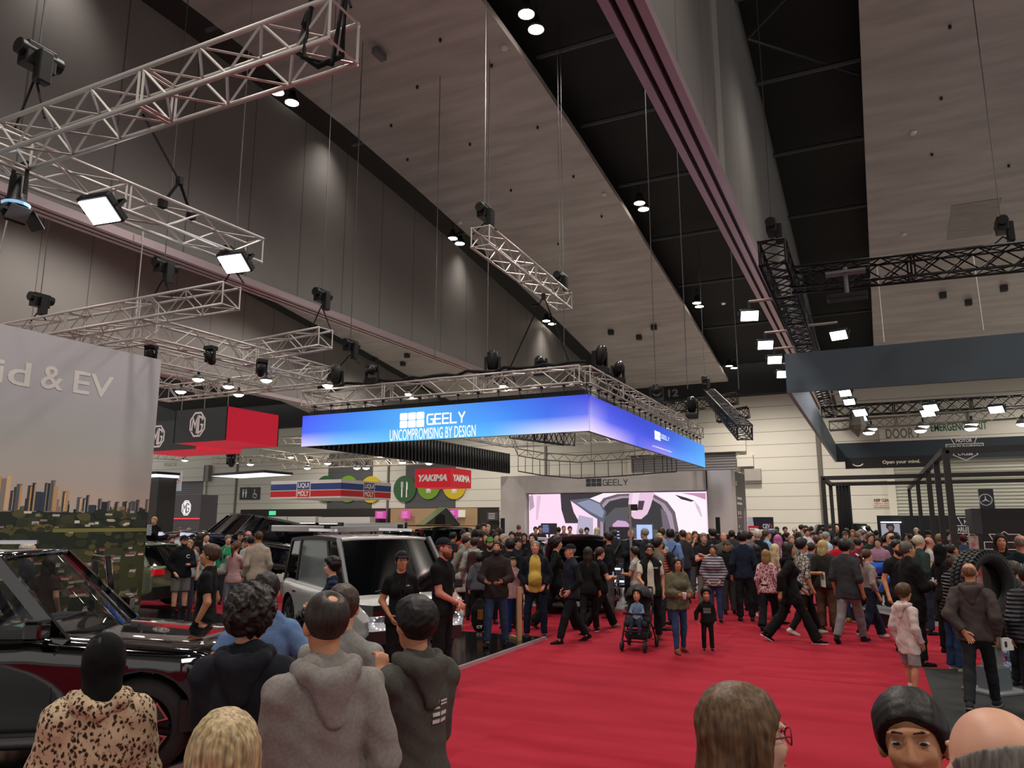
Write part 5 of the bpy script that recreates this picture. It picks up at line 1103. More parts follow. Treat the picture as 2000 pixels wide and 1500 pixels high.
def logo_box(label, corner, left, right, z0, hgt, mb_front, m_side, m_bot):
    c = pz(*corner, z0); l = pY(*left, c.y); r = pX(*right, c.x); x0, x1, y0, y1 = l.x, c.x, c.y, r.y
    t = thing('hanging_sign_box', label, 'hanging sign', ((x0 + x1) / 2, (y0 + y1) / 2, z0)); w, d = x1 - x0, y1 - y0
    MB().box((0, -d / 2 + .02, hgt / 2), (w, .04, hgt)).build('front_face', mb_front, t); MB().box((w / 2 - .02, .02, hgt / 2), (.04, d - .04, hgt)).build('side_face', m_side, t); MB().box((0, d / 2 - .02, hgt / 2), (w - .08, .04, hgt)).build('rear_face', mb_front, t); MB().box((-w / 2 + .02, .02, hgt / 2), (.04, d - .04, hgt)).build('hidden_side', m_side, t)
    MB().box((0, 0, .01), (w - .02, d - .02, .02)).build('underside', m_bot, t)
    return t, w, d
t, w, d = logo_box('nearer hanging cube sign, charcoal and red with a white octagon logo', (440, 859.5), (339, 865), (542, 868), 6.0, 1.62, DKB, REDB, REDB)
mb = MB(); octa_mg(mb, plane_M((0, -d / 2 - .0, .8), (1, 0, 0), (0, 0, 1)), -.05 * w, .05, .58); mb.build('logo', LGO, t); mb = MB()
for x, y in ((-w / 2, -d / 2), (w / 2, -d / 2), (w / 2, d / 2)): mb.tube((x, y, 0), (x, y, 1.62), .03, n=4)
mb.build('edge_frame', BLK, t)
for sx in (-1, 0, 1): p = Vector((t.location.x + sx * w * .45, t.location.y - d * .45, 7.62)); cable('thin wire holding up the nearer charcoal and red cube sign', p, p + Vector((0, 0, 3)), .012, ALU, group='wires of the cube sign')
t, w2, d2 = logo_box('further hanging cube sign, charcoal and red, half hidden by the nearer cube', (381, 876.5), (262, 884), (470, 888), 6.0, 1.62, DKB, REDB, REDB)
mb = MB(); octa_mg(mb, plane_M((0, -d2 / 2, .8), (1, 0, 0), (0, 0, 1)), -.12 * w2, .0, .58); mb.build('logo', LGO, t)
# dark tower with lit octagon logo and red light line
ty = pz(391, 966, 3.6).y; xa, xb = pY(335, 1000, ty).x, pY(391, 1000, ty).x; yb_ = pX(424, 1000, xb).y
t = thing('logo_tower', 'dark grey tower with a lit white octagon logo and red light line', 'display tower', ((xa + xb) / 2, ty, 0)); w = xb - xa
MB().box((0, (yb_ - ty) / 2, 1.8), (w, yb_ - ty, 3.6)).build('body', mat('graphite laminate', '#4b484d', .45), t); mb = MB(); M = plane_M((0, 0, 0), (1, 0, 0), (0, 0, 1)); c = pY(364, 992, ty); r = .36 * 1.0; flat(mb, M, ngon(8, .40, R(22.5), c.x - (xa + xb) / 2, c.z, .9, 1.05), .012); mb.build('lit_plate', glow('lit white', '#fff6f6', 1.2), t)
mb = MB(); octa_mg(mb, M, c.x - (xa + xb) / 2, c.z, .34, .02, .05); mb.build('logo', DKB, t); MB().box((0, -.02, pY(364, 1013, ty).z), (w, .04, .05)).build('red_light_line', glow('red line', '#ff3040', 1.6), t)
# dark pillar kiosk, lit boxes and white hanging sign near the printed wall
p0, p1 = pz(291, 930, 4.3), pz(318, 930, 4.3); t = thing('dark_pillar', 'black square pillar beside the edge of the grey printed wall', 'pillar', (p0.x + .3, p0.y, 0)); w = p1.x - p0.x + .1; MB().box((w / 2 - .3, .5, 2.15), (w, 1., 4.3)).build('shaft', mat('dark olive laminate', '#2f302e', .6), t); MB().box((w / 2 - .5, .3, 4.42), (w + .9, 1.3, .12)).build('canopy', BLK, t); MB().box((w / 2 - .5, .3, 4.3), (w + .85, 1.25, .12)).build('light_box', glow('cool white box', '#eef4ff', 1.3), t)
p = pY(325, 1005, 44); t = thing('small_lightbox', 'small lit white box on a post between the pillar and the dark tower', 'sign', (p.x, 44, 0)); MB().box((0, 0, p.z), (.75, .12, .35)).build('box', glow('cool white box', '#eef4ff', 1.3), t); MB().tube((0, .08, 0), (0, .08, p.z), .05).build('post', BLK, t)
p, q = pY(308, 922, 48), pY(353, 959, 48); t = thing('white_hanging_banner', 'white banner with red brand word hanging before the far shutter', 'hanging sign', ((p.x + q.x) / 2, 48, q.z)); w, h = q.x - p.x, p.z - q.z; MB().box((0, 0, h / 2), (w, .06, h)).build('panel', mat('pale blue white', '#d5d9e8', .5), t); mb = MB(); M = plane_M((0, -.03, 0), (1, 0, 0), (0, 0, 1)); letter(mb, M, 'SONAX', .0, h * .60, w * .88, h * .24, .008, bold=.03); flat(mb, M, rect(w * .8, .05, 0, h * .40), .008); mb.build('lettering', mat('brand red', '#c01530', .5), t)
for i, (a, b, c, z, lab, g) in enumerate((((412, 930), (572, 928), (470, 934.2), 4.7, 'long thin lit panel lamp hanging before the cream wall', 1),)):
    A, B, Cc = pz(*a, z), pz(*b, z), pz(*c, z); t = thing('linear_panel_lamp', lab, 'lamp', A); mb = MB(); Dd = A + (B - Cc); v = [Vector(), Cc - A, B - A, Dd - A]; mb.face(v[::-1]); mb.build('lit_underside', glow('panel light', '#f4f6ff', 1.6), t); mb = MB(); up = Vector((0, 0, .14)); 
    for k in range(4): mb.face([v[k], v[(k + 1) % 4], v[(k + 1) % 4] + up, v[k] + up])
    mb.face([x + up for x in v]); mb.build('hanging_rim', mat('navy rim', '#23283a', .5), t)
# striped hexagonal sign and red brand box
t, w, d = logo_box('hanging box sign with blue and red stripes and white lettering', (665, 972), (528, 971), (763, 970), 3.62, 1.1, WHITE, WHITE, mat('warm white underside', '#e9ddd6', .6))
LB, LR, LW = mat('stripe blue', '#2b448c', .5), mat('stripe red', '#cf1421', .5), mat('stripe white', '#f2f0ee', .5)
for M, wd, cx, nm in ((plane_M((0, -d / 2, 0), (1, 0, 0), (0, 0, 1)), w, -.02 * w, 'front_stripes'), (plane_M((w / 2, 0, 0), (0, 1, 0), (0, 0, 1)), d, .04 * d, 'side_stripes')):
    mb = MB(); flat(mb, M, rect(wd, .38, 0, .70), .006); mb.m(1); flat(mb, M, rect(wd, .36, 0, .28), .006); mb.m(2); bw = 1.0 if nm[0] == 'f' else 1.1
    flat(mb, M, rect(bw + .1, 1.0, cx, .53), .010); mb.m(0); flat(mb, M, rect(bw, .46, cx, .77), .014); mb.m(1); flat(mb, M, rect(bw, .44, cx, .29), .014); mb.m(2); letter(mb, M, 'LIQUI', cx, .77, bw * .86, .34, .02, bold=.03); letter(mb, M, 'MOLY', cx, .30, bw * .86, .34, .02, bold=.03); mb.build(nm, [LB, LR, LW], t)
t, w, d = logo_box('bright red hanging box sign with white slanted brand lettering', (880, 951), (810, 950), (920, 950.6), 4.0, 1.0, mat('brand box red', '#cc0f25', .5, emit='#cc0f25', es=.25), mat('brand box red side', '#b80e22', .5, emit='#b80e22', es=.25), REDB)
mb = MB(); M = plane_M((0, -d / 2, 0), (1, 0, 0), (0, 0, 1)); letter(mb, M, 'YAKIMA', 0, .5, w * .86, .36, .01, bold=.06); M = plane_M((w / 2, 0, 0), (0, 1, 0), (0, 0, 1)); letter(mb, M, 'YAKIMA', .02, .5, d * .84, .36, .01, bold=.06)
for i in range(len(mb.v)): mb.v[i].x += (mb.v[i].z - .5) * .25 if abs(mb.v[i].y + d / 2) < .05 else 0
mb.build('lettering', LW, t)
# food discs and washroom signs on the back wall
for i, (px, py, c, ic, lab) in enumerate(((791, 955, '#2d5a34', 'f', 'dark green round food sign with white fork and knife'), (838, 949, '#6f9a1e', 'g', 'bright green round sign half hidden by the red brand box'), (888, 949, '#cdb41c', 'g', 'yellow round sign half hidden by the red brand box'), (637, 955, '#2d5a34', '', 'dark green round sign mostly behind the striped box sign'), (680, 955, '#6f9a1e', '', 'bright green round sign mostly behind the striped box sign'), (725, 956, '#cdb41c', '', 'yellow round sign mostly behind the striped box sign'))):
    p = pY(px, py, WY - .08); r = (pY(px, py - 26, WY).z - pY(px, py + 26, WY).z) / 2; t = thing('round_food_sign', lab, 'sign', p); M = plane_M((0, 0, 0), (1, 0, 0), (0, 0, 1))
    MB().prism(ngon(32, r), 0, .08, M).build('disc', mat('food disc ' + c, c, .5), t); mb = MB()
    if ic == 'f':
        for dx in (-.10, 0, .10): flat(mb, M, rect(.05, .5, -.3 + dx, .45), .09)
        flat(mb, M, rect(.27, .12, -.3, .2), .09); flat(mb, M, rrect(.13, .9, .05, -.3, -.35), .09); flat(mb, M, [(.18, .7), (.32, .66), (.36, .3), (.36, -.05), (.30, -.1), (.30, -.8), (.18, -.8)], .09)
    elif ic: stroke(mb, M, [(-.26, .2), (-.2, -.6), (.2, -.6), (.26, .2)], .07, .09, True); flat(mb, M, [(-.17, .1), (-.13, -.5), (.13, -.5), (.17, .1)], .092)
    if ic: mb.build('pictogram', LW, t)
for i, (a, b, lab) in enumerate(((469, 487, 'black square washroom sign with two white figures'), (489, 507, 'black square sign with white wheelchair figure'))):
    cx, cz, w, h = bxY(WY - .05, a, 952, b, 976); t = thing('washroom_sign', lab, 'sign', (cx, WY - .05, cz)); M = plane_M((0, 0, 0), (1, 0, 0), (0, 0, 1)); MB().box((0, .02, 0), (w, .05, h)).build('plate', BLKP, t); mb = MB()
    if i == 0:
        for s in (-.2, .2): flat(mb, M, ngon(10, .1, 0, s, .36), .02); flat(mb, M, [(s - .14, .22), (s + .14, .22), (s + .1, -.05), (s + .06, -.42), (s - .06, -.42), (s - .1, -.05)], .02)
    else: stroke(mb, M, [(.02 + .26 * math.cos(R(a)), -.2 + .26 * math.sin(R(a))) for a in range(100, 390, 24)], .06, .02); flat(mb, M, ngon(10, .08, 0, -.06, .38), .02); stroke(mb, M, [(-.05, .26), (-.03, -.06), (.2, -.08), (.28, -.34)], .09, .02)
    mb.build('pictogram', LW, t)
cx, cz, w, h = bxY(WY - .06, 1705, 970, 1742, 990); t = thing('keep_clear_sign', 'small white KEEP CLEAR sign on the cream wall', 'sign', (cx, WY - .06, cz)); M = plane_M((0, 0, 0), (1, 0, 0), (0, 0, 1)); MB().box((0, .02, 0), (w, .04, h)).build('plate', mat('off white plate', '#d9d4c4', .5), t); mb = MB(); letter(mb, M, 'KEEP CLEAR', 0, h * .14, w * .92, h * .28, .01, bold=.03); mb.build('black_words', BLK, t); mb = MB(); letter(mb, M, 'EMERGENCY VEHICLES', 0, -h * .16, w * .9, h * .13, .01); letter(mb, M, 'ENTRY AND EXIT ONLY', 0, -h * .36, w * .9, h * .13, .01); mb.build('red_lettering', mat('brand red', '#c01530', .5), t)
# food hall: counters, menu panels, exit sign
yk = WY - 1.2
for i, (a, b, tp, c, lab) in enumerate(((520, 566, 1009, '#c9c7c4', 'white kiosk counter nearest the green exit sign'), (568, 622, 1009, '#d0cecb', 'white kiosk counter with a dark awning shelf'), (628, 728, 1010, '#c6c4c1', 'long white kiosk counter beside the red arch sign'))):
    xa, xb = pY(a, 1010, yk).x, pY(b, 1010, yk).x; h = pY(a, tp, yk).z; t = thing('food_kiosk', lab, 'kiosk', ((xa + xb) / 2, yk, 0)); MB().box((0, 0, .5), (xb - xa, .8, 1.)).build('counter', mat('kiosk ' + c, c, .5), t); MB().box((0, 0, h - .3), (xb - xa, .9, .6)).build('header', mat('kiosk ' + c, c, .5), t); MB().box((0, -.3, h - .66), (xb - xa - .2, .3, .05)).build('strip_light', glow('kiosk light', '#fff3df', 2.), t)
    mb = MB()
    for s in (-1, 1): mb.box((s * (xb - xa) / 2 * .97, 0, h / 2), (.1, .7, h))
    mb.build('posts', BLKP, t); 
for i, (a, b, c, d, col, lab) in enumerate(((733, 998, 753, 1013, '#e23fb4', 'magenta lit menu panel left of the grey pole'), (783, 997, 800, 1013, '#e848bc', 'magenta lit menu panel beside the roof tent'), (866, 996, 894, 1012, '#e848bc', 'wide magenta lit menu panel behind the roof tent'), (895, 996, 908, 1010, '#e9dcc6', 'pale food photo panel beside the wide magenta panel'), (951, 1000, 972, 1016, '#3a2f30', 'dark menu board at the end of the food opening'))):
    cx, cz, w, h = bxY(yk + .6, a, b, c, d); t = thing('menu_sign', lab, 'sign', (cx, yk + .6, cz)); MB().box((0, .03, 0), (w, .06, h)).build('panel', glow('menu ' + col, col, .8), t); mb = MB(); M = plane_M((0, 0, 0), (1, 0, 0), (0, 0, 1))
    for k in range(4): flat(mb, M, rect(w * .6, h * .05, -w * .05, h * (.3 - .2 * k)), .006)
    mb.build('menu_lines', LW, t)
S(MB().box((pY(845, 1010, WY - .2).x, WY - .16, 1.75), (9.5, .1, 3.4)).build('wall_back_alcove', mat('warm alcove', '#a88a68', .7)))
cx, cz, w, h = bxY(yk, 526, 998, 538, 1006); t = thing('exit_sign', 'small green lit exit sign in the dark food opening', 'sign', (cx, yk, cz)); MB().box((0, 0, 0), (w, .06, h)).build('box', glow('exit green', '#36c98a', 1.4), t); mb = MB(); M = plane_M((0, -.03, 0), (1, 0, 0), (0, 0, 1)); flat(mb, M, ngon(6, h * .13, 0, -w * .1, h * .28), .004); stroke(mb, M, [(-.05, .05), (.02, -.02), (-.04, -h * .3)], .05, .004); flat(mb, M, rect(w * .15, h * .6, w * .28, 0), .004); mb.build('running_figure', LW, t)
p = pY(685, 1026, 50); t = thing('red_arch_sign', 'red half round sign standing above the white car roof', 'sign', (p.x, 50, 0)); MB().prism([(.8 * math.cos(R(a)), .8 * math.sin(R(a))) for a in range(0, 181, 15)], 0, .1, plane_M((0, 0, 1.25), (1, 0, 0), (0, 0, 1))).build('half_disc', mat('brand red', '#c01530', .5), t); MB().box((0, .05, .62), (1.5, .3, 1.25)).build('stand', BLKP, t)
# ---- trusses over the far left stands
for i, (a, b, y, lab) in enumerate(((( 420, 900), (800, 886), 44, 'long silver truss over the washroom signs'), ((553, 911), (860, 898), 47, 'lower silver truss above the striped box sign'), ((513, 884), (622, 900), 40, 'short silver truss meeting the long one under the blue screens'), ((303, 890), (366, 893), 45, 'thin silver truss under the further red cube'), ((540, 862), (590, 862), 52, 'thin silver truss peeping beside the blue screen edge'))): truss(lab, pY(*a, y), pY(*b, y), .5, mat('warm aluminium', '#b5aca0', .4, .7), pitch=.6, group='trusses over the far left stands')
for i, (px, py) in enumerate(((489, 907), (568, 893), (605, 898), (600, 914), (640, 905), (697, 914), (715, 914), (745, 893), (786, 903), (838, 905), (361, 899))): par_can('lit round lamp hanging under the far left silver trusses', pY(px, py, 45), 'round lamps of the far left trusses', .26)
moving_head('black stage lamp hanging below the nearer cube sign on the silver truss', pY(452, 884, 43.5), .3, 2.6, 1.8, True)
# ---- hanging dark blue ring banner and the stands on the right
BX0, BY0, BY1, BZ0, BZ1 = -2.75, 24., 54., 6.1, 7.36
a = pY(1537, 767, BY0); BX0, BZ0 = a.x, a.z; BZ1 = pY(1537, 691, BY0).z
M_TEAL = mat('dark teal banner', '#3f4c55', .45, tex=t_noise(lin('#46545e') + (1,), .5, 2))
t = thing('ring_banner', 'huge hanging ring banner of dark blue grey fabric with white crest', 'hanging banner')
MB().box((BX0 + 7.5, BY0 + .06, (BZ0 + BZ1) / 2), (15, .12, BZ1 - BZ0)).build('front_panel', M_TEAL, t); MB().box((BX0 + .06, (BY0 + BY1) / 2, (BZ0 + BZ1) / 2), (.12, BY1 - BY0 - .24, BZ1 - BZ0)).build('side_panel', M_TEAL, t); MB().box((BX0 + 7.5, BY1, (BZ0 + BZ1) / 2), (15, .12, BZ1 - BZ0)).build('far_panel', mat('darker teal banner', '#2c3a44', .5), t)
def crest(mb, M, cx, cz, w, words=True, d=.01):
    h = w * .75; s = w * .022
    stroke(mb, M, [(cx + a * w, cz + b * h) for a, b in ((-.27, .15), (-.36, .42), (-.1, .42), (0, .52), (.1, .42), (.36, .42), (.27, .15))], s, d)
    stroke(mb, M, [(cx + a * w, cz + b * h) for a, b in ((-.5, .13), (.5, .13), (.5, -.13), (-.5, -.13))], s, d, True)
    stroke(mb, M, [(cx + a * w, cz + b * h) for a, b in ((-.27, -.15), (-.33, -.32), (-.12, -.46), (0, -.56), (.12, -.46), (.33, -.32), (.27, -.15))], s, d)
    if words: letter(mb, M, 'MOTOR', cx, cz + h * .27, w * .44, h * .15, d, bold=.03); letter(mb, M, 'HARLEY-DAVIDSON', cx, cz, w * .92, h * .16, d, bold=.03); letter(mb, M, 'CYCLES', cx, cz - h * .28, w * .4, h * .13, d, bold=.03)
mb = MB(); c = pY(1884, 873, BY1 - .07); crest(mb, FY(BY1 - .07), c.x, c.z, 2.0); mb.build('crest', LW, t)
for px, y0, y1 in ((1727, 668, 555), (1921, 645, 530)): p = pY(px, y0, BY0); cable('thin wire with a clip holding the dark blue banner edge', p, p + Vector((0, .3, 2.4)), .016, ALU, group='wires of the dark blue banner')
# black header sign with words
y = 50.; a, b = pY(1650, 896, y), pY(1835, 909, y); t = thing('header_sign', 'long black header sign with the white words Open your mind', 'sign', ((a.x + b.x) / 2, y, (a.z + b.z) / 2)); w, h = b.x - a.x, a.z - b.z + .1; MB().box((0, .1, 0), (w, .2, h)).build('board', BLKP, t); mb = MB(); M = plane_M((0, 0, 0), (1, 0, 0), (0, 0, 1)); c = pY(1760, 902.5, y); letter(mb, M, 'Open your mind.', c.x - t.location.x, c.z - t.location.z, 2.0, .26, .01, bold=.02); stroke(mb, M, [(-w * .36 + .3 * math.cos(R(k)), .02 + .2 * math.sin(R(k))) for k in range(200, 341, 20)], .06, .01); mb.build('lettering', mat('cream letters', '#e6e2cf', .5), t)
# black post frames
BF = mat('charcoal frame tube', '#2b2927', .5)
def frame_posts(label, pts_top, beams, w=.12):
    t = thing('post_frame', label, 'frame structure', (pts_top[0].x, pts_top[0].y, 0)); o = Vector((pts_top[0].x, pts_top[0].y, 0))
    for p in pts_top: MB().box((p.x - o.x, p.y - o.y, p.z / 2), (w, w, p.z)).build('post', BF, t)
    for a, b in beams: MB().bar(Vector(a) - o, Vector(b) - o, w).build('top_beam', BF, t)
    return t
z = 3.5; a = pz(1607, 934, z); b = pz(1621, 946, z); b.x = a.x
c = Vector((a.x + 12, a.y, z)); d = Vector((b.x + 12, b.y, z))
frame_posts('wide black tube portal behind the crowd with two cross beams', [a, b, c, d], [(a, c), (b, d), (a, b)])
z = 3.66; A = pz(1846, 880, z); ps = [A]
for px, py in ((1818, 899), (1797, 916), (1776, 937), (1764, 954)): q = pz(px, py, z); q.x = A.x; ps.append(q)
E_ = Vector((A.x + 6, A.y, z)); frame_posts('black tube frame with a row of five posts running away from its near corner', ps + [E_], [(ps[0], ps[-1]), (A, E_)], .125)
# black stand walls
y = 35.5; a, b = pY(1712, 1007, y), pY(1925, 1003, y); t = thing('stand_wall', 'low black stand wall with white crest and a lit rider poster', 'wall display', (a.x, y, 0)); w = b.x - a.x; hh_ = a.z; MB().box((w / 2, .1, hh_ / 2), (w, .2, hh_)).build('panel', mat('blue black laminate', '#1d2226', .5), t)
mb = MB(); M = plane_M((0, 0, 0), (1, 0, 0), (0, 0, 1)); c = pY(1903, 1034, y); crest(mb, M, c.x - a.x, c.z, 1.5); mb.build('crest', LW, t)
for k in range(4): MB().box((w * (.3 + .14 * k), -.01, hh_ / 2), (.03, .02, hh_)).build('panel_joint', GREY, t) if False else None
cx, cz, w, h = bxY(y - .08, 1720, 1023, 1760, 1056); t = thing('rider_poster', 'lit poster photo of a rider in dark jacket on the black wall', 'poster', (cx, y - .04, cz)); M = plane_M((0, -.02, 0), (1, 0, 0), (0, 0, 1)); MB().box((0, .0, 0), (w, .04, h)).build('poster_sheet', glow('poster pale', '#c9c6d8', .55), t); mb = MB(); flat(mb, M, [(-.14, .38), (.1, .4), (.16, .2), (.1, .02), (.28, -.02), (.36, -.3), (.3, -.5), (-.3, -.5), (-.28, -.1), (-.06, .04), (-.16, .2)], .004); mb.build('rider_figure', mat('poster dark', '#3a3c4a', .6), t); mb = MB(); flat(mb, M, ngon(10, .1, 0, 0., .16), .006); flat(mb, M, [(-.08, -.04), (.1, -.04), (.02, -.4)], .006); mb.build('rider_face', mat('poster skin', '#b98f7a', .6), t)  # the pale glowing poster sheet itself, without a frame
q = pY(1740, 1020, y - .1); t = thing('picture_light', 'slim white light bar above the rider poster', 'lamp', (q.x, y - .1, q.z)); MB().box((0, 0, 0), (w * 1.1, .1, .05)).build('tube', glow('panel light', '#f4f6ff', 1.6), t); MB().box((0, .05, .03), (.1, .1, .04)).build('bracket', BLK, t)
y = 19.6; a, b = pY(1914, 993, y), pY(2060, 986, y); t = thing('stand_wall', 'nearer tall black stand wall with a plain white shield outline', 'wall display', (a.x, y, 0)); MB().box(((b.x - a.x) / 2, .6, a.z / 2), (b.x - a.x, 1.2, a.z)).build('panel', mat('soft black laminate', '#1b1c1d', .55), t)
MB().box((-.09, .6, a.z - .28), (.18, 1.3, .56)).build('grey_return', mat('slate return', '#3b3d42', .5), t); mb = MB(); c = pY(1964, 1066, y); crest(mb, plane_M((0, 0, 0), (1, 0, 0), (0, 0, 1)), c.x - a.x, c.z, .78, False); mb.build('shield_outline', LW, t)
p = pY(1906, 1050, 19.4); t = thing('feather_banner', 'narrow red and pale printed banner at the end of the nearer black wall', 'banner', (p.x - .05, 19.3, 0)); MB().box((0, 0, 1.05), (.16, .03, 1.7)).build('cloth', mat('red pale print', '#a5484c', .7, tex=t_noise((.6, .55, .52, 1), 6, 3)), t); MB().tube((-.09, 0, 0), (-.09, 0, 2.1), .015).build('pole', ALU, t)
a, b = pY(1911, 955, 23.5), pY(1940, 960, 23.5); t = thing('star_totem', 'dark totem sign with a silver three-pointed star in a ring', 'sign', ((a.x + b.x) / 2, 23.5, 0)); w = b.x - a.x; MB().box((0, .1, a.z / 2), (w, .2, a.z)).build('slab', mat('totem black', '#23262a', .35), t); mb = MB(); M = plane_M((0, 0, 0), (1, 0, 0), (0, 0, 1)); c = pY(1925, 976, 23.5); stroke(mb, M, ngon(24, .145, 0, c.x - t.location.x, c.z), .02, .01, True)
for k in range(3): an = R(90 + 120 * k); cx = c.x - t.location.x; flat(mb, M, [(cx + .14 * math.cos(an), c.z + .14 * math.sin(an)), (cx + .022 * math.cos(an + 1.05), c.z + .022 * math.sin(an + 1.05)), (cx, c.z), (cx + .022 * math.cos(an - 1.05), c.z + .022 * math.sin(an - 1.05))], .01)
mb.build('star', mat('star silver', '#c9ccd0', .3, .5), t)
p, q = pY(1633, 948, 38), pY(1660, 948, 38); t = thing('black_drape', 'tall black drape hanging behind the tube portal', 'drape', ((p.x + q.x) / 2, 38, 0)); mb = MB(); n = 14; w = q.x - p.x; vs = [(-w / 2 + w * i / n, .06 * math.sin(i * 1.9), zz) for zz in (0.02, p.z) for i in range(n + 1)]; mb.add(vs, [(i, i + 1, n + 2 + i, n + 1 + i) for i in range(n)]); o = mb.build('cloth', BLKF, t, True); sol = o.modifiers.new('s', 'SOLIDIFY'); sol.thickness = .03
MB().tube((-w / 2, 0, p.z), (w / 2, 0, p.z), .04).build('rail', BLK, t)
p, q = pY(1460, 1010, 44), pY(1513, 1060, 44); t = thing('navy_banner', 'navy pull up banner wall with white letters and a red patch', 'banner', ((p.x + q.x) / 2, 44, 0)); w = q.x - p.x; h = p.z; MB().box((0, .05, h / 2), (w, .1, h)).build('panel', mat('navy print', '#1e2338', .5), t); mb = MB(); M = plane_M((0, 0, 0), (1, 0, 0), (0, 0, 1)); letter(mb, M, 'CEV', w * .22, h * .80, w * .30, .26, .01, bold=.05); flat(mb, M, rect(w * .42, .04, w * .22, h * .72), .01); flat(mb, M, [(-w / 2, h), (-w * .3, h), (-w * .22, h * .5), (-w / 2, h * .5)], .005); mb.build('lettering', mat('banner white', '#cfd6ea', .5), t); mb = MB(); letter(mb, M, 'A', w * .42, h * .80, w * .09, .26, .01, bold=.05); flat(mb, M, rect(w * .42, .32, -w * .29, h * .74), .012); mb.build('red_patch', mat('banner red', '#d92b3a', .5), t); mb = MB(); flat(mb, M, rect(w * .3, .08, -w * .3, h * .74), .02); mb.build('patch_line', LW, t)
p = pY(1474, 1006, 60.9); 
# display screens on the pale stand
def display(label, a, b, y, tilt=0., lines=5, cc='#9fb6ff', base=None):
    p, q = pY(*a, y), pY(*b, y); w, h = q.x - p.x, p.z - q.z; t = thing('display_screen', label, 'screen', ((p.x + q.x) / 2, y, 0)); zc_ = (p.z + q.z) / 2; MB().box((0, .04, zc_), (w, .08, h)).build('bezel', mat('screen bezel', '#4a3b40', .3), t, bevel=.02); mb = MB(); M = plane_M((0, 0, 0), (1, 0, 0), (0, 0, 1)); flat(mb, M, rect(w * .94, h * .92, 0, zc_), .004); mb.build('glass', glow('screen dim', '#241c24', 1.) if lines else glow('screen blue white', '#a9c1f2', 1.1), t); mb = MB(); rr = random.Random(5)
    for k in range(lines or 4): flat(mb, M, rect(w * (.2 + .25 * rr.random()), h * .05, -w * .18 if lines else 0, zc_ + h * (.3 - .14 * k)), .008)
    mb.build('shown_lines', glow('screen lines', cc if lines else '#3a4a78', 1.), t); MB().tube((0, .06, 0.06), (0, .06, q.z), .05).build('stem', GREY, t); MB().lathe([(.3, .06), (.3, .09), (.05, .11)], 14).build('foot', GREY, t); return t
display('low dark display screen with blue text lines in front of the pink picture', (1056, 1022), (1087, 1044), 30.5); display('dark display screen with blue lines near the turning wheel picture', (1189, 1029), (1231, 1075), 29.5); display('pale blue lit display screen in a dark frame before the stand wall', (1242, 1023), (1276, 1066), 29.6, lines=0)
p = pz(1235, 1190, 0.06); p = pD(1235, 1160, 19.6); t = thing('slim_post', 'slim grey post with a small tablet on top standing among the stand visitors', 'post', (p.x, p.y, 0)); zt = pD(1234, 985, 19.6).z; MB().tube((0, 0, .06), (0, 0, zt), .035, n=10).build('pole', mat('grey post', '#9a938c', .4, .3), t); MB().box((.12, 0, zt - .08), (.16, .05, .16)).build('tablet', BLKP, t); MB().lathe([(.2, .06), (.2, .09), (.04, .1)], 12).build('foot', GREY, t)
# tan wooden frame at the platform corner
p = pz(1014, 1251, .06); t = thing('wooden_sign_frame', 'pale wooden sign frame standing at the corner of the glossy black platform', 'sign frame', (p.x, p.y, .06), R(-38)); WD = mat('pale wood', '#c9a67a', .5, tex=t_noise(lin('#b8935f') + (1,), 5, 4, (1, 1, .15))); hp = .95
MB().box((0, 0, hp / 2), (.055, .09, hp)).build('upright', WD, t); MB().box((-.17, -.0, .03), (.34, .09, .055)).build('foot_rail', WD, t); MB().box((-.02, .02, hp * .55), (.02, .05, hp * .8)).build('panel_edge', BLKP, t)
# giant tyre on its stand
tc_ = pD(1921, 1139, 10.3); p = Vector((tc_.x, tc_.y, .02)); rz = math.atan2(tc_.y, tc_.x) + R(52); t = thing('giant_tyre', 'giant black off road tyre standing upright on a grey display stand', 'tyre', (p.x, p.y, tc_.z), rz)
Mx = Matrix.Rotation(R(90), 4, 'Y'); mb = MB(); Ro, Ri = .425, .27
mb.lathe([(Ri, -.10), (Ri + .03, -.135), (Ro - .07, -.15), (Ro - .015, -.135), (Ro, -.10), (Ro, .10), (Ro - .015, .135), (Ro - .07, .15), (Ri + .03, .135), (Ri, .10), (Ri - .01, .06), (Ro - .05, .05), (Ro - .05, -.05), (Ri - .01, -.06), (Ri, -.10)], 48, Mx, False); mb.build('carcass', RUB, t, True)
mb = MB()
for k in range(46):
    a = 2 * math.pi * k / 46
    for j, (x, sk) in enumerate(((-.11, .5), (-.04, -.4), (.04, .4), (.11, -.5))):
        q = Matrix.Rotation(a + (j % 2) * .06, 4, 'X') @ Matrix.Translation((x, 0, Ro + .008)) @ Matrix.Rotation(sk, 4, 'Z'); mb.box(q.to_translation(), (.058, .038, .022), M=q.to_3x3())
    q = Matrix.Rotation(a, 4, 'X') @ Matrix.Translation((-.145, 0, Ro - .035)); mb.box(q.to_translation(), (.02, .03, .06), M=q.to_3x3()); q = Matrix.Rotation(a, 4, 'X') @ Matrix.Translation((.145, 0, Ro - .035)); mb.box(q.to_translation(), (.02, .03, .06), M=q.to_3x3())
mb.build('tread', mat('tread rubber', '#26292a', .6), t); mb = MB(); mb.lathe([(.36, -.152), (.40, -.154), (.40, -.150)], 40, Mx, False); mb.build('side_ring', mat('tyre ring', '#333536', .6), t)
t = thing('tyre_stand', 'grey steel stand with cradle, sign holder and flat foot plate under the giant tyre', 'stand', p, rz); SG = mat('stand grey paint', '#7c8084', .5); zb = tc_.z - Ro - .02 - p.z
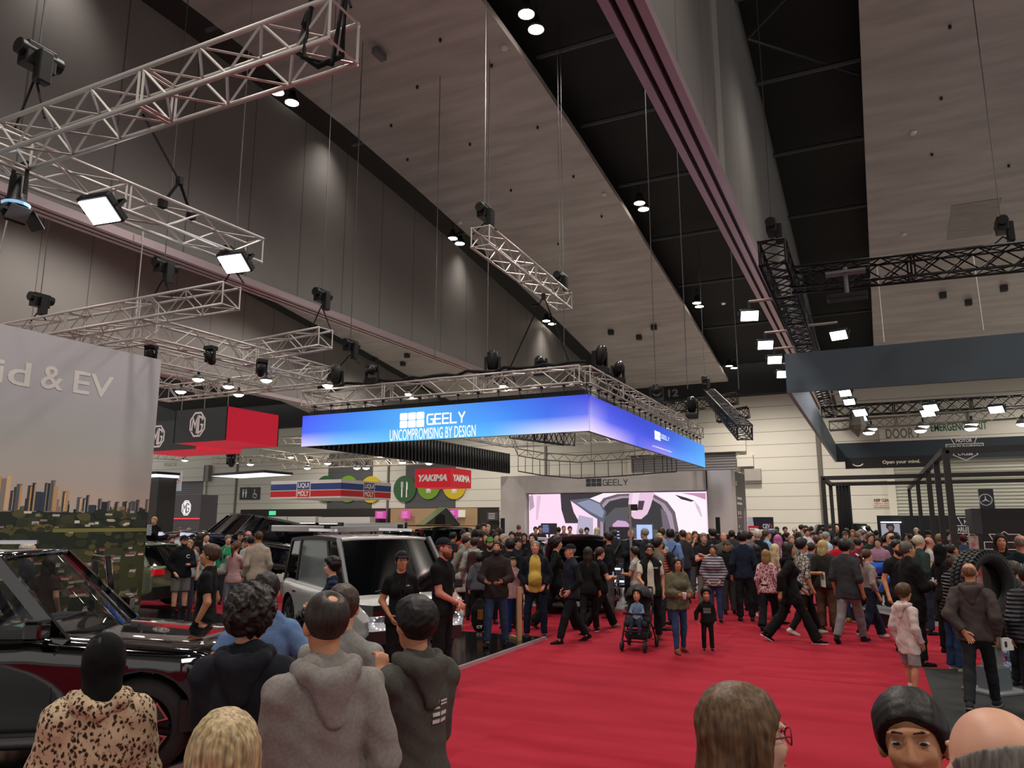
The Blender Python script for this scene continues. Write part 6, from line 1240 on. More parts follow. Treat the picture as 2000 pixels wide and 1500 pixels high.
mb = MB(); mb.path([(0, .42 * math.sin(R(a)), zb + .43 - .44 * math.cos(R(a)) - .03) for a in range(-62, 63, 12)], .045, 6); mb.build('cradle', SG, t); MB().box((0, 0, zb * .52), (.17, .2, zb * .95)).build('column', SG, t, bevel=.01); MB().box((0, 0, .17), (.26, .3, .3)).build('foot_box', mat('stand blue grey', '#5d676e', .5), t, bevel=.01); MB().box((0, 0, .02), (.5, .62, .04)).build('foot_plate', SG, t, bevel=.01)
mb = MB(); mb.box((-.16, -.1, zb * .66), (.02, .2, .16), M=None); o = mb.build('sign_holder', WHITE, t); mb = MB(); mb.box((-.172, -.06, zb * .66), (.006, .04, .07)); mb.build('printed_tyre_mark', BLKP, t)
# ================================================================ vehicles (nose along +x, right side -y)
def paint(name, c, rough=.12, metal=.0): return mat('paint ' + name, c, rough, metal, coat=1., spec=.6)
GLD = mat('dark glass', '#06080a', .04, spec=.9); GLT = mat('clear tinted glass', '#10181a', .03, spec=.8, alpha=.42); GLW2 = mat('hazy window glass', '#b9c6c6', .06, spec=.9, alpha=.38)  # whitish tint of the window glass paints its reflections and frost
LEDW = glow('car daylight strip', '#f2f6ff', 2.2); LEDR = mat('tail lamp red', '#7a0c14', .1, emit='#c01020', es=.5); DKT = mat('dark trim', '#121315', .45); RIM = mat('rim alloy', '#7e8084', .25, .9); RIMD = mat('rim dark', '#1a1b1d', .3, .6)
def lerp_tab(T, x):
    if x <= T[0][0]: return T[0][1]
    for (a, b), (c, d) in zip(T, T[1:]):
        if x <= c: return b + (d - b) * (x - a) / (c - a)
    return T[-1][1]
def wheel(t, x, y, R_, w, side, rim=RIM, acc=None):
    M = Matrix.Translation((x, y, R_)) @ Matrix.Rotation(R(90) * -side, 4, 'X'); mb = MB(); r2 = R_ * .66
    mb.lathe([(r2, -w / 2), (R_ - .05, -w / 2), (R_ - .01, -w / 2 + .03), (R_, -w / 2 + .06), (R_, w / 2 - .06), (R_ - .01, w / 2 - .03), (R_ - .05, w / 2), (r2, w / 2)], 36, M, False); o = mb.build('wheel', RUB, t, True)
    mb = MB(); mb.lathe([(r2 + .005, w / 2 + .004), (r2 - .03, w / 2 - .03), (r2 - .035, -w / 2)], 32, M, False); mb.lathe([(.001, w / 2 + .0), (.07, w / 2 - .005), (.075, w / 2 - .05)], 14, M, False)
    for k in range(5):
        a = 2 * math.pi * k / 5
        for da in (-.16, .16): p = M @ Vector((.05 * math.cos(a), .05 * math.sin(a), w / 2 - .02)); q = M @ Vector((r2 * math.cos(a + da), r2 * math.sin(a + da), w / 2 - .035)); mb.bar(p, q, .034, .03)
    mb.m(1); mb.lathe([(.001, w / 2 - .075), (r2 - .02, w / 2 - .08)], 20, M, False)
    if acc:
        mb.m(2)
        for k in range(5):
            a = 2 * math.pi * (k + .5) / 5; pts = [(r2 * .5, a - .3), (r2 * .93, a - .36), (r2 * .93, a + .36), (r2 * .5, a + .3)]; mb.face([M @ Vector((r * math.cos(b), r * math.sin(b), w / 2 + .002)) for r, b in pts]); mb.cur = 1; mb.face([M @ Vector((r * math.cos(b), r * math.sin(b), w / 2 + .006)) for r, b in [(r2 * .58, a - .24), (r2 * .85, a - .28), (r2 * .85, a + .28), (r2 * .58, a + .24)]]); mb.cur = 2
    mb.build('rim', [rim, DKT, acc or DKT], o, False)
def car(name, label, loc, rz, pm, L=4.7, W=.93, zs=.24, top=((-2.35, .95), (-2.1, 1.06), (.9, 1.06), (2.1, .92), (2.35, .72)), roof=1.72, cowl=1.05, rf=.45, rr=-1.9, tail=-2.28, wr=.70, Rw=.37, xf=1.42, xr=-1.4, glass=GLD, pil=None, roofm=None, splits=(.0, -1.0), rot=None, clad=True, rim=RIM, acc=None, wheels=True, sidecol=None, cat='car', z0=None):
    """body shell lofted from stations, wheel arches cut round the wheels, pillars, roof, panes, lamps, mirrors, handles"""
    t = thing(name, label, cat, loc, rz, rot=rot); hL = L / 2; pil = pil or pm; roofm = roofm or pm; T = sorted(top)
    xs = sorted(set([round(-hL + L * i / 76, 4) for i in range(77)])); sec = []; Ra = Rw + .07
    for x in xs:
        d = min(hL - x, x + hL); k = max(0, 1 - d / .45); w = W * (1 - .17 * k ** 2); zt = lerp_tab(T, x); zb = zs + .10 * k ** 2; P = [(0, zb), (w * .84, zb), (w * .95, zb + .03), (w * .985, zb + .10)]
        zm0, zm1 = zb + .16, max(zb + .3, zt - .14)
        for j in range(9): f = j / 8; P.append((w * (1 - .012 * math.cos(f * 3.1)), zm0 + (zm1 - zm0) * f))
        P += [(w * .985, zt - .07), (w * .955, zt - .025), (w * .89, zt - .004), (w * .6, zt + .018), (w * .3, zt + .026), (0, zt + .028)]; sec.append(P)
    n = len(sec[0]); m = 2 * n - 2; V = []; 
    for x, P in zip(xs, sec): V += [Vector((x, -y, z)) for y, z in P] + [Vector((x, y, z)) for y, z in P[-2:0:-1]]
    for ax in ((xf, xr) if wheels else ()):
        for v in V:
            r = math.hypot(v.x - ax, v.z - Rw)
            if abs(v.y) > W * .7 and Ra - .055 < r < Ra + .03: s_ = Ra / max(r, .01); v.x = ax + (v.x - ax) * s_; v.z = max(zs * .8, Rw + (v.z - Rw) * s_)
    Fc = []
    for i in range(len(xs) - 1):
        for j in range(m):
            q = (i * m + j, (i + 1) * m + j, (i + 1) * m + (j + 1) % m, i * m + (j + 1) % m); c = sum((V[k] for k in q), Vector()) / 4
            if wheels and abs(c.y) > W * .7 and any(math.hypot(c.x - a, c.z - Rw) < Ra - .012 for a in (xf, xr)): continue
            Fc.append(q)
    Fc += [tuple(range(m - 1, -1, -1)), tuple(range((len(xs) - 1) * m, len(xs) * m))]
    body = link_mesh('body', V, Fc, pm, t, True)
    if wheels:
        for ax in (xf, xr):
            for s in (-1, 1):
                mb = MB()
                for k in range(12):
                    a0, a1 = R(-18 + 18 * k), R(-18 + 18 * (k + 1)); P = lambda a, y, r: Vector((ax + r * math.cos(a), s * y, Rw + r * math.sin(a)))
                    mb.face([P(a0, W * .99, Ra), P(a1, W * .99, Ra), P(a1, W * .62, Ra), P(a0, W * .62, Ra)])
                    if clad: mb.m(1); mb.face([P(a0, W * 1.006, Ra - .015), P(a1, W * 1.006, Ra - .015), P(a1, W * 1.003, Ra + .065), P(a0, W * 1.003, Ra + .065)]); mb.m(0)
                wheel(t, ax, s * (W - .13), Rw, .23, s, rim, acc); mb.build('wheel_arch', [BLKF, DKT], t)
        for s in (-1, 1): MB().box(((xf + xr) / 2, s * (W - .03), zs + .05), (xf - xr - 2 * Ra - .04, .10, .13)).build('side_sill', DKT, t, bevel=.02)
    # greenhouse
    bz = lambda x: lerp_tab(T, x) - .03; wb = W * .93; pt = {}
    A0, A1 = Vector((cowl, wb, bz(cowl))), Vector((rf, wr, roof - .05)); D0, D1 = Vector((tail, wb * .94, bz(tail))), Vector((rr, wr * .96, roof - .09))
    side_b = lambda f: Vector((A0.x + (D0.x - A0.x) * f, wb * (1 - .06 * f), bz(A0.x + (D0.x - A0.x) * f))); side_t = lambda f: A1.lerp(D1, f) + Vector((0, 0, .04 * math.sin(f * math.pi)))
    fl = lambda v, s: Vector((v.x, v.y * s, v.z)); fs = [0.] + [(A1.x - x) / (A1.x - D1.x) for x in splits] + [1.]
    for s in (-1, 1):
        mb = MB()
        for i, f in enumerate(fs): mb.bar(fl(side_b(f), s), fl(side_t(f), s), .10 if i in (0, len(fs) - 1) else .09, .06, up=Vector((0, 1, 0)))
        for k in range(8): mb.bar(fl(side_t(k / 8), s), fl(side_t((k + 1) / 8), s), .07, .07)
        mb.build('pillars', pil, t)
        for i in range(len(fs) - 1):
            a, b = fs[i] + .02, fs[i + 1] - .02; q = [side_b(a), side_b(b), side_t(b) - Vector((0, 0, .03)), side_t(a) - Vector((0, 0, .03))]; q = [fl(v + Vector((0, .012, 0)), s) for v in q]; mb = MB(); mb.face(q if s < 0 else q[::-1]); mb.build('side_window', glass if not isinstance(glass, dict) else glass.get((s, i), GLD), t)
    g0 = glass if not isinstance(glass, dict) else glass.get('front', GLD); N = 8
    def pane(p0, p1, bow, nm, gm, ins=.05):
        mb = MB(); vs = []
        for f in (0, 1):
            c = p0.lerp(p1, f)
            for k in range(N + 1): u = -1 + 2 * k / N; vs.append(Vector((c.x + bow * (1 - u * u), c.y * u * (1 - ins / max(c.y, .1)), c.z + .02 * (1 - u * u))))
        mb.add(vs, [(k, k + 1, N + 2 + k, N + 1 + k) for k in range(N)]); mb.build(nm, gm, t, True)
    pane(A0 + Vector((.03, 0, .01)), A1 + Vector((.02, 0, 0)), .12, 'windscreen', g0); pane(D0 + Vector((-.02, 0, .0)), D1 + Vector((-.02, 0, -.02)), -.06, 'rear_window', GLD if isinstance(glass, dict) else glass)
    mb = MB(); vs = []; K = 14
    for i in range(K + 1):
        c = side_t(i / K); x = c.x + (.03 if i == 0 else -.03 if i == K else 0)
        for k in range(N + 1): u = -1 + 2 * k / N; vs.append(Vector((x + (.12 if i == 0 else -.06 if i == K else 0) * (1 - u * u), c.y * u * 1.03, c.z + .02 + .035 * (1 - u * u * u * u))))
    mb.add(vs, [(i * (N + 1) + k, i * (N + 1) + k + 1, (i + 1) * (N + 1) + k + 1, (i + 1) * (N + 1) + k) for i in range(K) for k in range(N)]); o = mb.build('roof', roofm, t, True); sd = o.modifiers.new('s', 'SOLIDIFY'); sd.thickness = .05
    mb = MB(); zm = lerp_tab(T, .3)
    for s in (-1, 1):
        for x in [a.x for a in (side_b(f) for f in fs[1:-1])] + [A0.x - .05]: mb.box((x, s * W * .992, zs + .2 + (zm - zs - .3) / 2), (.012, .02, zm - zs - .34))
    mb.build('door_seams', DKT, t)
    for s in (-1, 1):
        for f in fs[1:-1]: x = side_b(f).x + .22; MB().box((x, s * (W * .995 + .01), zm - .17), (.2, .03, .035)).build('door_handle', pil, t, bevel=.01)
        mb = MB(); mb.box((A0.x - .16, s * (W + .12), bz(A0.x - .2) + .12), (.14, .22, .16)); mb.bar((A0.x - .16, s * (W * .93), bz(A0.x) + .06), (A0.x - .16, s * (W + .05), bz(A0.x) + .10), .05); mb.build('wing_mirror', pil, t, bevel=.03)
    return t
def on_nose(t, W, L, nm, z, h, y0, y1, m, rear=False, dx=.012):
    hL = L / 2; N = 6
    for s in (-1, 1):
        mb = MB(); vs = []
        for k in range(N + 1):
            y = y0 + (y1 - y0) * k / N; ww = W * .83; x = hL if y < ww else hL - .45 * math.sqrt(max(0, (1 - (W * 1.0 - y) / (W * .17)))) if y > ww else hL
            for zz in (z - h / 2, z + h / 2): vs.append(Vector(((-1 if rear else 1) * (x + dx), s * (y + (.01 if y > ww else 0)), zz)))
        mb.add(vs, [(2 * k, 2 * k + 2, 2 * k + 3, 2 * k + 1) for k in range(N)]); o = mb.build(nm, m, t); sd = o.modifiers.new('s', 'SOLIDIFY'); sd.thickness = .02
# ---- near black four wheel drive
ch = YAW + R(9); w0 = pD(280, 1400, 6.9); u = Vector((math.cos(ch), math.sin(ch), 0)); nrm = Vector((-u.y, u.x, 0)); xf_ = 1.72; c0 = Vector((w0.x, w0.y, .06)) - u * xf_ + nrm * .80
BP = paint('black', '#060608', .05)
t = car('black_suv', 'big glossy black four wheel drive at the printed wall with red edged wheels', c0, ch, BP, L=4.9, W=.95, zs=.30, top=((-2.45, 1.05), (-2.2, 1.18), (.78, 1.17), (1.0, 1.14), (2.15, 1.03), (2.4, .92), (2.45, .86)), roof=1.86, cowl=1.06, rf=.36, rr=-2.2, tail=-2.36, wr=.72, Rw=.41, xf=xf_, xr=-1.5, glass=GLT, splits=(-.55, -1.5), rim=RIMD, acc=mat('rim red edge', '#b05a5c', .3, .3))
on_nose(t, .95, 4.9, 'headlamp', .90, .10, .50, .94, mat('lamp glass dark', '#15161a', .06, spec=.9)); on_nose(t, .95, 4.9, 'daylight_strip', .955, .028, .55, .945, LEDW, dx=.03); on_nose(t, .95, 4.9, 'bumper', .50, .26, .0, .93, DKT, dx=.02); on_nose(t, .95, 4.9, 'grille', .80, .12, .0, .5, DKT, dx=.018)
mb = MB(); mb.box((.62, 0, 1.08), (.5, 1.5, .12)); mb.box((.5, .0, 1.16), (.28, 1.4, .1)); mb.build('dashboard', mat('dash dark', '#131416', .6), t); mb = MB(); mb.add([(.48, -.55, 1.225), (.85, -.5, 1.16), (.9, .0, 1.16), (.5, .05, 1.225)], [(0, 1, 2, 3)]); mb.build('paper_on_dash', mat('pale teal paper', '#7fb3b0', .6), t)
mb = MB(); mb.path([(.22 + .05 * math.sin(a), .38 + .19 * math.cos(a), 1.16 + .18 * math.sin(a)) for a in [2 * math.pi * k / 16 for k in range(16)]], .016, 6, True); mb.bar((.26, .2, 1.16), (.26, .56, 1.16), .03); mb.build('steering_wheel', DKT, t, True)
for y in (-.4, .4):
    mb = MB(); mb.box((-.45, y, .95), (.14, .5, .7)); mb.box((-.5, y, 1.42), (.1, .26, .2)); mb.box((-.2, y, .66), (.5, .5, .14)); mb.build('seat', mat('seat grey', '#5a6464', .7), t, bevel=.05)
mb = MB(); mb.box((-.62, 1.62, .74), (.9, .06, .8), rz=R(62) if 0 else 0); 
o = bpy.data.objects.new('open_door', None); bpy.data.objects.remove(o)
dm = MB(); dm.box((-.5, 0, .75), (1.0, .07, .75)); dm.bar((0, 0, 1.12), (-.42, 0, 1.72), .07); dm.bar((-.42, 0, 1.72), (-1., 0, 1.72), .07); dm.bar((-1., 0, 1.12), (-1., 0, 1.74), .07); o = dm.build('open_door', BP, t, bevel=.01); o.location = (.82, .93, 0); o.rotation_euler = (0, 0, R(-58)); g = MB().face([(-.03, .0, 1.12), (-1., .0, 1.12), (-1., .0, 1.7), (-.42, .0, 1.7)]).build('door_glass', GLT, o)
mb = MB(); mb.box((0.1, -.99, .36), (1.9, .18, .05)); mb.build('running_board', mat('board grey', '#4b4c4e', .4), t, bevel=.02)
mb = MB()
for s in (-1, 1): mb.bar((.1, s * .66, 1.93), (-2.0, s * .66, 1.93), .05, .04)
mb.build('roof_rail', CHROME, t); 
# ---- white boxy electric car
ce = math.atan2(-FWD.y * math.cos(R(32)) + RGT.y * math.sin(R(32)), -FWD.x * math.cos(R(32)) + RGT.x * math.sin(R(32))); u = Vector((math.cos(ce), math.sin(ce), 0)); nrm = Vector((-u.y, u.x, 0))
cn = pD(690, 1250, 11.9); WP = paint('white', '#d9dbda', .15); c1 = Vector((cn.x, cn.y, .06)) - u * 2.05 + nrm * .96
tw = car('white_electric_car', 'white boxy electric car with huge dark windscreen on the glossy platform', c1, ce, WP, L=4.55, W=.98, zs=.26, top=((-2.27, .98), (-2.1, 1.06), (1.15, 1.02), (1.45, 1.0), (2.0, .93), (2.2, .78), (2.27, .70)), roof=1.88, cowl=1.62, rf=.82, rr=-2.0, tail=-2.2, wr=.82, Rw=.37, xf=1.42, xr=-1.5, glass={'front': GLD, (-1, 0): GLD, (-1, 1): GLW2, (1, 0): GLD, (1, 1): GLW2, (-1, 2): GLD}, splits=(.25, -1.35), pil=DKT, roofm=WP, clad=False)
on_nose(tw, .98, 4.55, 'black_front_panel', .80, .16, .0, .9, GLD, dx=.02); on_nose(tw, .98, 4.55, 'lower_bumper', .40, .2, .0, .93, mat('maroon bumper', '#2c1719', .3), dx=.02)
mb = MB(); rr = random.Random(2)
for s in (-1, 1):
    for k in range(14): a = 2 * math.pi * k / 14; mb.box((2.285, s * .58 + .16 * math.cos(a), .62 + .10 * math.sin(a)), (.012, .018, .018))
mb.build('dotted_lamp', LEDW, tw)
for s in (-1, 1):
    mb = MB(); mb.bar((1.66, s * .93, 1.02), (.86, s * .85, 1.86), .06, .05, up=Vector((0, 1, 0))); mb.bar((1.62, s * .95, 1.0), (2.0, s * .86, .90), .06, .03); mb.build('pillar_cover', mat('grey blue trim', '#8f9499', .2, .3), tw)
mb = MB(); mb.tube((1.72, -.5, 1.03), (1.45, .3, 1.12), .012); mb.tube((1.72, .2, 1.03), (1.47, .75, 1.12), .012); mb.build('wiper', DKT, tw); mb = MB(); mb.box((-.4, -.72, 1.99), (1.5, .05, .05)); mb.box((-.4, .72, 1.99), (1.5, .05, .05)); mb.build('roof_rail', CHROME, tw)
mb = MB(); mb.box((-1.2, -.72, 1.5), (.08, .02, .9)); mb.build('window_bar', CHROME, tw) if False else None
# ---- green tail
cg = R(186); p = pD(352, 1180, 18.7); u = Vector((math.cos(cg), math.sin(cg), 0)); pg = Vector((p.x, p.y, .06)) + u * 2.95 + Vector((0, .55, 0)); GP = paint('sage', '#66755c', .16)
tg = car('green_suv', 'sage green car whose rounded tail sticks out behind the printed wall', pg, cg, GP, L=4.4, W=.92, zs=.28, top=((-2.2, .98), (-2.05, 1.08), (-1.7, 1.14), (.9, 1.04), (1.9, .92), (2.2, .75)), roof=1.62, cowl=1.0, rf=.3, rr=-1.5, tail=-2.05, wr=.66, Rw=.36, xf=1.4, xr=-1.3)
on_nose(tg, .92, 4.4, 'tail_lamp', .93, .13, .45, .90, LEDR, rear=True, dx=.02); on_nose(tg, .92, 4.4, 'rear_bumper', .42, .3, .0, .88, DKT, rear=True, dx=.015)
mb = MB(); mb.add([(-1.9, .93, .86), (-1.35, .935, .80), (-1.9, .93, 1.0)], [(0, 1, 2)]); mb.add([(-1.9, -.93, .86), (-1.35, -.935, .80), (-1.9, -.93, 1.0)], [(2, 1, 0)]); mb.build('lamp_spear', GLD, tg)
# ---- dark blue black four wheel drive climbing a ramp at the back
p = pD(472, 1040, 24.); rz = math.atan2(p.y, p.x) + R(90 + 32)
DP = paint('navy black', '#0d1016', .08, .2); td = car('dark_suv', 'dark navy four wheel drive with its nose raised on a display ramp', (p.x, p.y, .52), rz, DP, L=4.9, W=.95, zs=.35, top=((-2.45, 1.05), (-2.2, 1.16), (.8, 1.16), (2.1, 1.08), (2.35, .98), (2.45, .9)), roof=1.88, cowl=.95, rf=.35, rr=-2.2, tail=-2.38, wr=.72, Rw=.41, xf=1.5, xr=-1.5, rot=(0, R(-9), rz), rim=RIMD)
on_nose(td, .95, 4.9, 'headlamp', .96, .1, .5, .94, mat('lamp pale', '#aab6cc', .1, emit='#dfe8ff', es=.5)); mb = MB(); mb.box((1.4, 0, 1.13), (1.3, .5, .03)); mb.build('painted_bonnet_sheen', mat('bonnet sheen', '#5c6780', .15, .4), td)  # pale plate is the bonnet's sheen put into colour, not a scoop
o = thing('display_ramp', 'low grey ramp under the raised dark four wheel drive', 'ramp', (p.x, p.y, 0), rz); mb = MB(); mb.add([(-2.6, -1.1, .0), (2.6, -1.1, 0), (2.6, 1.1, 0), (-2.6, 1.1, 0), (-2.6, -1.1, .08), (2.6, -1.1, .88), (2.6, 1.1, .88), (-2.6, 1.1, .08)], [(3, 2, 1, 0), (4, 5, 6, 7), (0, 1, 5, 4), (1, 2, 6, 5), (2, 3, 7, 6), (3, 0, 4, 7)]); mb.build('wedge', GREY, o); MB().box((-2.65, 0, .04), (.1, 2.2, .08)).build('edge_strip', BLK, o)
# ---- vehicles behind the white car: a dark pickup under the tent, one with roof awnings
p = pD(868, 1060, 27.); rz = math.atan2(p.y, p.x) - R(90 - 28); RT = paint('pickup black', '#08080a', .06); tp = car('pickup_truck', 'black pickup truck with red stripes carrying an open roof tent', (p.x, p.y, .23), rz, RT, L=5.2, W=.95, zs=.45, top=((-2.6, 1.1), (-2.5, 1.16), (-.6, 1.16), (1.0, 1.16), (2.3, 1.12), (2.55, 1.0), (2.6, .9)), roof=1.78, cowl=1.15, rf=.55, rr=-.75, tail=-1.0, wr=.72, Rw=.42, xf=1.6, xr=-1.6, splits=(-.15,), rim=RIMD, rot=(0, 0, rz)); mb = MB(); mb.box((1.6, .0, 1.175), (1.2, .5, .02)); mb.box((1.9, -.7, 1.12), (.8, .2, .02)); mb.build('red_stripe', mat('stripe red gloss', '#b01428', .15), tp)
o = thing('display_ramp', 'dark plinth lifting the black pickup above the crowd', 'ramp', (p.x, p.y, 0), rz); MB().box((0, 0, .1), (5.2, 2.1, .2)).build('plinth', BLKP, o); MB().box((0, 0, .21), (5.3, 2.2, .03)).build('top_sheet', GREY, o)
tt = thing('roof_tent', 'open roof tent with green fly and grey hard shell lid on the pickup', 'tent', (p.x, p.y, 2.05), rz); tt.scale = (.44,) * 3; MB().box((-1.0, 0, .05), (3.9, 1.5, .08)).build('base', BLKP, tt)
mb = MB(); mb.add([(-2.2, -.7, .1), (-.2, -.7, 1.5), (-.2, .7, 1.5), (-2.2, .7, .1)], [(0, 1, 2, 3)]); o = mb.build('fly', mat('tent fly green', '#6f7a52', .85), tt); o.modifiers.new('s', 'SOLIDIFY').thickness = .03
mb = MB(); mb.add([(-.2, -.72, 1.5), (1.1, -.72, .15), (1.1, .72, .15), (-.2, .72, 1.5)], [(0, 1, 2, 3)]); o = mb.build('shell_lid', mat('tent shell grey', '#8e939b', .3, .3), tt); o.modifiers.new('s', 'SOLIDIFY').thickness = .08
mb = MB()
for s in (-1, 1): mb.face([(-2.1, s * .68, .12), (1.0, s * .68, .12), (-.2, s * .68, 1.42)])
mb.build('side_wall', mat('tent canvas dark', '#3a3c3a', .9), tt); mb = MB(); mb.face([(-1.3, -.70, .14), (-.3, -.70, .14), (-.35, -.70, .85), (-.8, -.70, 1.0), (-1.2, -.70, .7)]); mb.build('doorway', BLKF, tt); mb = MB(); 
for f in (.25, .6): mb.box((-.2 + 1.3 * f, 0, 1.62 - 1.35 * f), (.12, 1.2, .06))
mb.build('lid_bars', BLK, tt); MB().box((.4, 0, .02), (6.6, 1.6, .05)).build('x', BLK, tt).name = 'awning_board'
p = pD(755, 1100, 21.5); rz = ce + R(30); ta = car('dark_wagon', 'dark wagon with two long silver awning boxes, behind the white car', (p.x, p.y, .06), rz, paint('wagon black', '#0a0b0c', .08), L=4.7, roof=1.88, top=((-2.35, 1.0), (-2.1, 1.1), (.9, 1.1), (2.1, .98), (2.35, .8)), rf=.5, cowl=1.1, rr=-2.0, tail=-2.25, wr=.74)
AW = mat('awning silver', '#b3b7b6', .3, .4)
for a, b, zz, lab in (((533, 1030), (637, 1031), 2.07, 'long silver awning box with a dark end cap over the white car roof'), ((636, 1033), (780, 1029), 2.06, 'second long silver awning box reaching past the round red sign'), ((667, 1025), (788, 1025), 2.12, 'thin silver roof bar box behind the long awning boxes')):
    A, B = pD(a[0], a[1] + 2, 20.6), pD(b[0], b[1] + 2, 20.0 if zz < 2.1 else 22); o = thing('awning_box', lab, 'awning', A, group=None); d = B - A; MB().bar((0, 0, 0), d, .17).build('case', AW, o, bevel=.02); mb = MB(); e = d.normalized() * .07; mb.bar(d - e * .2, d + e, .18); mb.bar(e * .2, -e, .18); mb.build('end_cap', BLKP, o); mb = MB()
    for f in (.2, .8): mb.tube(d * f - Vector((0, 0, .08)), d * f - Vector((0, 0, .17)), .03)
    mb.build('case_bracket', BLK, o)  # short brackets under the case, ending free where no roof lies below
# ---- cars on the pale stand
CP = paint('charcoal', '#2b2e33', .12, .4)
def stand_car(label, px, d, turn, pm, **kw):
    p = pD(px, 1150, d); rz = math.atan2(p.y, p.x) + R(turn); return car('stand_car', label, (p.x, p.y, .06), rz, pm, **kw)
t = stand_car('pearl white car behind the crowd with a long glossy roof', 1000, 25.4, 100, paint('pearl', '#cfcdd3', .1), roof=1.62, wr=.66, rr=-1.7)
t = stand_car('charcoal car with glossy nose and a raised dark bonnet, its lamp glowing', 1110, 20.6, 190, CP, L=4.5, roof=1.60, wr=.66, rr=-1.6, top=((-2.25, .98), (-2.0, 1.06), (.9, 1.02), (1.9, .90), (2.25, .7))); on_nose(t, .93, 4.5, 'daylight_strip', .74, .05, .52, .92, LEDW); on_nose(t, .93, 4.5, 'grille', .5, .2, .0, .6, DKT)
mb = MB(); N = 8
vs = [Vector((.95 + .18 * i, -.8 + 1.6 * k / N, 1.05 + .13 * i + .10 * (1 - (2 * k / N - 1) ** 2))) for i in range(6) for k in range(N + 1)]; mb.add(vs, [(i * (N + 1) + k, i * (N + 1) + k + 1, (i + 1) * (N + 1) + k + 1, (i + 1) * (N + 1) + k) for i in range(5) for k in range(N)]); o = mb.build('raised_bonnet', CP, t, True); o.modifiers.new('s', 'SOLIDIFY').thickness = .05
t = stand_car('dark grey car whose side fills the gap by the slim post', 1262, 24.3, 172, paint('slate', '#3d4046', .12, .4), L=4.6, roof=1.58, wr=.66, rr=-1.7); on_nose(t, .93, 4.6, 'headlamp', .80, .05, .4, .9, LEDW); on_nose(t, .93, 4.6, 'lower_lights', .45, .05, .3, .8, LEDW)
t = stand_car('dark hatchback with its tailgate open below the pink picture', 1348, 28.0, 100, paint('dark hatch', '#101114', .1), roof=1.7, wr=.68); mb = MB(); vs = [Vector((-2.0 - .22 * i, -.72 + 1.44 * k / N, 1.75 + .02 * i + .05 * (1 - (2 * k / N - 1) ** 2))) for i in range(6) for k in range(N + 1)]; mb.add(vs, [(i * (N + 1) + k, i * (N + 1) + k + 1, (i + 1) * (N + 1) + k + 1, (i + 1) * (N + 1) + k) for i in range(5) for k in range(N)]); o = mb.build('open_tailgate', DKT, t, True); o.modifiers.new('s', 'SOLIDIFY').thickness = .06
p = pD(1672, 1060, 42); car('far_suv', 'dark green tinted car roof showing between the black drape and the stand wall', (p.x, p.y, .25), R(10), paint('far green', '#1d2620', .1), L=4.6, roof=1.85, wr=.7)
# ---- blue motorcycle
p = pD(1716, 1150, 17.2); o = thing('display_plinth', 'low black plinth under the bright blue motorcycle', 'plinth', (p.x, p.y, 0), R(-58)); MB().box((0, 0, .14), (2.1, .8, .28)).build('block', BLKP, o); MB().box((0, 0, .29), (2.14, .84, .02)).build('top_sheet', GREY, o); t = thing('motorcycle', 'bright blue motorcycle with a dark red seat among the crowd', 'motorcycle', (p.x, p.y, .30), R(-58)); BL = paint('moto blue', '#1666d8', .12); Mx = Matrix.Rotation(R(90), 4, 'X')
for x in (-.72, .72): mb = MB(); mb.lathe([(.20, -.06), (.28, -.07), (.31, -.03), (.315, 0), (.31, .03), (.28, .07), (.20, .06)], 26, Matrix.Translation((x, 0, .315)) @ Mx, False); w = mb.build('wheel', RUB, t, True); mb = MB(); mb.lathe([(.20, -.03), (.03, -.05), (.001, -.05)], 12, Matrix.Translation((x, 0, .315)) @ Mx); mb.lathe([(.001, .05), (.03, .05), (.20, .03)], 12, Matrix.Translation((x, 0, .315)) @ Mx); mb.build('rim', RIMD, w)
def blob(nm, prims, m, vox=.016): return field_obj(nm, Field(prims, vox), m, t)
blob('tank', [Prim((.0, 0, .86), (.34, 0, .92), .17, .15, k=.05), Prim((.34, 0, .9), (.50, 0, .80), .13, .08, k=.04)], BL); blob('front_fairing', [Prim((.55, 0, .95), (.62, 0, .72), .15, .11, k=.05), Prim((.62, .12, .70), (.35, .16, .45), .08, .06, k=.04), Prim((.62, -.12, .70), (.35, -.16, .45), .08, .06, k=.04)], BL); blob('tail_unit', [Prim((-.35, 0, .86), (-.85, 0, 1.02), .12, .07, k=.05)], BL); blob('seat', [Prim((-.12, 0, .92), (-.40, 0, .94), .14, .15, k=.05), Prim((-.40, 0, .96), (-.75, 0, 1.1), .13, .08, k=.05)], mat('seat dark red', '#4d0d18', .3)); blob('engine', [Prim((.15, 0, .5), None, (.26, .2, .2), k=.03), Prim((-.15, 0, .42), None, (.16, .15, .14), k=.03)], DKT)
mb = MB(); mb.bar((.62, .07, .9), (.72, .08, .315), .05); mb.bar((.62, -.07, .9), (.72, -.08, .315), .05); mb.bar((-.1, .1, .42), (-.72, .1, .315), .06); mb.bar((-.1, -.1, .42), (-.72, -.1, .315), .06); mb.build('fork', ALU, t); mb = MB(); mb.tube((.5, -.36, 1.05), (.5, .36, 1.05), .018); mb.tube((.5, 0, .92), (.5, 0, 1.05), .03); mb.build('handlebar', BLK, t); mb = MB(); mb.tube((-.1, -.2, .35), (-.8, -.24, .55), .06, .07); mb.build('exhaust', CHROME, t, True)
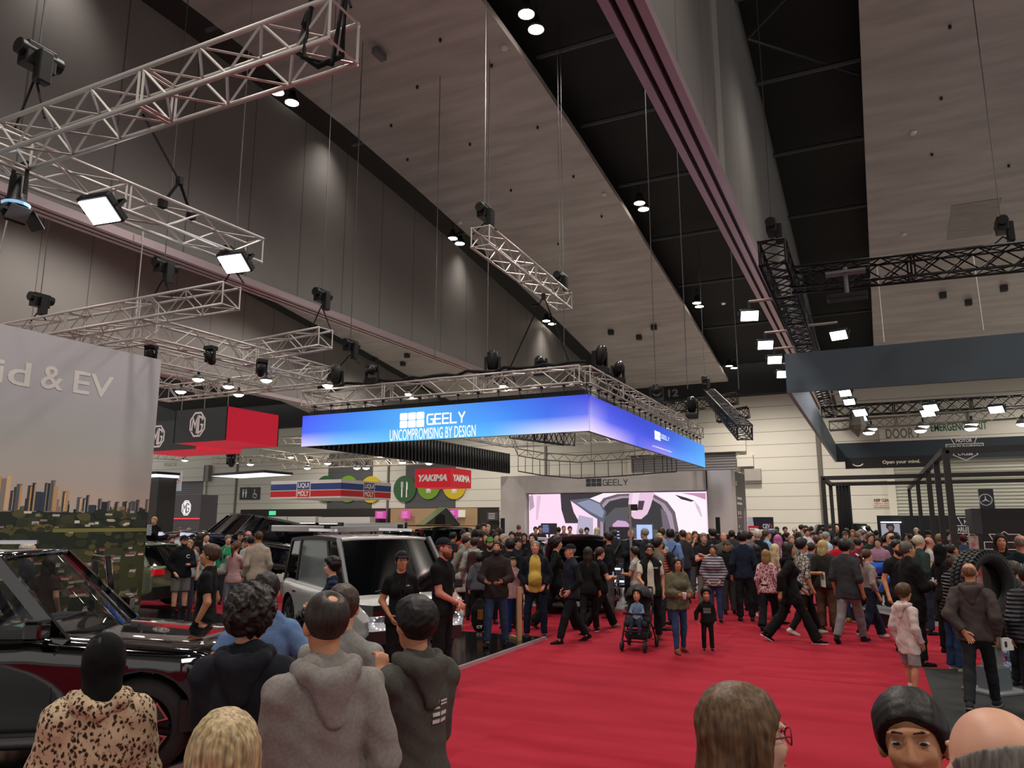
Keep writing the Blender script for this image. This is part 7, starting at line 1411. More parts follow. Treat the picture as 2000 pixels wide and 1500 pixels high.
# ================================================================ the visitors
G1_, G2_, G3_ = 'visitors in the crowd', 'people standing close to the camera', 'visitors on the red carpet'
def pp_(px, top, d, face, tp, bt, hr, label, z=0., group=G1_, fy=None, **k):
    """head top under pixel (px, top) at distance d (or with the feet at pixel row fy)"""
    if fy: f = pz(px, fy, z); d = f.x * FWD.x + f.y * FWD.y
    p = pD(px, top, d); h = p.z - z; ex = k.get('ex', ())
    if any(isinstance(e, tuple) and e[0] in ('cap', 'beanie', 'hat') for e in ex): h -= .025
    tp = tuple(tp.split()) if isinstance(tp, str) else tp; bt = tuple(bt.split()) if isinstance(bt, str) else bt; hr = tuple(hr.split()) if isinstance(hr, str) else hr
    if len(hr) == 1: hr = (None, hr[0])
    return person(label, (p.x, p.y), face, h=h, top=tp, bot=bt, hair=hr, z=z, group=group, **k)
BK, BR, BL_, GY, WH, DB = '#15110f', '#3d2a1c', '#b89a68', '#8d8880', '#cfc8bc', '#241a14'
# ---- close to the camera
pp_(207, 1252, 3.6, 0, 'fleece #cbb395 leopard #2e2620', 'trousers #17181b', 'short #0d0c0c', 'person in a leopard print coat and black hood, seen from behind', group=G2_, g='f', ex=(('hoodup', '#0d0d0e'), 'collar'), armR='hold', armL='hold', build=1.08)
pp_(490, 1164, 3.75, 12, 'hoodie #20222a', 'jeans #1b1d24', ('curly', '#1c1411', 1.15), 'person with dark curly hair in a navy black hoodie, seen from behind', group=G2_, build=1.06, armR='clasp', armL='clasp', z=.06, skin='o')
pp_(441, 1411, 2.1, 5, 'tee #4a4440', 'jeans #2a2c34', 'long #b09a74', 'person with straight blonde hair at the bottom edge, seen from behind', group=G2_, g='f', vox=.007)
pp_(640, 1170, 3.35, -18, 'hoodie #8d8884', 'jeans #2a2c34', ('thin', '#2a211b', .7), 'person with thinning dark hair in a mottled grey hoodie, back to us', group=G2_, build=1.05, skin='o', armR='down', armL='clasp')
pp_(671, 1152, 4.5, 8, 'long #93928f', 'jeans #30343c', 'short #3a2a1f', 'person in a plain grey sweatshirt partly behind the mottled grey hoodie', group=G2_, build=1.06, armR='down', armL='clasp')
pp_(815, 1180, 3.95, -38, 'hoodie #4e4d48', 'trousers #3a3a38', ('thick', '#120f0e', .9), 'person in an olive grey hoodie raising a hand, black hair', group=G2_, skin='o', armL=((-.14, .27, -.02), (.3, -.2, -1), (-.3, .9, .2), .75), armR='clasp', ex=(('backprint', '2=|==', .10, '#d8d4cf', .36, .06, .05),))
pp_(520, 1127, 5.3, 4, 'polo #5f7aa3', 'jeans #25272e', ('short', '#15110f'), 'person in a light blue polo shirt leaning over the black car bonnet', group=G2_, build=1.15, z=.06, armR='hips', armL='hips', lean=6, skin='o')
pp_(410, 1068, 9.6, -78, 'polo #101113', 'trousers #131416', ('thick', '#4a3424', .7), 'person with wavy brown hair in a black polo walking past the black bonnet', group=G2_, z=.06, skin='o', armR='down', armL='down', hpitch=-8)
wp = pp_(650, 1093, 10.3, -88, 'shirt #22335a plaid #0e1118', 'skinny #15161a', ('curly', '#0d0c0e', .9), 'person with spiky black hair in a blue plaid shirt before the white car', z=.06, g='f', skin='p', armL='hold', armR='hold')
pp_(785, 1077, 10.1, 172, 'polo #0f1012', 'trousers #101113', 'short #15110f', 'smiling staff member in black cap and polo with a white badge', z=.06, g='f', build=1.1, skin='o', armR='pocket', armL='pocket', ex=(('cap', '#14171c'), 'lanyard', ('badge', '==', .05, '#c8c8c8', .40, -.07, .012)))
pp_(866, 1051, 10.4, 118, 'polo #0f1012', 'trousers #101113', 'buzz #5a3420', 'tall staff member with a red beard, navy cap and clasped hands', z=.06, build=1.08, skin='r', armR='clasp', armL='clasp', ex=(('cap', '#161b26'), 'lanyard', ('beard', '#6e3a1e')))
pp_(1440, 1363, 2.0, 62, 'tee #4e4a48', 'jeans #2a2c34', 'long #5d452e', 'person with long brown hair and red framed glasses at the bottom edge', group=G2_, g='f', vox=.007, ex=(('glasses', '#7a2f38'),), skin='p')
pp_(1787, 1374, 2.1, 183, 'tee #1d1d20', 'jeans #2a2c34', ('short', '#14100f', 1.25), 'person with black tied back hair whose face looks towards us', group=G2_, g='f', vox=.0065, skin='m', hroll=6, hpitch=-4)
pp_(1945, 1409, 1.5, -25, 'polo #3a3f48', 'jeans #2a2c34', 'bald #6b6661', 'bald person with short grey side hair at the bottom corner', group=G2_, vox=.0065, skin='l', build=1.08)
# ---- left, beyond the bonnet
pp_(60, 1061, 12.0, 95, 'tee #3a3c44', 'jeans #22242a', ('short', '#c9c2b2'), 'silver haired person beside the printed city wall', z=.06, hpitch=-12)
pp_(97, 1091, 11.6, 30, 'tee #4a2f2c', 'jeans #22242a', 'long #2c1f18', 'dark haired person half hidden by the black car windscreen', z=.06, g='f')
pp_(360, 1046, 18.3, 165, 'hoodie #111316', 'shorts #6d6a68', 'short #15110f', 'person in black hoodie, black cap and grey shorts', ex=(('cap', '#111214'), ('beard', '#1a1411'), 'blacksocks', ('chestprint', 'C', .08, '#d9d9d9', .38, -.08, .08)), armR='pocket', armL='phonelow', build=1.1)
pp_(335, 1048, 21.7, 150, 'tee #121316', 'jeans #1d1f26', 'short #1d1613', 'bearded person in a black tee with a pale chest print', ex=(('beard', '#1d1613'), ('chestprint', '====', .22, '#cfcfcf')), build=1.12)
pp_(371, 1056, 19.3, 190, 'tee #8f9aa0', 'jeans #39404c', 'short #a08860', 'fair haired person with glasses behind the black cap', ex=(('glasses', '#33302e'),))
pp_(383, 1070, 19.8, 200, 'shirt #9fb6b4', 'shorts #1c2438', 'long #6e5136', 'child in pale blue shirt and navy striped shorts', g='f', h_=1.3)
pp_(302, 1011, 25.0, 200, 'coat #121317', 'trousers #14151a', 'pony #c2a06a', 'blonde person in a long black coat holding up a tablet, above the green car', z=.55, g='f', armR='phone', armL='phone')
pp_(288, 1060, 22.8, 140, 'tee #55504c', 'jeans #2a2d35', 'short #3a2a20', 'person peeping past the edge of the printed wall')
pp_(325, 1050, 24.5, 160, 'jacket #b9bcd2', 'jeans #3b4254', 'short #2a211c', 'person in a pale lilac jacket by the dark pillar', lean=22)
pp_(390, 1044, 20.8, 20, 'tee #15161b', 'skinny #15161a', 'longer #17120f', 'person with very long black hair in black, by the ramp', g='f')
pp_(403, 1042, 21.3, 160, 'jacket #c7c9d6', 'jeans #2c3240', 'short #17120f', 'person in a white jacket beside the ramp car wheel')
pp_(352, 1032, 29.5, 170, 'tee #b9a9a6', 'jeans #39404c', 'short #5a4632', 'fair head seen just over the raised dark bonnet')
pp_(369, 1033, 30.2, 185, 'tee #a08b8a', 'jeans #39404c', 'long #9a7a52', 'second fair head by the raised dark bonnet', g='f')
pp_(460, 1061, 17.6, 28, 'long #c79d9b', 'skinny #8f97a8', 'pony #5a3526', 'person in a pink jumper with a pale grey shoulder bag', g='f', armL='hold', armR='chest')
pp_(434, 1034, 26.0, -5, 'long #b7aea2', 'jeans #2c3038', 'short #16120f', 'person in a cream sweater facing the dark ramp car')
pp_(446, 1047, 21.0, 165, 'long #1f8a5e', 'jeans #2b2f3a', 'short #6e665e', 'person in an emerald green top by the ramp car', g='f')
pp_(506, 1040, 17.0, -18, 'long #a89a8c', 'jeans #15171c', 'buzz #4a3626', 'broad shaven headed person in a beige sweater left of the white car', build=1.12, skin='o', armL='down')
pp_(490, 1049, 19.2, -12, 'tee #a7b0ac', 'jeans #33474c', 'short #15110f', 'person in a grey tee and teal jeans beside the beige sweater')
pp_(470, 1037, 21.6, 175, 'tee #4a4340', 'jeans #2a2d35', 'short #17120f', 'person in a black cap before the dark ramp car door', ex=(('cap', '#121316'),))
pp_(485, 1038, 22.2, 170, 'tee #5a5552', 'jeans #2a2d35', 'short #7a5a40', 'person in a pale pink cap near the dark ramp car', ex=(('cap', '#cc8d98'),))
pp_(478, 1050, 20.2, 160, 'tee #1a1b20', 'jeans #2a2d35', 'short #17120f', 'person in a black cap and sunglasses beside the pink jumper', ex=(('cap', '#121316'), ('glasses', '#0c0c0c')))
p = pD(302, 1011, 25.); o = thing('display_plinth', 'dark plinth lifting the blonde person in the long black coat', 'plinth', (p.x, p.y, 0)); MB().box((0, 0, .27), (1.1, 1.1, .54)).build('block', BLKP, o); MB().box((0, 0, .545), (1.14, 1.14, .01)).build('top_sheet', GREY, o)
# ---- behind the platform corner
pp_(893, 1047, 18.4, 110, 'jacket #86857e', 'jeans #30343c', 'short #1d1613', 'person in a grey jacket bending forward beside the white car mirror', lean=20)
pp_(926, 1052, 17.6, 5, 'hoodie #9c9f9b', 'jeans #25272e', 'short #2a1f18', 'person in a pale grey hoodie with a maroon backpack', ex=(('backpack', '#42262c'),))
pp_(957, 1049, 17.0, 178, 'tee #141517', 'jeans #1d1f26', 'short #1d1613', 'bearded person wearing a green cap and black tee', ex=(('cap', '#3f8a2c'), ('beard', '#2a1d16')))
pp_(902, 1098, 0, 172, 'tee #b6b4b0', 'longshorts #17181c', 'short #5a3f28', 'child in a pale printed tee and black shorts', fy=1207, skin='o', shoes='#5a2228', group=G3_, ex=(('chestprint', '###|###', .16, '#55524f', .34, 0, .05),))
pp_(935, 1082, 0, 10, 'hoodie #55565e', 'trousers #17181c', 'thick #14100e', 'child in a grey and red hoodie bending over a black sports bag', fy=1224, lean=14, hpitch=-20, group=G3_)
pp_(905, 1037, 23.4, 150, 'long #d0563c', 'jeans #2a2d35', 'short #2a1f18', 'person in an orange top far behind the white car mirror')
pp_(914, 1042, 22.6, 150, 'hoodie #8f9390', 'jeans #2a2d35', 'short #c79a62', 'person with a pale grey hood up, face lit', ex=(('hoodup', '#8f9390'),))
pp_(929, 1037, 24.0, 10, 'jacket #26241f', 'jeans #2a2d35', 'curly #1c1712', 'person with a big curly dark mop of hair, facing away')
pp_(941, 1037, 21.8, 20, 'long #5e2226', 'jeans #2a2d35', 'short #3a281e', 'person in a maroon jumper facing away in the far crowd')
pp_(949, 1043, 21.4, 185, 'jacket #2a2220', 'jeans #2a2d35', 'long #2c1c18', 'person whose pale face shows next to the green cap', g='f')
pp_(975, 1033, 22.6, 0, 'tee #2c2a2c', 'jeans #2a2d35', 'short #4a3322', 'brown haired head in front of the pearl white car roof')
pp_(984, 1045, 19.8, 140, 'jacket #22242a', 'jeans #2a2d35', 'short #b5b0a6', 'silver haired bearded person looking aside in the crowd', ex=(('beard', '#a09a90'),))
pp_(1010, 1049, 17.6, 130, 'jacket #161a22', 'jeans #1d1f26', 'short #17120f', 'person in a black and white cap and dark jacket behind the brown jumper', ex=(('cap', '#23241f'),))
pp_(996, 1056, 16.2, -30, 'jacket #171a20', 'jeans #1d1f26', 'thick #14100e', 'black haired person with back turned behind the brown jumper')
pp_(1000, 1040, 22.0, 185, 'tee #22252c', 'jeans #1d1f26', 'short #1a1512', 'dark haired head in front of the pearl white car windows')
pp_(1024, 1043, 23.6, 185, 'long #1a1a1f', 'skinny #15161a', 'long #2a1c15', 'pale faced person before the pearl white car rear', g='f')
pp_(1041, 1044, 18.0, 200, 'long #17181c', 'skinny #15161a', 'longer #17100d', 'person with long black hair beside the grey haired yellow polo', g='f')
pp_(1003, 1086, 15.2, 165, 'long #b98d90', 'trousers #1a2c66', 'short #4a3a2a', 'child in an olive cap looking down by the wooden frame', ex=(('cap', '#4a4a30'),), hpitch=-25, group=G3_)
for i, (px, py, hr, c, lab) in enumerate(((934, 1026, 'short #1d1613', '#2a2d33', 'head nearest the tent pickup in the far row by the food hall'), (945, 1024, 'thick #1d1613', '#3c2f2a', 'second head from the tent pickup in the far row'), (953, 1026, 'short #c9b08a', '#8f8a84', 'pale haired head in the far row below the dark menu board'), (1013, 1026, 'buzz #6a4436', '#4a2c2c', 'reddish head alone against the dark edge of the pink screen'), (1046, 1030, 'short #3a1c1c', '#2c2228', 'head left of the low dark display'), (1055, 1028, 'short #2a1a1a', '#3a2a30', 'head touching the low dark display'), (1091, 1031, 'short #1a1214', '#2a1e24', 'head right of the low dark display'), (1101, 1028, 'buzz #7a4a3c', '#5a3a38', 'ruddy head under the seat shape on the pink screen'), (1113, 1029, 'short #2a1a14', '#c9b6a6', 'boyish head under the pale seat shape on screen'), (1135, 1033, 'short #8f8878', '#6a6a66', 'grey haired head over the charcoal car roof'), (1146, 1032, 'thick #15151a', '#22242c', 'head with headphones over the charcoal car roof'))):
    pp_(px, py, 30.6 + (i % 3) * .8, 175 if i % 3 else 10, 'tee ' + c, 'jeans #2a2d35', hr, lab, z=.06 if i > 2 else 0)
pp_(1166, 1032, 27.0, 40, 'coat #a9a294', 'jeans #2a2d35', 'longer #cfc2a4', 'person with long pale blonde hair over the charcoal car roof', g='f', z=.06)
# ---- walking on the carpet, centre
pp_(970, 1058, 0, 190, 'jacket #2c2322', 'jeans #2d3b57', 'short #14100e', 'bearded person in a brown half zip jumper looking down at both hands', z=.06, fy=1262, hpitch=-22, skin='m', armR='gesture', armL='gesture', build=1.12, ex=(('beard', '#17110f'),), shoes='#121212', legs='step', group=G3_)
pp_(1045, 1058, 0, 182, 'open #161b26', 'jeans #1a2236', 'crop #8a857d', 'grey haired person in a yellow polo and open navy jacket', fy=1247, hpitch=-14, belly=.7, build=1.1, skin='r', armR='pocket', armL='pocket', ex=(('inner', '#c7a84e', .6),), shoes=('#222b44', '#c9ccd4'), group=G3_, legs='wide')
pp_(1086, 1043, 0, 78, 'long #131417', 'wide #121316', ('curly', '#241a16', 1.25), 'person with long dark curls in black with a red sleeve panel', fy=1230, g='f', legs='stride', armR='swingb', armL='swingf', shoes='#4a3a34', group=G3_, ex=(('badge', 'I', .03, '#a81c28', .34, .12, .22),))
pp_(1114, 1058, 0, -112, 'vest #1e2430', 'trousers #14151a', 'buzz #8a8680', 'person in a black cap and navy padded vest', fy=1256, skin='r', legs='walk2', armR='pocket', armL='pocket', ex=(('cap', '#121316'), ('inner', '#141518', 1.9)), shoes='#101010', group=G3_, build=1.05)
pp_(1148, 1067, 0, 12, 'jacket #131417', 'trousers #121316', 'longer #2c1e17', 'person with long brown wavy hair in black, walking away', fy=1237, g='f', legs='walk', shoes=('#1a1a1a', '#d0ccc4'), group=G3_)
pp_(1171, 1064, 0, 62, 'tee #121316', 'wide #121316', 'pony #3a281c', 'person in a black tee with crossed arms holding a phone', fy=1229, g='f', build=1.12, legs='stride2', armR='phonelow', armL='fold', shoes='#8a7a66', group=G3_)
pp_(1188, 1040, 0, -78, 'long #121418', 'baggy #55565c', 'short #14100e', 'person in a backwards black cap, black jumper and grey baggy jeans', fy=1208, skin='m', ex=(('cap', '#0f1012', 'back'), ('beard', '#1a1310'), ('glasses', '#121212')), shoes='#4a1c20', group=G3_)
pp_(1240, 1071, 0, -70, 'tee #b4b1aa', 'trousers #1f2126', 'thick #17110e', 'boy in a white tee holding a phone beside the stroller parent', fy=1218, armR='phonelow', armL='phonelow', skin='m', group=G3_)
sp = pp_(1268, 1064, 0, 176, 'openvest #121815', 'trousers #14151a', 'short #14100e', 'person with a big black beard and dark vest pushing the stroller', fy=1251, skin='m', armR='push', armL='down', ex=(('beard', '#0f0c0b', 1), ('glasses', '#161412'), ('inner', '#cfc9bb', .7), ('badge', '====', .09, '#d6d6d6', .40, -.1, .018)), shoes='#6a3a26', group=G3_, legs='step')
gp_ = pp_(1321, 1091, 0, 152, 'fleece #5f5c48', 'skinny #2f4468', 'bob #171210', 'person in an olive teddy coat and jeans holding a small cup', fy=1276, g='f', skin='m', armR='hold', armL='hold', shoes='#7a4c30', group=G3_, legs='step')
pp_(1378, 1148, 0, 172, 'hoodie #121214', 'trousers #121214', 'thick #120e0d', 'small child in a black hoodie with pale chest words', fy=1273, skin='m', ex=(('chestprint', 'KINGS|=====', .2, '#9a9a9a', .36, 0, .06),), shoes=('#161616', '#d8d8d8'), group=G3_, armR='side')
pp_(1391, 1066, 0, 180, 'puffer #9b95a0 stripe #3a363c', 'jeans #33456a', 'pony #17100d', 'person in a grey horizontally quilted jacket with sunglasses on the head', fy=1216, g='f', skin='m', armR='pocket', armL='pocket', group=G3_)
pp_(1449, 1041, 0, -4, 'long #1b2536', 'trousers #17191f', 'thick #120e0d', 'tall person in a navy jumper standing with back turned', fy=1214, build=1.05, shoes='#2a1f1c', group=G3_)
pp_(1419, 1055, 0, 165, 'hoodie #15181a', 'baggy #3a3a3e', 'short #4a4438', 'person in a black hoodie with white chest mark next to the navy jumper', fy=1200, ex=(('chestprint', 'V', .10, '#e6e6e6', .34, -.08, .03), ('cap', '#4a4a38')), skin='o', group=G3_)
pp_(1495, 1072, 0, 12, 'long #7a2434 print #d9b9bd', 'wide #121316', 'bob #8a6a3e', 'person with wavy blonde bob in a maroon patterned blouse', fy=1231, g='f', legs='walk', shoes='#151515', group=G3_)
pp_(1538, 1053, 0, 80, 'hoodie #0f1012', 'wide #111214', 'longer #120e0d', 'person in a long black hoodie and black and white sneakers', fy=1256, g='f', legs='stride', shoes=('#151515', '#e4e2de'), armR='swingb', armL='swingf', group=G3_, skin='m', ex=('longhem',))
pp_(1564, 1050, 0, 66, 'shirt34 #bdb6ae print #332e2e', 'jeans #15161a', 'thick #17120f', 'person in a black and cream patterned shirt carrying a leaflet', fy=1240, legs='walk2', shoes='#d8d6cc', armL='phonelow', group=G3_, skin='o')
pp_(1648, 1052, 0, 24, 'shirt34 #37393c', 'trousers #80777a', 'thick #120e0d', 'person in a charcoal shirt and grey trousers walking away', fy=1256, legs='walk', shoes='#131313', group=G3_, skin='o', build=1.08)
pp_(1691, 1071, 0, 55, 'crop #a08f8e print #8a7c78', 'wide #1c2436', 'pony #4a2f22', 'person in a cropped mauve mottled sweatshirt with a ponytail', fy=1248, g='f', legs='walk2', shoes='#c9c6c0', group=G3_)
pp_(1634, 1052, 0, 8, 'jacket #b81c30', 'jeans #22304c', 'short #15110e', 'person in a bright red jacket and yellow shoes', fy=1214, shoes='#8f8424', group=G3_)
pp_(1606, 1058, 0, 25, 'puffer #2d2e29', 'baggy #5a4636', 'long #b39a66', 'person with long straight blonde hair in a dark olive padded coat', fy=1233, g='f', shoes='#5a4026', group=G3_)
pp_(1583, 1062, 0, 30, 'jacket #3f5066', 'jeans #1a1c22', 'short #2a1f18', 'person in a washed denim jacket behind the patterned shirt', fy=1222, group=G3_, ex=(('strap', '#22252c'),))
pp_(1478, 1067, 0, -20, 'long #17181c', 'leggings #17181c', 'longer #14100d', 'person in black leggings and white shoes with very long dark hair', fy=1206, g='f', shoes='#cfcbc6', group=G3_)
# ---- right side
pp_(1772, 1060, 12.2, 62, 'coat #111214', 'trousers #121316', 'crop #55504a', 'grey haired person in a long black coat looking at a phone', skin='o', armR='phonelow', armL='phonelow', hpitch=-8, build=1.08)
pp_(1751, 1057, 13.4, 150, 'tee #17181b', 'trousers #121316', 'short #17120f', 'bearded person in black facing us beside the grey haired black coat', skin='o', ex=(('beard', '#1a1411'),))
bw = pp_(1850, 1089, 0, 62, 'puffer #23251f puffer', 'wide #253a5c', 'bun #3a2c20', 'person with a hair bun in a dark green padded jacket and flared jeans', fy=1312, g='f', build=1.12, armR='down', armL='phonelow', shoes='#c9c4b8', group=G3_, lean=8)
pp_(1891, 1096, 0, 8, 'hoodie #4b4341', 'jeans #24272b', 'bald #7a5a44', 'bald person in a taupe hoodie with a teal shirt hem', fy=1386, legs='walk', shoes=('#2a2a2c', '#7a7a78'), group=G3_, skin='o', armR='bag', armL='back', ex=(('inner', '#4f8578', .2),), z=.02)
pp_(1763, 1142, 0, 42, 'hoodie #cfbfbb', 'shorts #8f8888', ('thick', '#4a3420', .9), 'boy in an oversized white hoodie and grey shorts', fy=1368, legs='step2', shoes=('#d9d6d2', '#e6e4e0'), group=G3_, ex=('socks', 'longhem'), skin='o', armR='down', armL='down')
pp_(1952, 1046, 0, 165, 'jacket #131416', 'trousers #111214', 'longer #1a1310', 'dark haired person with folded arms beyond the giant tyre', fy=1272, g='f', skin='o', armR='fold', armL='fold', shoes='#c9c0b0')
pp_(1992, 1048, 12.2, 2, 'tee #16282e', 'jeans #1d1f26', 'bald #8a7a70', 'bald person in a dark tee with big white back lettering', ex=(('backprint', 'HARLEY-|DAVIDSON|FACTORY|RACING', .34, '#dfe3e4', .42, 0, .055),), build=1.12, skin='r')
pp_(1976, 1101, 10.6, 40, 'jacket #39434c', 'jeans #22242a', 'thick #4a4030', 'child in a slate jacket near the giant tyre edge')
pp_(2003, 1112, 9.2, -10, 'puffer #45464b puffer', 'jeans #22242a', 'short #2a211c', 'person in a grey padded jacket cut by the picture edge', g='f')
pp_(1793, 1048, 15.4, 55, 'jacket #2c4038', 'jeans #2a3444', 'crop #c2bba6', 'pale haired person in a dark green and denim jacket')
pp_(1813, 1051, 17.6, 75, 'tee #bdbab4', 'jeans #22242a', 'bald #6a5a4c', 'balding person in a pale tee looking sideways', skin='r')
pp_(1834, 1045, 19.6, 5, 'jacket #7a6a58', 'jeans #22242a', 'short #8a7450', 'sandy haired person with back turned before the black wall')
pp_(1836, 1066, 13.2, 55, 'long #101113', 'trousers #111214', 'short #0f0f10', 'person wearing a smooth black headscarf', g='f', ex=(('headscarf', '#0d0d0f'),), skin='o')
pp_(1861, 1064, 14.6, 60, 'jacket #15171a', 'trousers #111214', 'crop #1d1815', 'dark cropped head looking down at the giant tyre', hpitch=-18, skin='m')
pp_(1881, 1045, 20.4, -15, 'jacket #3f5374', 'jeans #22242a', 'short #2a1f18', 'person wearing a red knitted hat and denim jacket', ex=(('beanie', '#a31c34'),))
pp_(1897, 1041, 23.2, 10, 'long #5a3a4c', 'jeans #22242a', 'short #2a1f18', 'person wearing a pale yellow knitted hat by the narrow red banner', ex=(('beanie', '#d2d08c'),))
# ---- centre back, stand visitors
pp_(1232, 1036, 20.7, 172, 'jacket #181c26', 'trousers #14151a', 'bald #5a4a40', 'bald bearded person in dark navy behind the slim grey post', ex=(('beard', '#4a3a30'),), armR='chest')
pp_(1259, 1034, 20.6, -60, 'shirt #2a3038', 'trousers #14151a', 'crop #8f8a80', 'grey haired person in dark shirt before the pale blue display')
pp_(1283, 1053, 16.0, 66, 'jacket #6a6760', 'jeans #22242a', 'thick #14100e', 'dark haired person with a brown scarf and grey jacket behind the stroller parent', skin='m')
pp_(1309, 1056, 16.9, -58, 'puffer #8e3a30 puffer', 'jeans #2a3a56', 'short #3f3a34', 'person in a rust red padded jacket bending forward with black backpack', lean=24, ex=(('backpack', '#121316'),))
pp_(1309, 1036, 20.0, 4, 'shirt #6f8fc4', 'jeans #22304c', 'thick #15110e', 'person in a light blue shirt with a dark shoulder strap, back turned', ex=(('strap', '#20242c'),))
pp_(1287, 1043, 19.4, 150, 'tee #b5b3b0', 'jeans #22304c', 'buzz #b09464', 'close cropped fair person in a pale tee beside the light blue shirt')
pp_(1292, 1033, 20.8, 10, 'long #9b9da2', 'jeans #22304c', 'short #3a2a1e', 'brown haired person in front of the open dark hatchback')
pp_(1333, 1037, 21.2, -40, 'jacket #33363a', 'jeans #22304c', 'crop #3a2420', 'ruddy person in a charcoal jacket by the open dark hatchback', skin='r')
pp_(1345, 1041, 25.2, 170, 'tee #a8977a', 'jeans #22304c', 'long #b3945a', 'fair haired person raising a phone below the pink picture', g='f', armR='phone', armL='phone')
pp_(1357, 1039, 22.6, 165, 'tee #17181b', 'jeans #55565c', 'crop #4a3428', 'person in a black tee with a hand at the face, below the pink picture', armR='face', skin='o')
pp_(1374, 1043, 19.2, 172, 'tee #17181b', 'jeans #7a7670', 'crop #7a6e66', 'grey bearded person in a black tee with hands held together', armR='chest', armL='chest', ex=(('beard', '#8a8078'),), skin='r', build=1.12)
pp_(1391, 1035, 23.0, -50, 'jacket #1a1e20', 'jeans #22242a', 'thick #1d1611', 'young person in a black jacket before the bright end of the stand wall')
pp_(1413, 1042, 21.0, 178, 'jacket #5a5650', 'jeans #22242a', 'bald #8a6a54', 'shiny bald person before the pale stand wall corner', skin='r')
pp_(1461, 1040, 19.5, -6, 'hoodie #6d6f78', 'jeans #22242a', 'short #1d1613', 'person in a grey hoodie just behind the navy jumper')
pp_(1479, 1037, 20.8, -25, 'jacket #1a1d22', 'jeans #22242a', 'thick #c9c4b4', 'white haired person in a black jacket near the navy banner')
pp_(1497, 1034, 21.6, 72, 'tee #86add0', 'jeans #22242a', 'short #5a4632', 'person in a bright blue cap and light blue shirt', ex=(('cap', '#2f6fd0'),))
pp_(1514, 1037, 24.2, 70, 'long #4a2440', 'jeans #22242a', 'short #2a211c', 'person in a grey cap behind the bright blue cap', ex=(('cap', '#6a6a62'),))
pp_(1519, 1047, 19.0, 10, 'shirt #c9b6bd plaid #6a5560', 'jeans #22242a', 'long #b5699a', 'person with long pink dyed hair in a pale checked shirt', g='f')
pp_(1513, 1065, 17.0, 50, 'tee #a8947f', 'jeans #22242a', 'long #c9b890', 'person with straight white blonde hair next to the black hoodie', g='f')
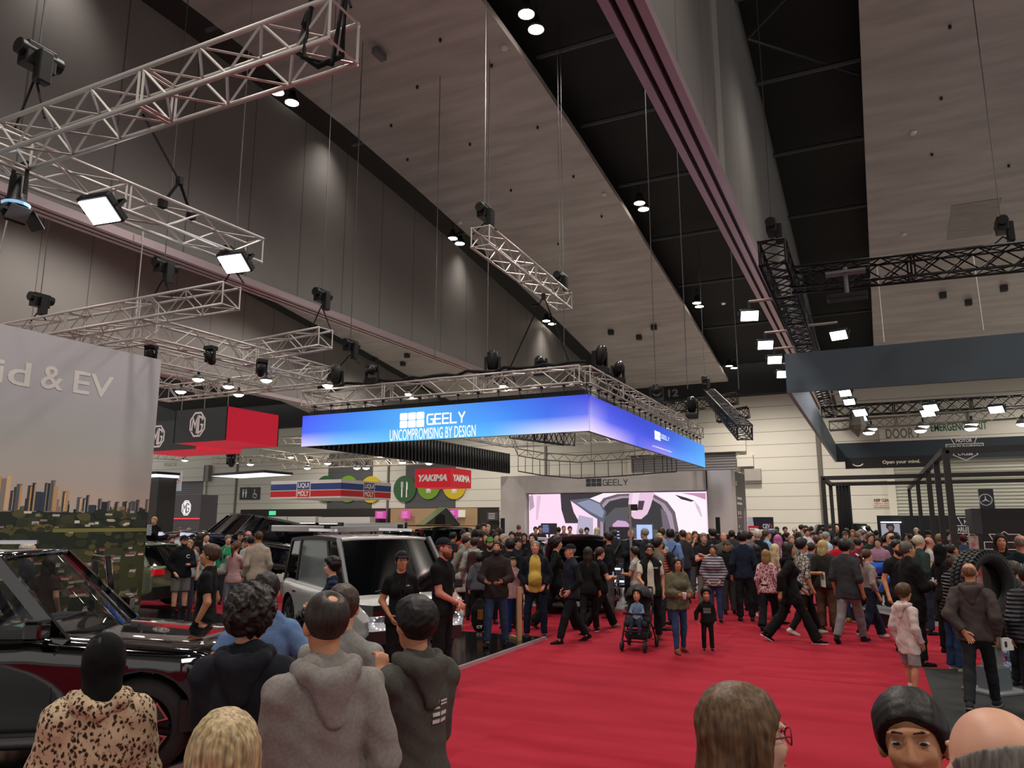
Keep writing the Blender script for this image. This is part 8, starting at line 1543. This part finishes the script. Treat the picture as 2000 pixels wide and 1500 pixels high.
# ---- far crowd in front of the back wall and the dark stands: px, head row, distance, hair, top colour, extras, label
FAR = ((1517, 1030, 33, 'short #1d1613', '#23262b', (), 'head just right of the navy banner'), (1533, 1030, 32, 'short #17120f', '#141519', (), 'person in black standing alone against the cream wall'), (1537, 1041, 27, 'short #2a1f18', '#17181c', (), 'dark head below the lone person in black'), (1552, 1031, 31, 'short #2a211c', '#1a1c20', (('cap', '#d8d6cf'),), 'person in a white cap and dark clothes'), (1565, 1025, 33, 'short #2a1f18', '#8f8c84', (('cap', '#2a2422'),), 'person in a dark cap and grey shirt, tallest in the far row'), (1573, 1028, 36, 'thick #2a1f18', '#77736c', (), 'small dark head behind the tall dark cap'), (1559, 1040, 27.5, 'long #3a281e', '#8a6a60', (), 'brown haired face turned to us under the tall dark cap'), (1575, 1034, 28.6, 'thick #3a2a20', '#d6d8dc', (('strap', '#222a3a'),), 'person in a white tee with a dark strap, brown hair'), (1584, 1029, 34, 'short #3a3430', '#5a5650', (), 'grey brown head with glasses on top, at the cream wall'), (1588, 1039, 25.5, 'short #2a1f18', '#b9c0c8', (('cap', '#161a26'),), 'person in a navy cap and pale tee'),
       (1596, 1049, 20.5, 'thick #4a3020', '#4a3a34', (), 'glossy brown head behind the long blonde hair'), (1604, 1039, 24, 'short #3a2a20', '#8fa6c0', (('glasses', '#1a1a1a'),), 'person with dark glasses in a pale blue shirt'), (1613, 1041, 21.6, 'short #8a8a88', '#a9bcd0', (('strap', '#28344a'),), 'person in a pale blue shirt with a navy strap by the frame post'), (1607, 1031, 37, 'short #17120f', '#22252a', (), 'small dark head left of the first frame post'), (1621, 1025, 39, 'crop #3a3030', '#33404f', (), 'head between the two frame posts'), (1634, 1027, 36, 'bald #7a5a48', '#15171a', (), 'bald person beside the black drape'), (1632, 1039, 29, 'short #2a2320', '#17191c', (), 'dark clad person below the bald one by the drape'), (1650, 1038, 24.4, 'short #4a3a2c', '#4a4a4c', (('cap', '#3f3f40'),), 'person in a grey cap before the black drape'), (1653, 1033, 31, 'short #17120f', '#22252a', (), 'dark head against the black drape'), (1665, 1036, 28.5, 'short #7a5c30', '#6a6a50', (), 'sandy face right of the black drape'),
       (1675, 1041, 24.6, 'short #8a6a5a', '#c06a88', (), 'person with a pink collar under the pale cap'), (1682, 1034, 28, 'short #8a8078', '#a08f88', (('cap', '#c9bdb4'),), 'person in a pale cap below the far dark car'), (1695, 1027, 31, 'short #17120f', '#1a1c20', (('cap', '#15161a'),), 'person in a black cap just left of the black stand wall'), (1699, 1043, 20.2, 'thick #55524c', '#22332c', (), 'grey haired person in a dark green jacket'), (1711, 1037, 28.8, 'short #1d1613', '#1a1d22', (), 'dark head at the corner of the black stand wall'), (1689, 1040, 26, 'short #2a1f18', '#23283a', (), 'dark head between the pale cap and the grey hair'), (1674, 1053, 19.6, 'short #2a1f1a', '#7a2430', (), 'person bending in a dark red top by the blue motorcycle'), (1714, 1052, 19.4, 'short #2a221c', '#a77f96', (), 'person in a pink and black striped top'), (1727, 1048, 20.6, 'short #17120f', '#22262e', (), 'dark head below the rider poster'), (1739, 1043, 20, 'bald #4a3a30', '#1c212b', (), 'balding person in a navy jacket under the rider poster'),
       (1751, 1044, 22.6, 'long #241914', '#5a4440', (), 'smiling person with dark hair right of the rider poster'), (1769, 1043, 29.4, 'short #1d1613', '#22252b', (), 'first of two pale faces left of the frame posts'), (1777, 1044, 27.6, 'short #2a1a14', '#2a2226', (), 'second of two pale faces left of the frame posts'), (1789, 1032, 30.4, 'crop #b0aca4', '#22242a', (), 'silver haired head high against the black stand wall'), (1798, 1036, 29, 'short #2a2320', '#2a2d33', (), 'dim head beside the silver haired one'), (1812, 1037, 26, 'thick #101012', '#1f2126', (('hat', '#111214'),), 'person in a wide black hat before the black stand wall'), (1847, 1036, 24.2, 'thick #101012', '#1c1e22', (('cap', '#0f1013'),), 'person in a large black cap near the white crest'), (1862, 1049, 19, 'short #8a7c66', '#5a544c', (('cap', '#b5b4a4'),), 'person in a pale cap beside the thick frame post'),
       (1429, 1038, 25.4, 'thick #17110e', '#3a3a3e', (), 'dark head above the navy jumper'), (1469, 1043, 22, 'short #1a1411', '#22242a', (), 'dark head left of the white haired one'), (1521, 1041, 29, 'short #2a211a', '#3a2a30', (), 'dim head right of the pink dyed hair'), (1545, 1047, 22.4, 'short #a08a6a', '#8a8a86', (), 'sandy crown above the black hoodie'), (1200, 1037, 26.9, 'short #3a2c22', '#33363d', (), 'head between the two dark displays'), (1322, 1040, 30.4, 'short #17110e', '#44464c', (), 'dark head beside the ruddy charcoal jacket'), (885, 1041, 22.2, 'short #1a1411', '#2a2d33', (), 'dark head under the tent pickup nose'), (918, 1033, 32, 'short #1d1613', '#3a3c44', (), 'dark head at the pale pillar of the food hall'), (962, 1036, 23.5, 'short #2a1d16', '#4a3434', (), 'dark head behind the green cap'), (968, 1042, 21.0, 'short #241a14', '#2a2622', (), 'dark head left of the brown haired one by the pearl white car'))
for i, (px, py, d, hr, c, ex, lab) in enumerate(FAR): pp_(px, py, d, (20, 165, -35, 190, 60, -60, 5, 150)[i % 8], ('tee ' if i % 3 else 'jacket ') + c, 'jeans ' + ('#22252c', '#2c3850', '#17181c')[i % 3], hr, lab, ex=ex, g='f' if 'long' in hr else 'm', skin='lomlrl'[i % 6], build=1 + .04 * (i % 4))
# ================================================================ things carried or pushed, and the stroller
p = pz(1247, 1277, 0); sv = Vector((p.x - O.x, p.y - O.y, 0)).normalized(); rz = math.atan2(-sv.y, -sv.x) + R(-14)   # +x of the stroller looks at us
q0 = p + sv * .42; t = thing('stroller', 'dark grey stroller with a folded hood and a basket, parked on the red carpet', 'stroller', (q0.x, q0.y, .014), rz)
SF = mat('stroller fabric', '#2b2e32', .85, tex=t_noise(lin('#1d1f22') + (1,), 18, 3, bump=.2)); SM = mat('stroller frame', '#17181a', .4, .4)
mb = MB()
for s in (-1, 1): mb.path([(-.36, s * .20, 1.02), (-.26, s * .22, .72), (.0, s * .23, .42), (.34, s * .20, .13)], .016, 6); mb.tube((-.05, s * .22, .48), (-.34, s * .24, .12), .014, n=6)
mb.tube((-.36, -.20, 1.02), (-.36, .20, 1.02), .018); mb.tube((.30, -.2, .16), (.30, .2, .16), .013); mb.build('frame', SM, t, True)
o = field_obj('seat', Field([Prim((-.05, -.15, .46), (-.05, .15, .46), .07, k=.03), Prim((.16, -.15, .44), (.16, .15, .44), .06, k=.04), Prim((-.12, -.14, .52), (-.24, -.14, .84), .06, k=.04), Prim((-.12, .14, .52), (-.24, .14, .84), .06, k=.04), Prim((-.16, 0, .52), (-.26, 0, .84), .10, k=.06)], .016), SF, t)
fl = Field([Prim((-.16, 0, .84), None, (.27, .24, .25), k=.02)], .014); fl.cut((-.16, 0, .82), (.35, 0, -1)); fl.add(Prim((-.05, 0, .76), None, (.24, .20, .20), k=.01), 's'); fl.wrinkle(.004, 1.); field_obj('hood', fl, SF, t)
o = field_obj('basket', Field([Prim((-.12, -.15, .24), (-.12, .15, .24), .08, k=.04), Prim((.1, -.14, .24), (.1, .14, .24), .07, k=.04)], .016), SF, t); mb = MB(); mb.path([(.10, -.22, .60), (.27, -.16, .62), (.30, 0, .62), (.27, .16, .62), (.10, .22, .60)], .018, 7); mb.build('bumper_bar', SM, t, True); mb = MB(); mb.box((.27, 0, .33), (.16, .30, .03)); mb.build('footrest', SM, t, bevel=.01)
for x, y in ((.34, -.20), (.34, .20), (-.35, -.25), (-.35, .25)): mb = MB(); mb.lathe([(.03, -.022), (.075, -.022), (.085, 0), (.075, .022), (.03, .022)], 16, Matrix.Translation((x, y, .086)) @ Matrix.Rotation(R(90), 4, 'X'), False); mb.lathe([(.001, -.012), (.032, -.012), (.032, .012), (.001, .012)], 10, Matrix.Translation((x, y, .086)) @ Matrix.Rotation(R(90), 4, 'X')); mb.build('wheel', RUB, t, True)
cp = Vector((q0.x, q0.y, 0)) - sv * .10
kid = person('toddler in a pale blue denim jacket seated in the dark grey stroller', (cp.x, cp.y), 192, h=.92, g='m', skin='m', top=('long', '#6f87a4'), bot=('trousers', '#2a3550'), hair=('thick', '#15100d'), legs='sit', armR='lap', armL='lap', z=.30, shoes=('#1a1a1a', '#d0ccc4'), group=G3_, hpitch=-14)
def phone(label, root, arm=1, both=False):
    J = SK[root.name][0]; w = joint(root, lambda J: J['arm', arm][2] + (J['arm', arm][2] - J['arm', arm][1]) * .42 + J['arm', arm][3] * .03); o = thing('phone', label, 'phone', w, root.rotation_euler.z); MB().box((0, 0, .02), (.075, .01, .15)).build('body', BLKP, o, bevel=.006); MB().box((0, -.006, .02), (.066, .002, .136)).build('screen', glow('phone screen', '#8fa2c0', .7), o)
for n, (lab, key) in enumerate((('black phone held by the person with crossed arms in black', 'crossed arms holding a phone'), ('phone in the hands of the boy in a white tee', 'boy in a white tee holding'), ('phone raised by the fair haired person below the pink picture', 'raising a phone below'), ('phone in the hands of the grey haired person in black coat', 'long black coat looking at'))):
    r = [o for o in bpy.data.objects if o.get('category') == 'person' and key in o['label']][0]; phone(lab, r)
w = joint(gp_, lambda J: J['arm', 1][2] + (J['arm', 1][2] - J['arm', 1][1]) * .45); o = thing('paper_cup', 'small white cup in the hands of the olive teddy coat person', 'cup', w); MB().lathe([(.026, -.05), (.036, .04), (.038, .045)], 14).build('cup', WHITE, o, True); MB().lathe([(.039, .044), (.038, .056), (.001, .058)], 14).build('lid', WHITE, o, True)
def bag(name, label, loc, size, m, rz=0., straps=True, handle=.25):
    o = thing(name, label, 'bag', loc, rz); x, y, z = size; field_obj('pouch', Field([Prim((-x * .32, 0, y * .9), (x * .32, 0, y * .9), y * .8, k=.05), Prim((-x * .28, 0, z * .62), (x * .28, 0, z * .62), y * .6, k=.06), Prim((-x * .25, 0, z * .85), (x * .25, 0, z * .85), y * .4, k=.05)], .016).wrinkle(.004, x * 9), m, o)
    mb = MB(); mb.path([(-x * .25, 0, z * .85), (-x * .2, 0, z + handle * .8), (0, 0, z + handle), (x * .2, 0, z + handle * .8), (x * .25, 0, z * .85)], .01, 6); mb.build('handle', m, o, True); return o
pk = [o for o in bpy.data.objects if o.get('category') == 'person' and 'pink jumper' in o['label'] and 'shoulder bag' in o['label']][0]; w = joint(pk, lambda J: J['at'](-.23, -.02, .08)); bag('shoulder_bag', 'pale grey shoulder bag hanging at the side of the pink jumper', w, (.34, .09, .26), cloth('#a8a8a4'), pk.rotation_euler.z + R(80), handle=.34)
w = joint(bw, lambda J: J['arm', -1][2] - V3(0, 0, .52)); bag('plastic_bag', 'clear grey plastic bag carried beside the flared jeans', pz(1824, 1262, .0) * 0 + w + Vector((-.05, -.1, -.02)), (.3, .10, .34), mat('bag plastic', '#8d868e', .3, alpha=.75), 0)
p = pD(1985, 1255, 11.2); bag('shopping_bag', 'pale blue patterned bag hanging beyond the giant tyre stand', (p.x, p.y, .02), (.4, .13, .5), cloth('#9fa8b4', 'print', '#3f5a86'), .4)
p = pz(936, 1236, .0); o = thing('sports_bag', 'tall black sports bag with orange stripes and white letters on the red carpet', 'bag', (p.x, p.y, .012), R(30)); field_obj('pouch', Field([Prim((0, 0, .12), (0, 0, .42), .12, .15, I3, (1.1, .7), .03), Prim((0, 0, .42), (0, 0, .58), .14, .08, I3, (1.1, .7), .05)], .016), cloth('#131417'), o); mb = MB(); M = plane_M((0, -.115, 0), (1, 0, 0), (0, 0, 1))
for k in range(4): flat(mb, M, rect(.012, .2, -.03 + k * .03, .36), .012)
mb.m(1); letter(mb, M, 'CT', 0, .12, .12, .055, .012, bold=.03); mb.build('stripes', [mat('bag orange', '#c87a2c', .5), LW], o)
w = joint(wp, lambda J: J['arm', -1][2]); o = thing('fur_bag', 'shaggy black fur bag on the arm of the plaid shirt person', 'bag', w + Vector((0, 0, -.12))); fl = Field([Prim((-.1, 0, 0), (.12, .02, .04), .10, .085, k=.05), Prim((-.1, 0, 0), (-.12, 0, -.14), .08, .05, k=.05)], .010); fl.wrinkle(.012, 1., 3.2); field_obj('fur', fl, hair_mat('#0c0b0c'), o); mb = MB(); mb.path([(-.08, 0, .05), (0, .02, .2), (.1, .02, .08)], .01, 6); mb.build('handle', BLKF, o)
r = [o for o in bpy.data.objects if o.get('category') == 'person' and 'carrying a leaflet' in o['label']][0]; w = joint(r, lambda J: J['arm', -1][2] + (J['arm', -1][2] - J['arm', -1][1]) * .5); o = thing('leaflet', 'white leaflet carried by the black and cream patterned shirt', 'leaflet', w + Vector((0, 0, -.12)), r.rotation_euler.z); MB().box((0, 0, 0), (.2, .004, .29)).build('sheet', WHITE, o); mb = MB(); flat(mb, plane_M((0, -.002, 0), (1, 0, 0), (0, 0, 1)), rect(.15, .1, 0, .05), .003); mb.build('printed_picture', mat('leaflet print', '#6a7a74', .6), o)
w = joint([o for o in bpy.data.objects if o.get('category') == 'person' and 'holding up a tablet' in o['label']][0], lambda J: (J['arm', 1][2] + J['arm', -1][2]) / 2 + V3(0, .12, .08)); o = thing('tablet', 'pale blue backed tablet held up by the blonde person in black', 'tablet', w, R(0)); MB().box((0, 0, 0), (.26, .015, .34)).build('case', mat('tablet case', '#8fa6b8', .4), o, bevel=.01); MB().box((.09, -.01, .12), (.03, .006, .03)).build('lens', BLK, o)
o = person('person with grey hair seen through the side window of the white car', tuple((c1 + Vector((math.cos(ce), math.sin(ce), 0)) * -.35 + Vector((-math.sin(ce), math.cos(ce), 0)) * -.40).to_2d()), 100, h=1.86, skin='l', top=('jacket', '#22252b'), bot=('jeans', '#1d1f26'), hair=('short', '#6a655e'), legs='sit', armR='lap', armL='lap', z=.36, group=G1_)
# ---------------------------------------------------------------- render look
SC.view_settings.view_transform = 'Standard'; SC.view_settings.look = 'None'; SC.view_settings.gamma = 1; SC.view_settings.use_curve_mapping = False
SC.view_settings.exposure = 0.0
SC.cycles.use_denoising = True; SC.cycles.max_bounces = 6; SC.cycles.diffuse_bounces = 3; SC.cycles.glossy_bounces = 3
SC.cycles.transmission_bounces = 4; SC.cycles.transparent_max_bounces = 6; SC.cycles.sample_clamp_indirect = 6.0; SC.cycles.caustics_reflective = False; SC.cycles.caustics_refractive = False
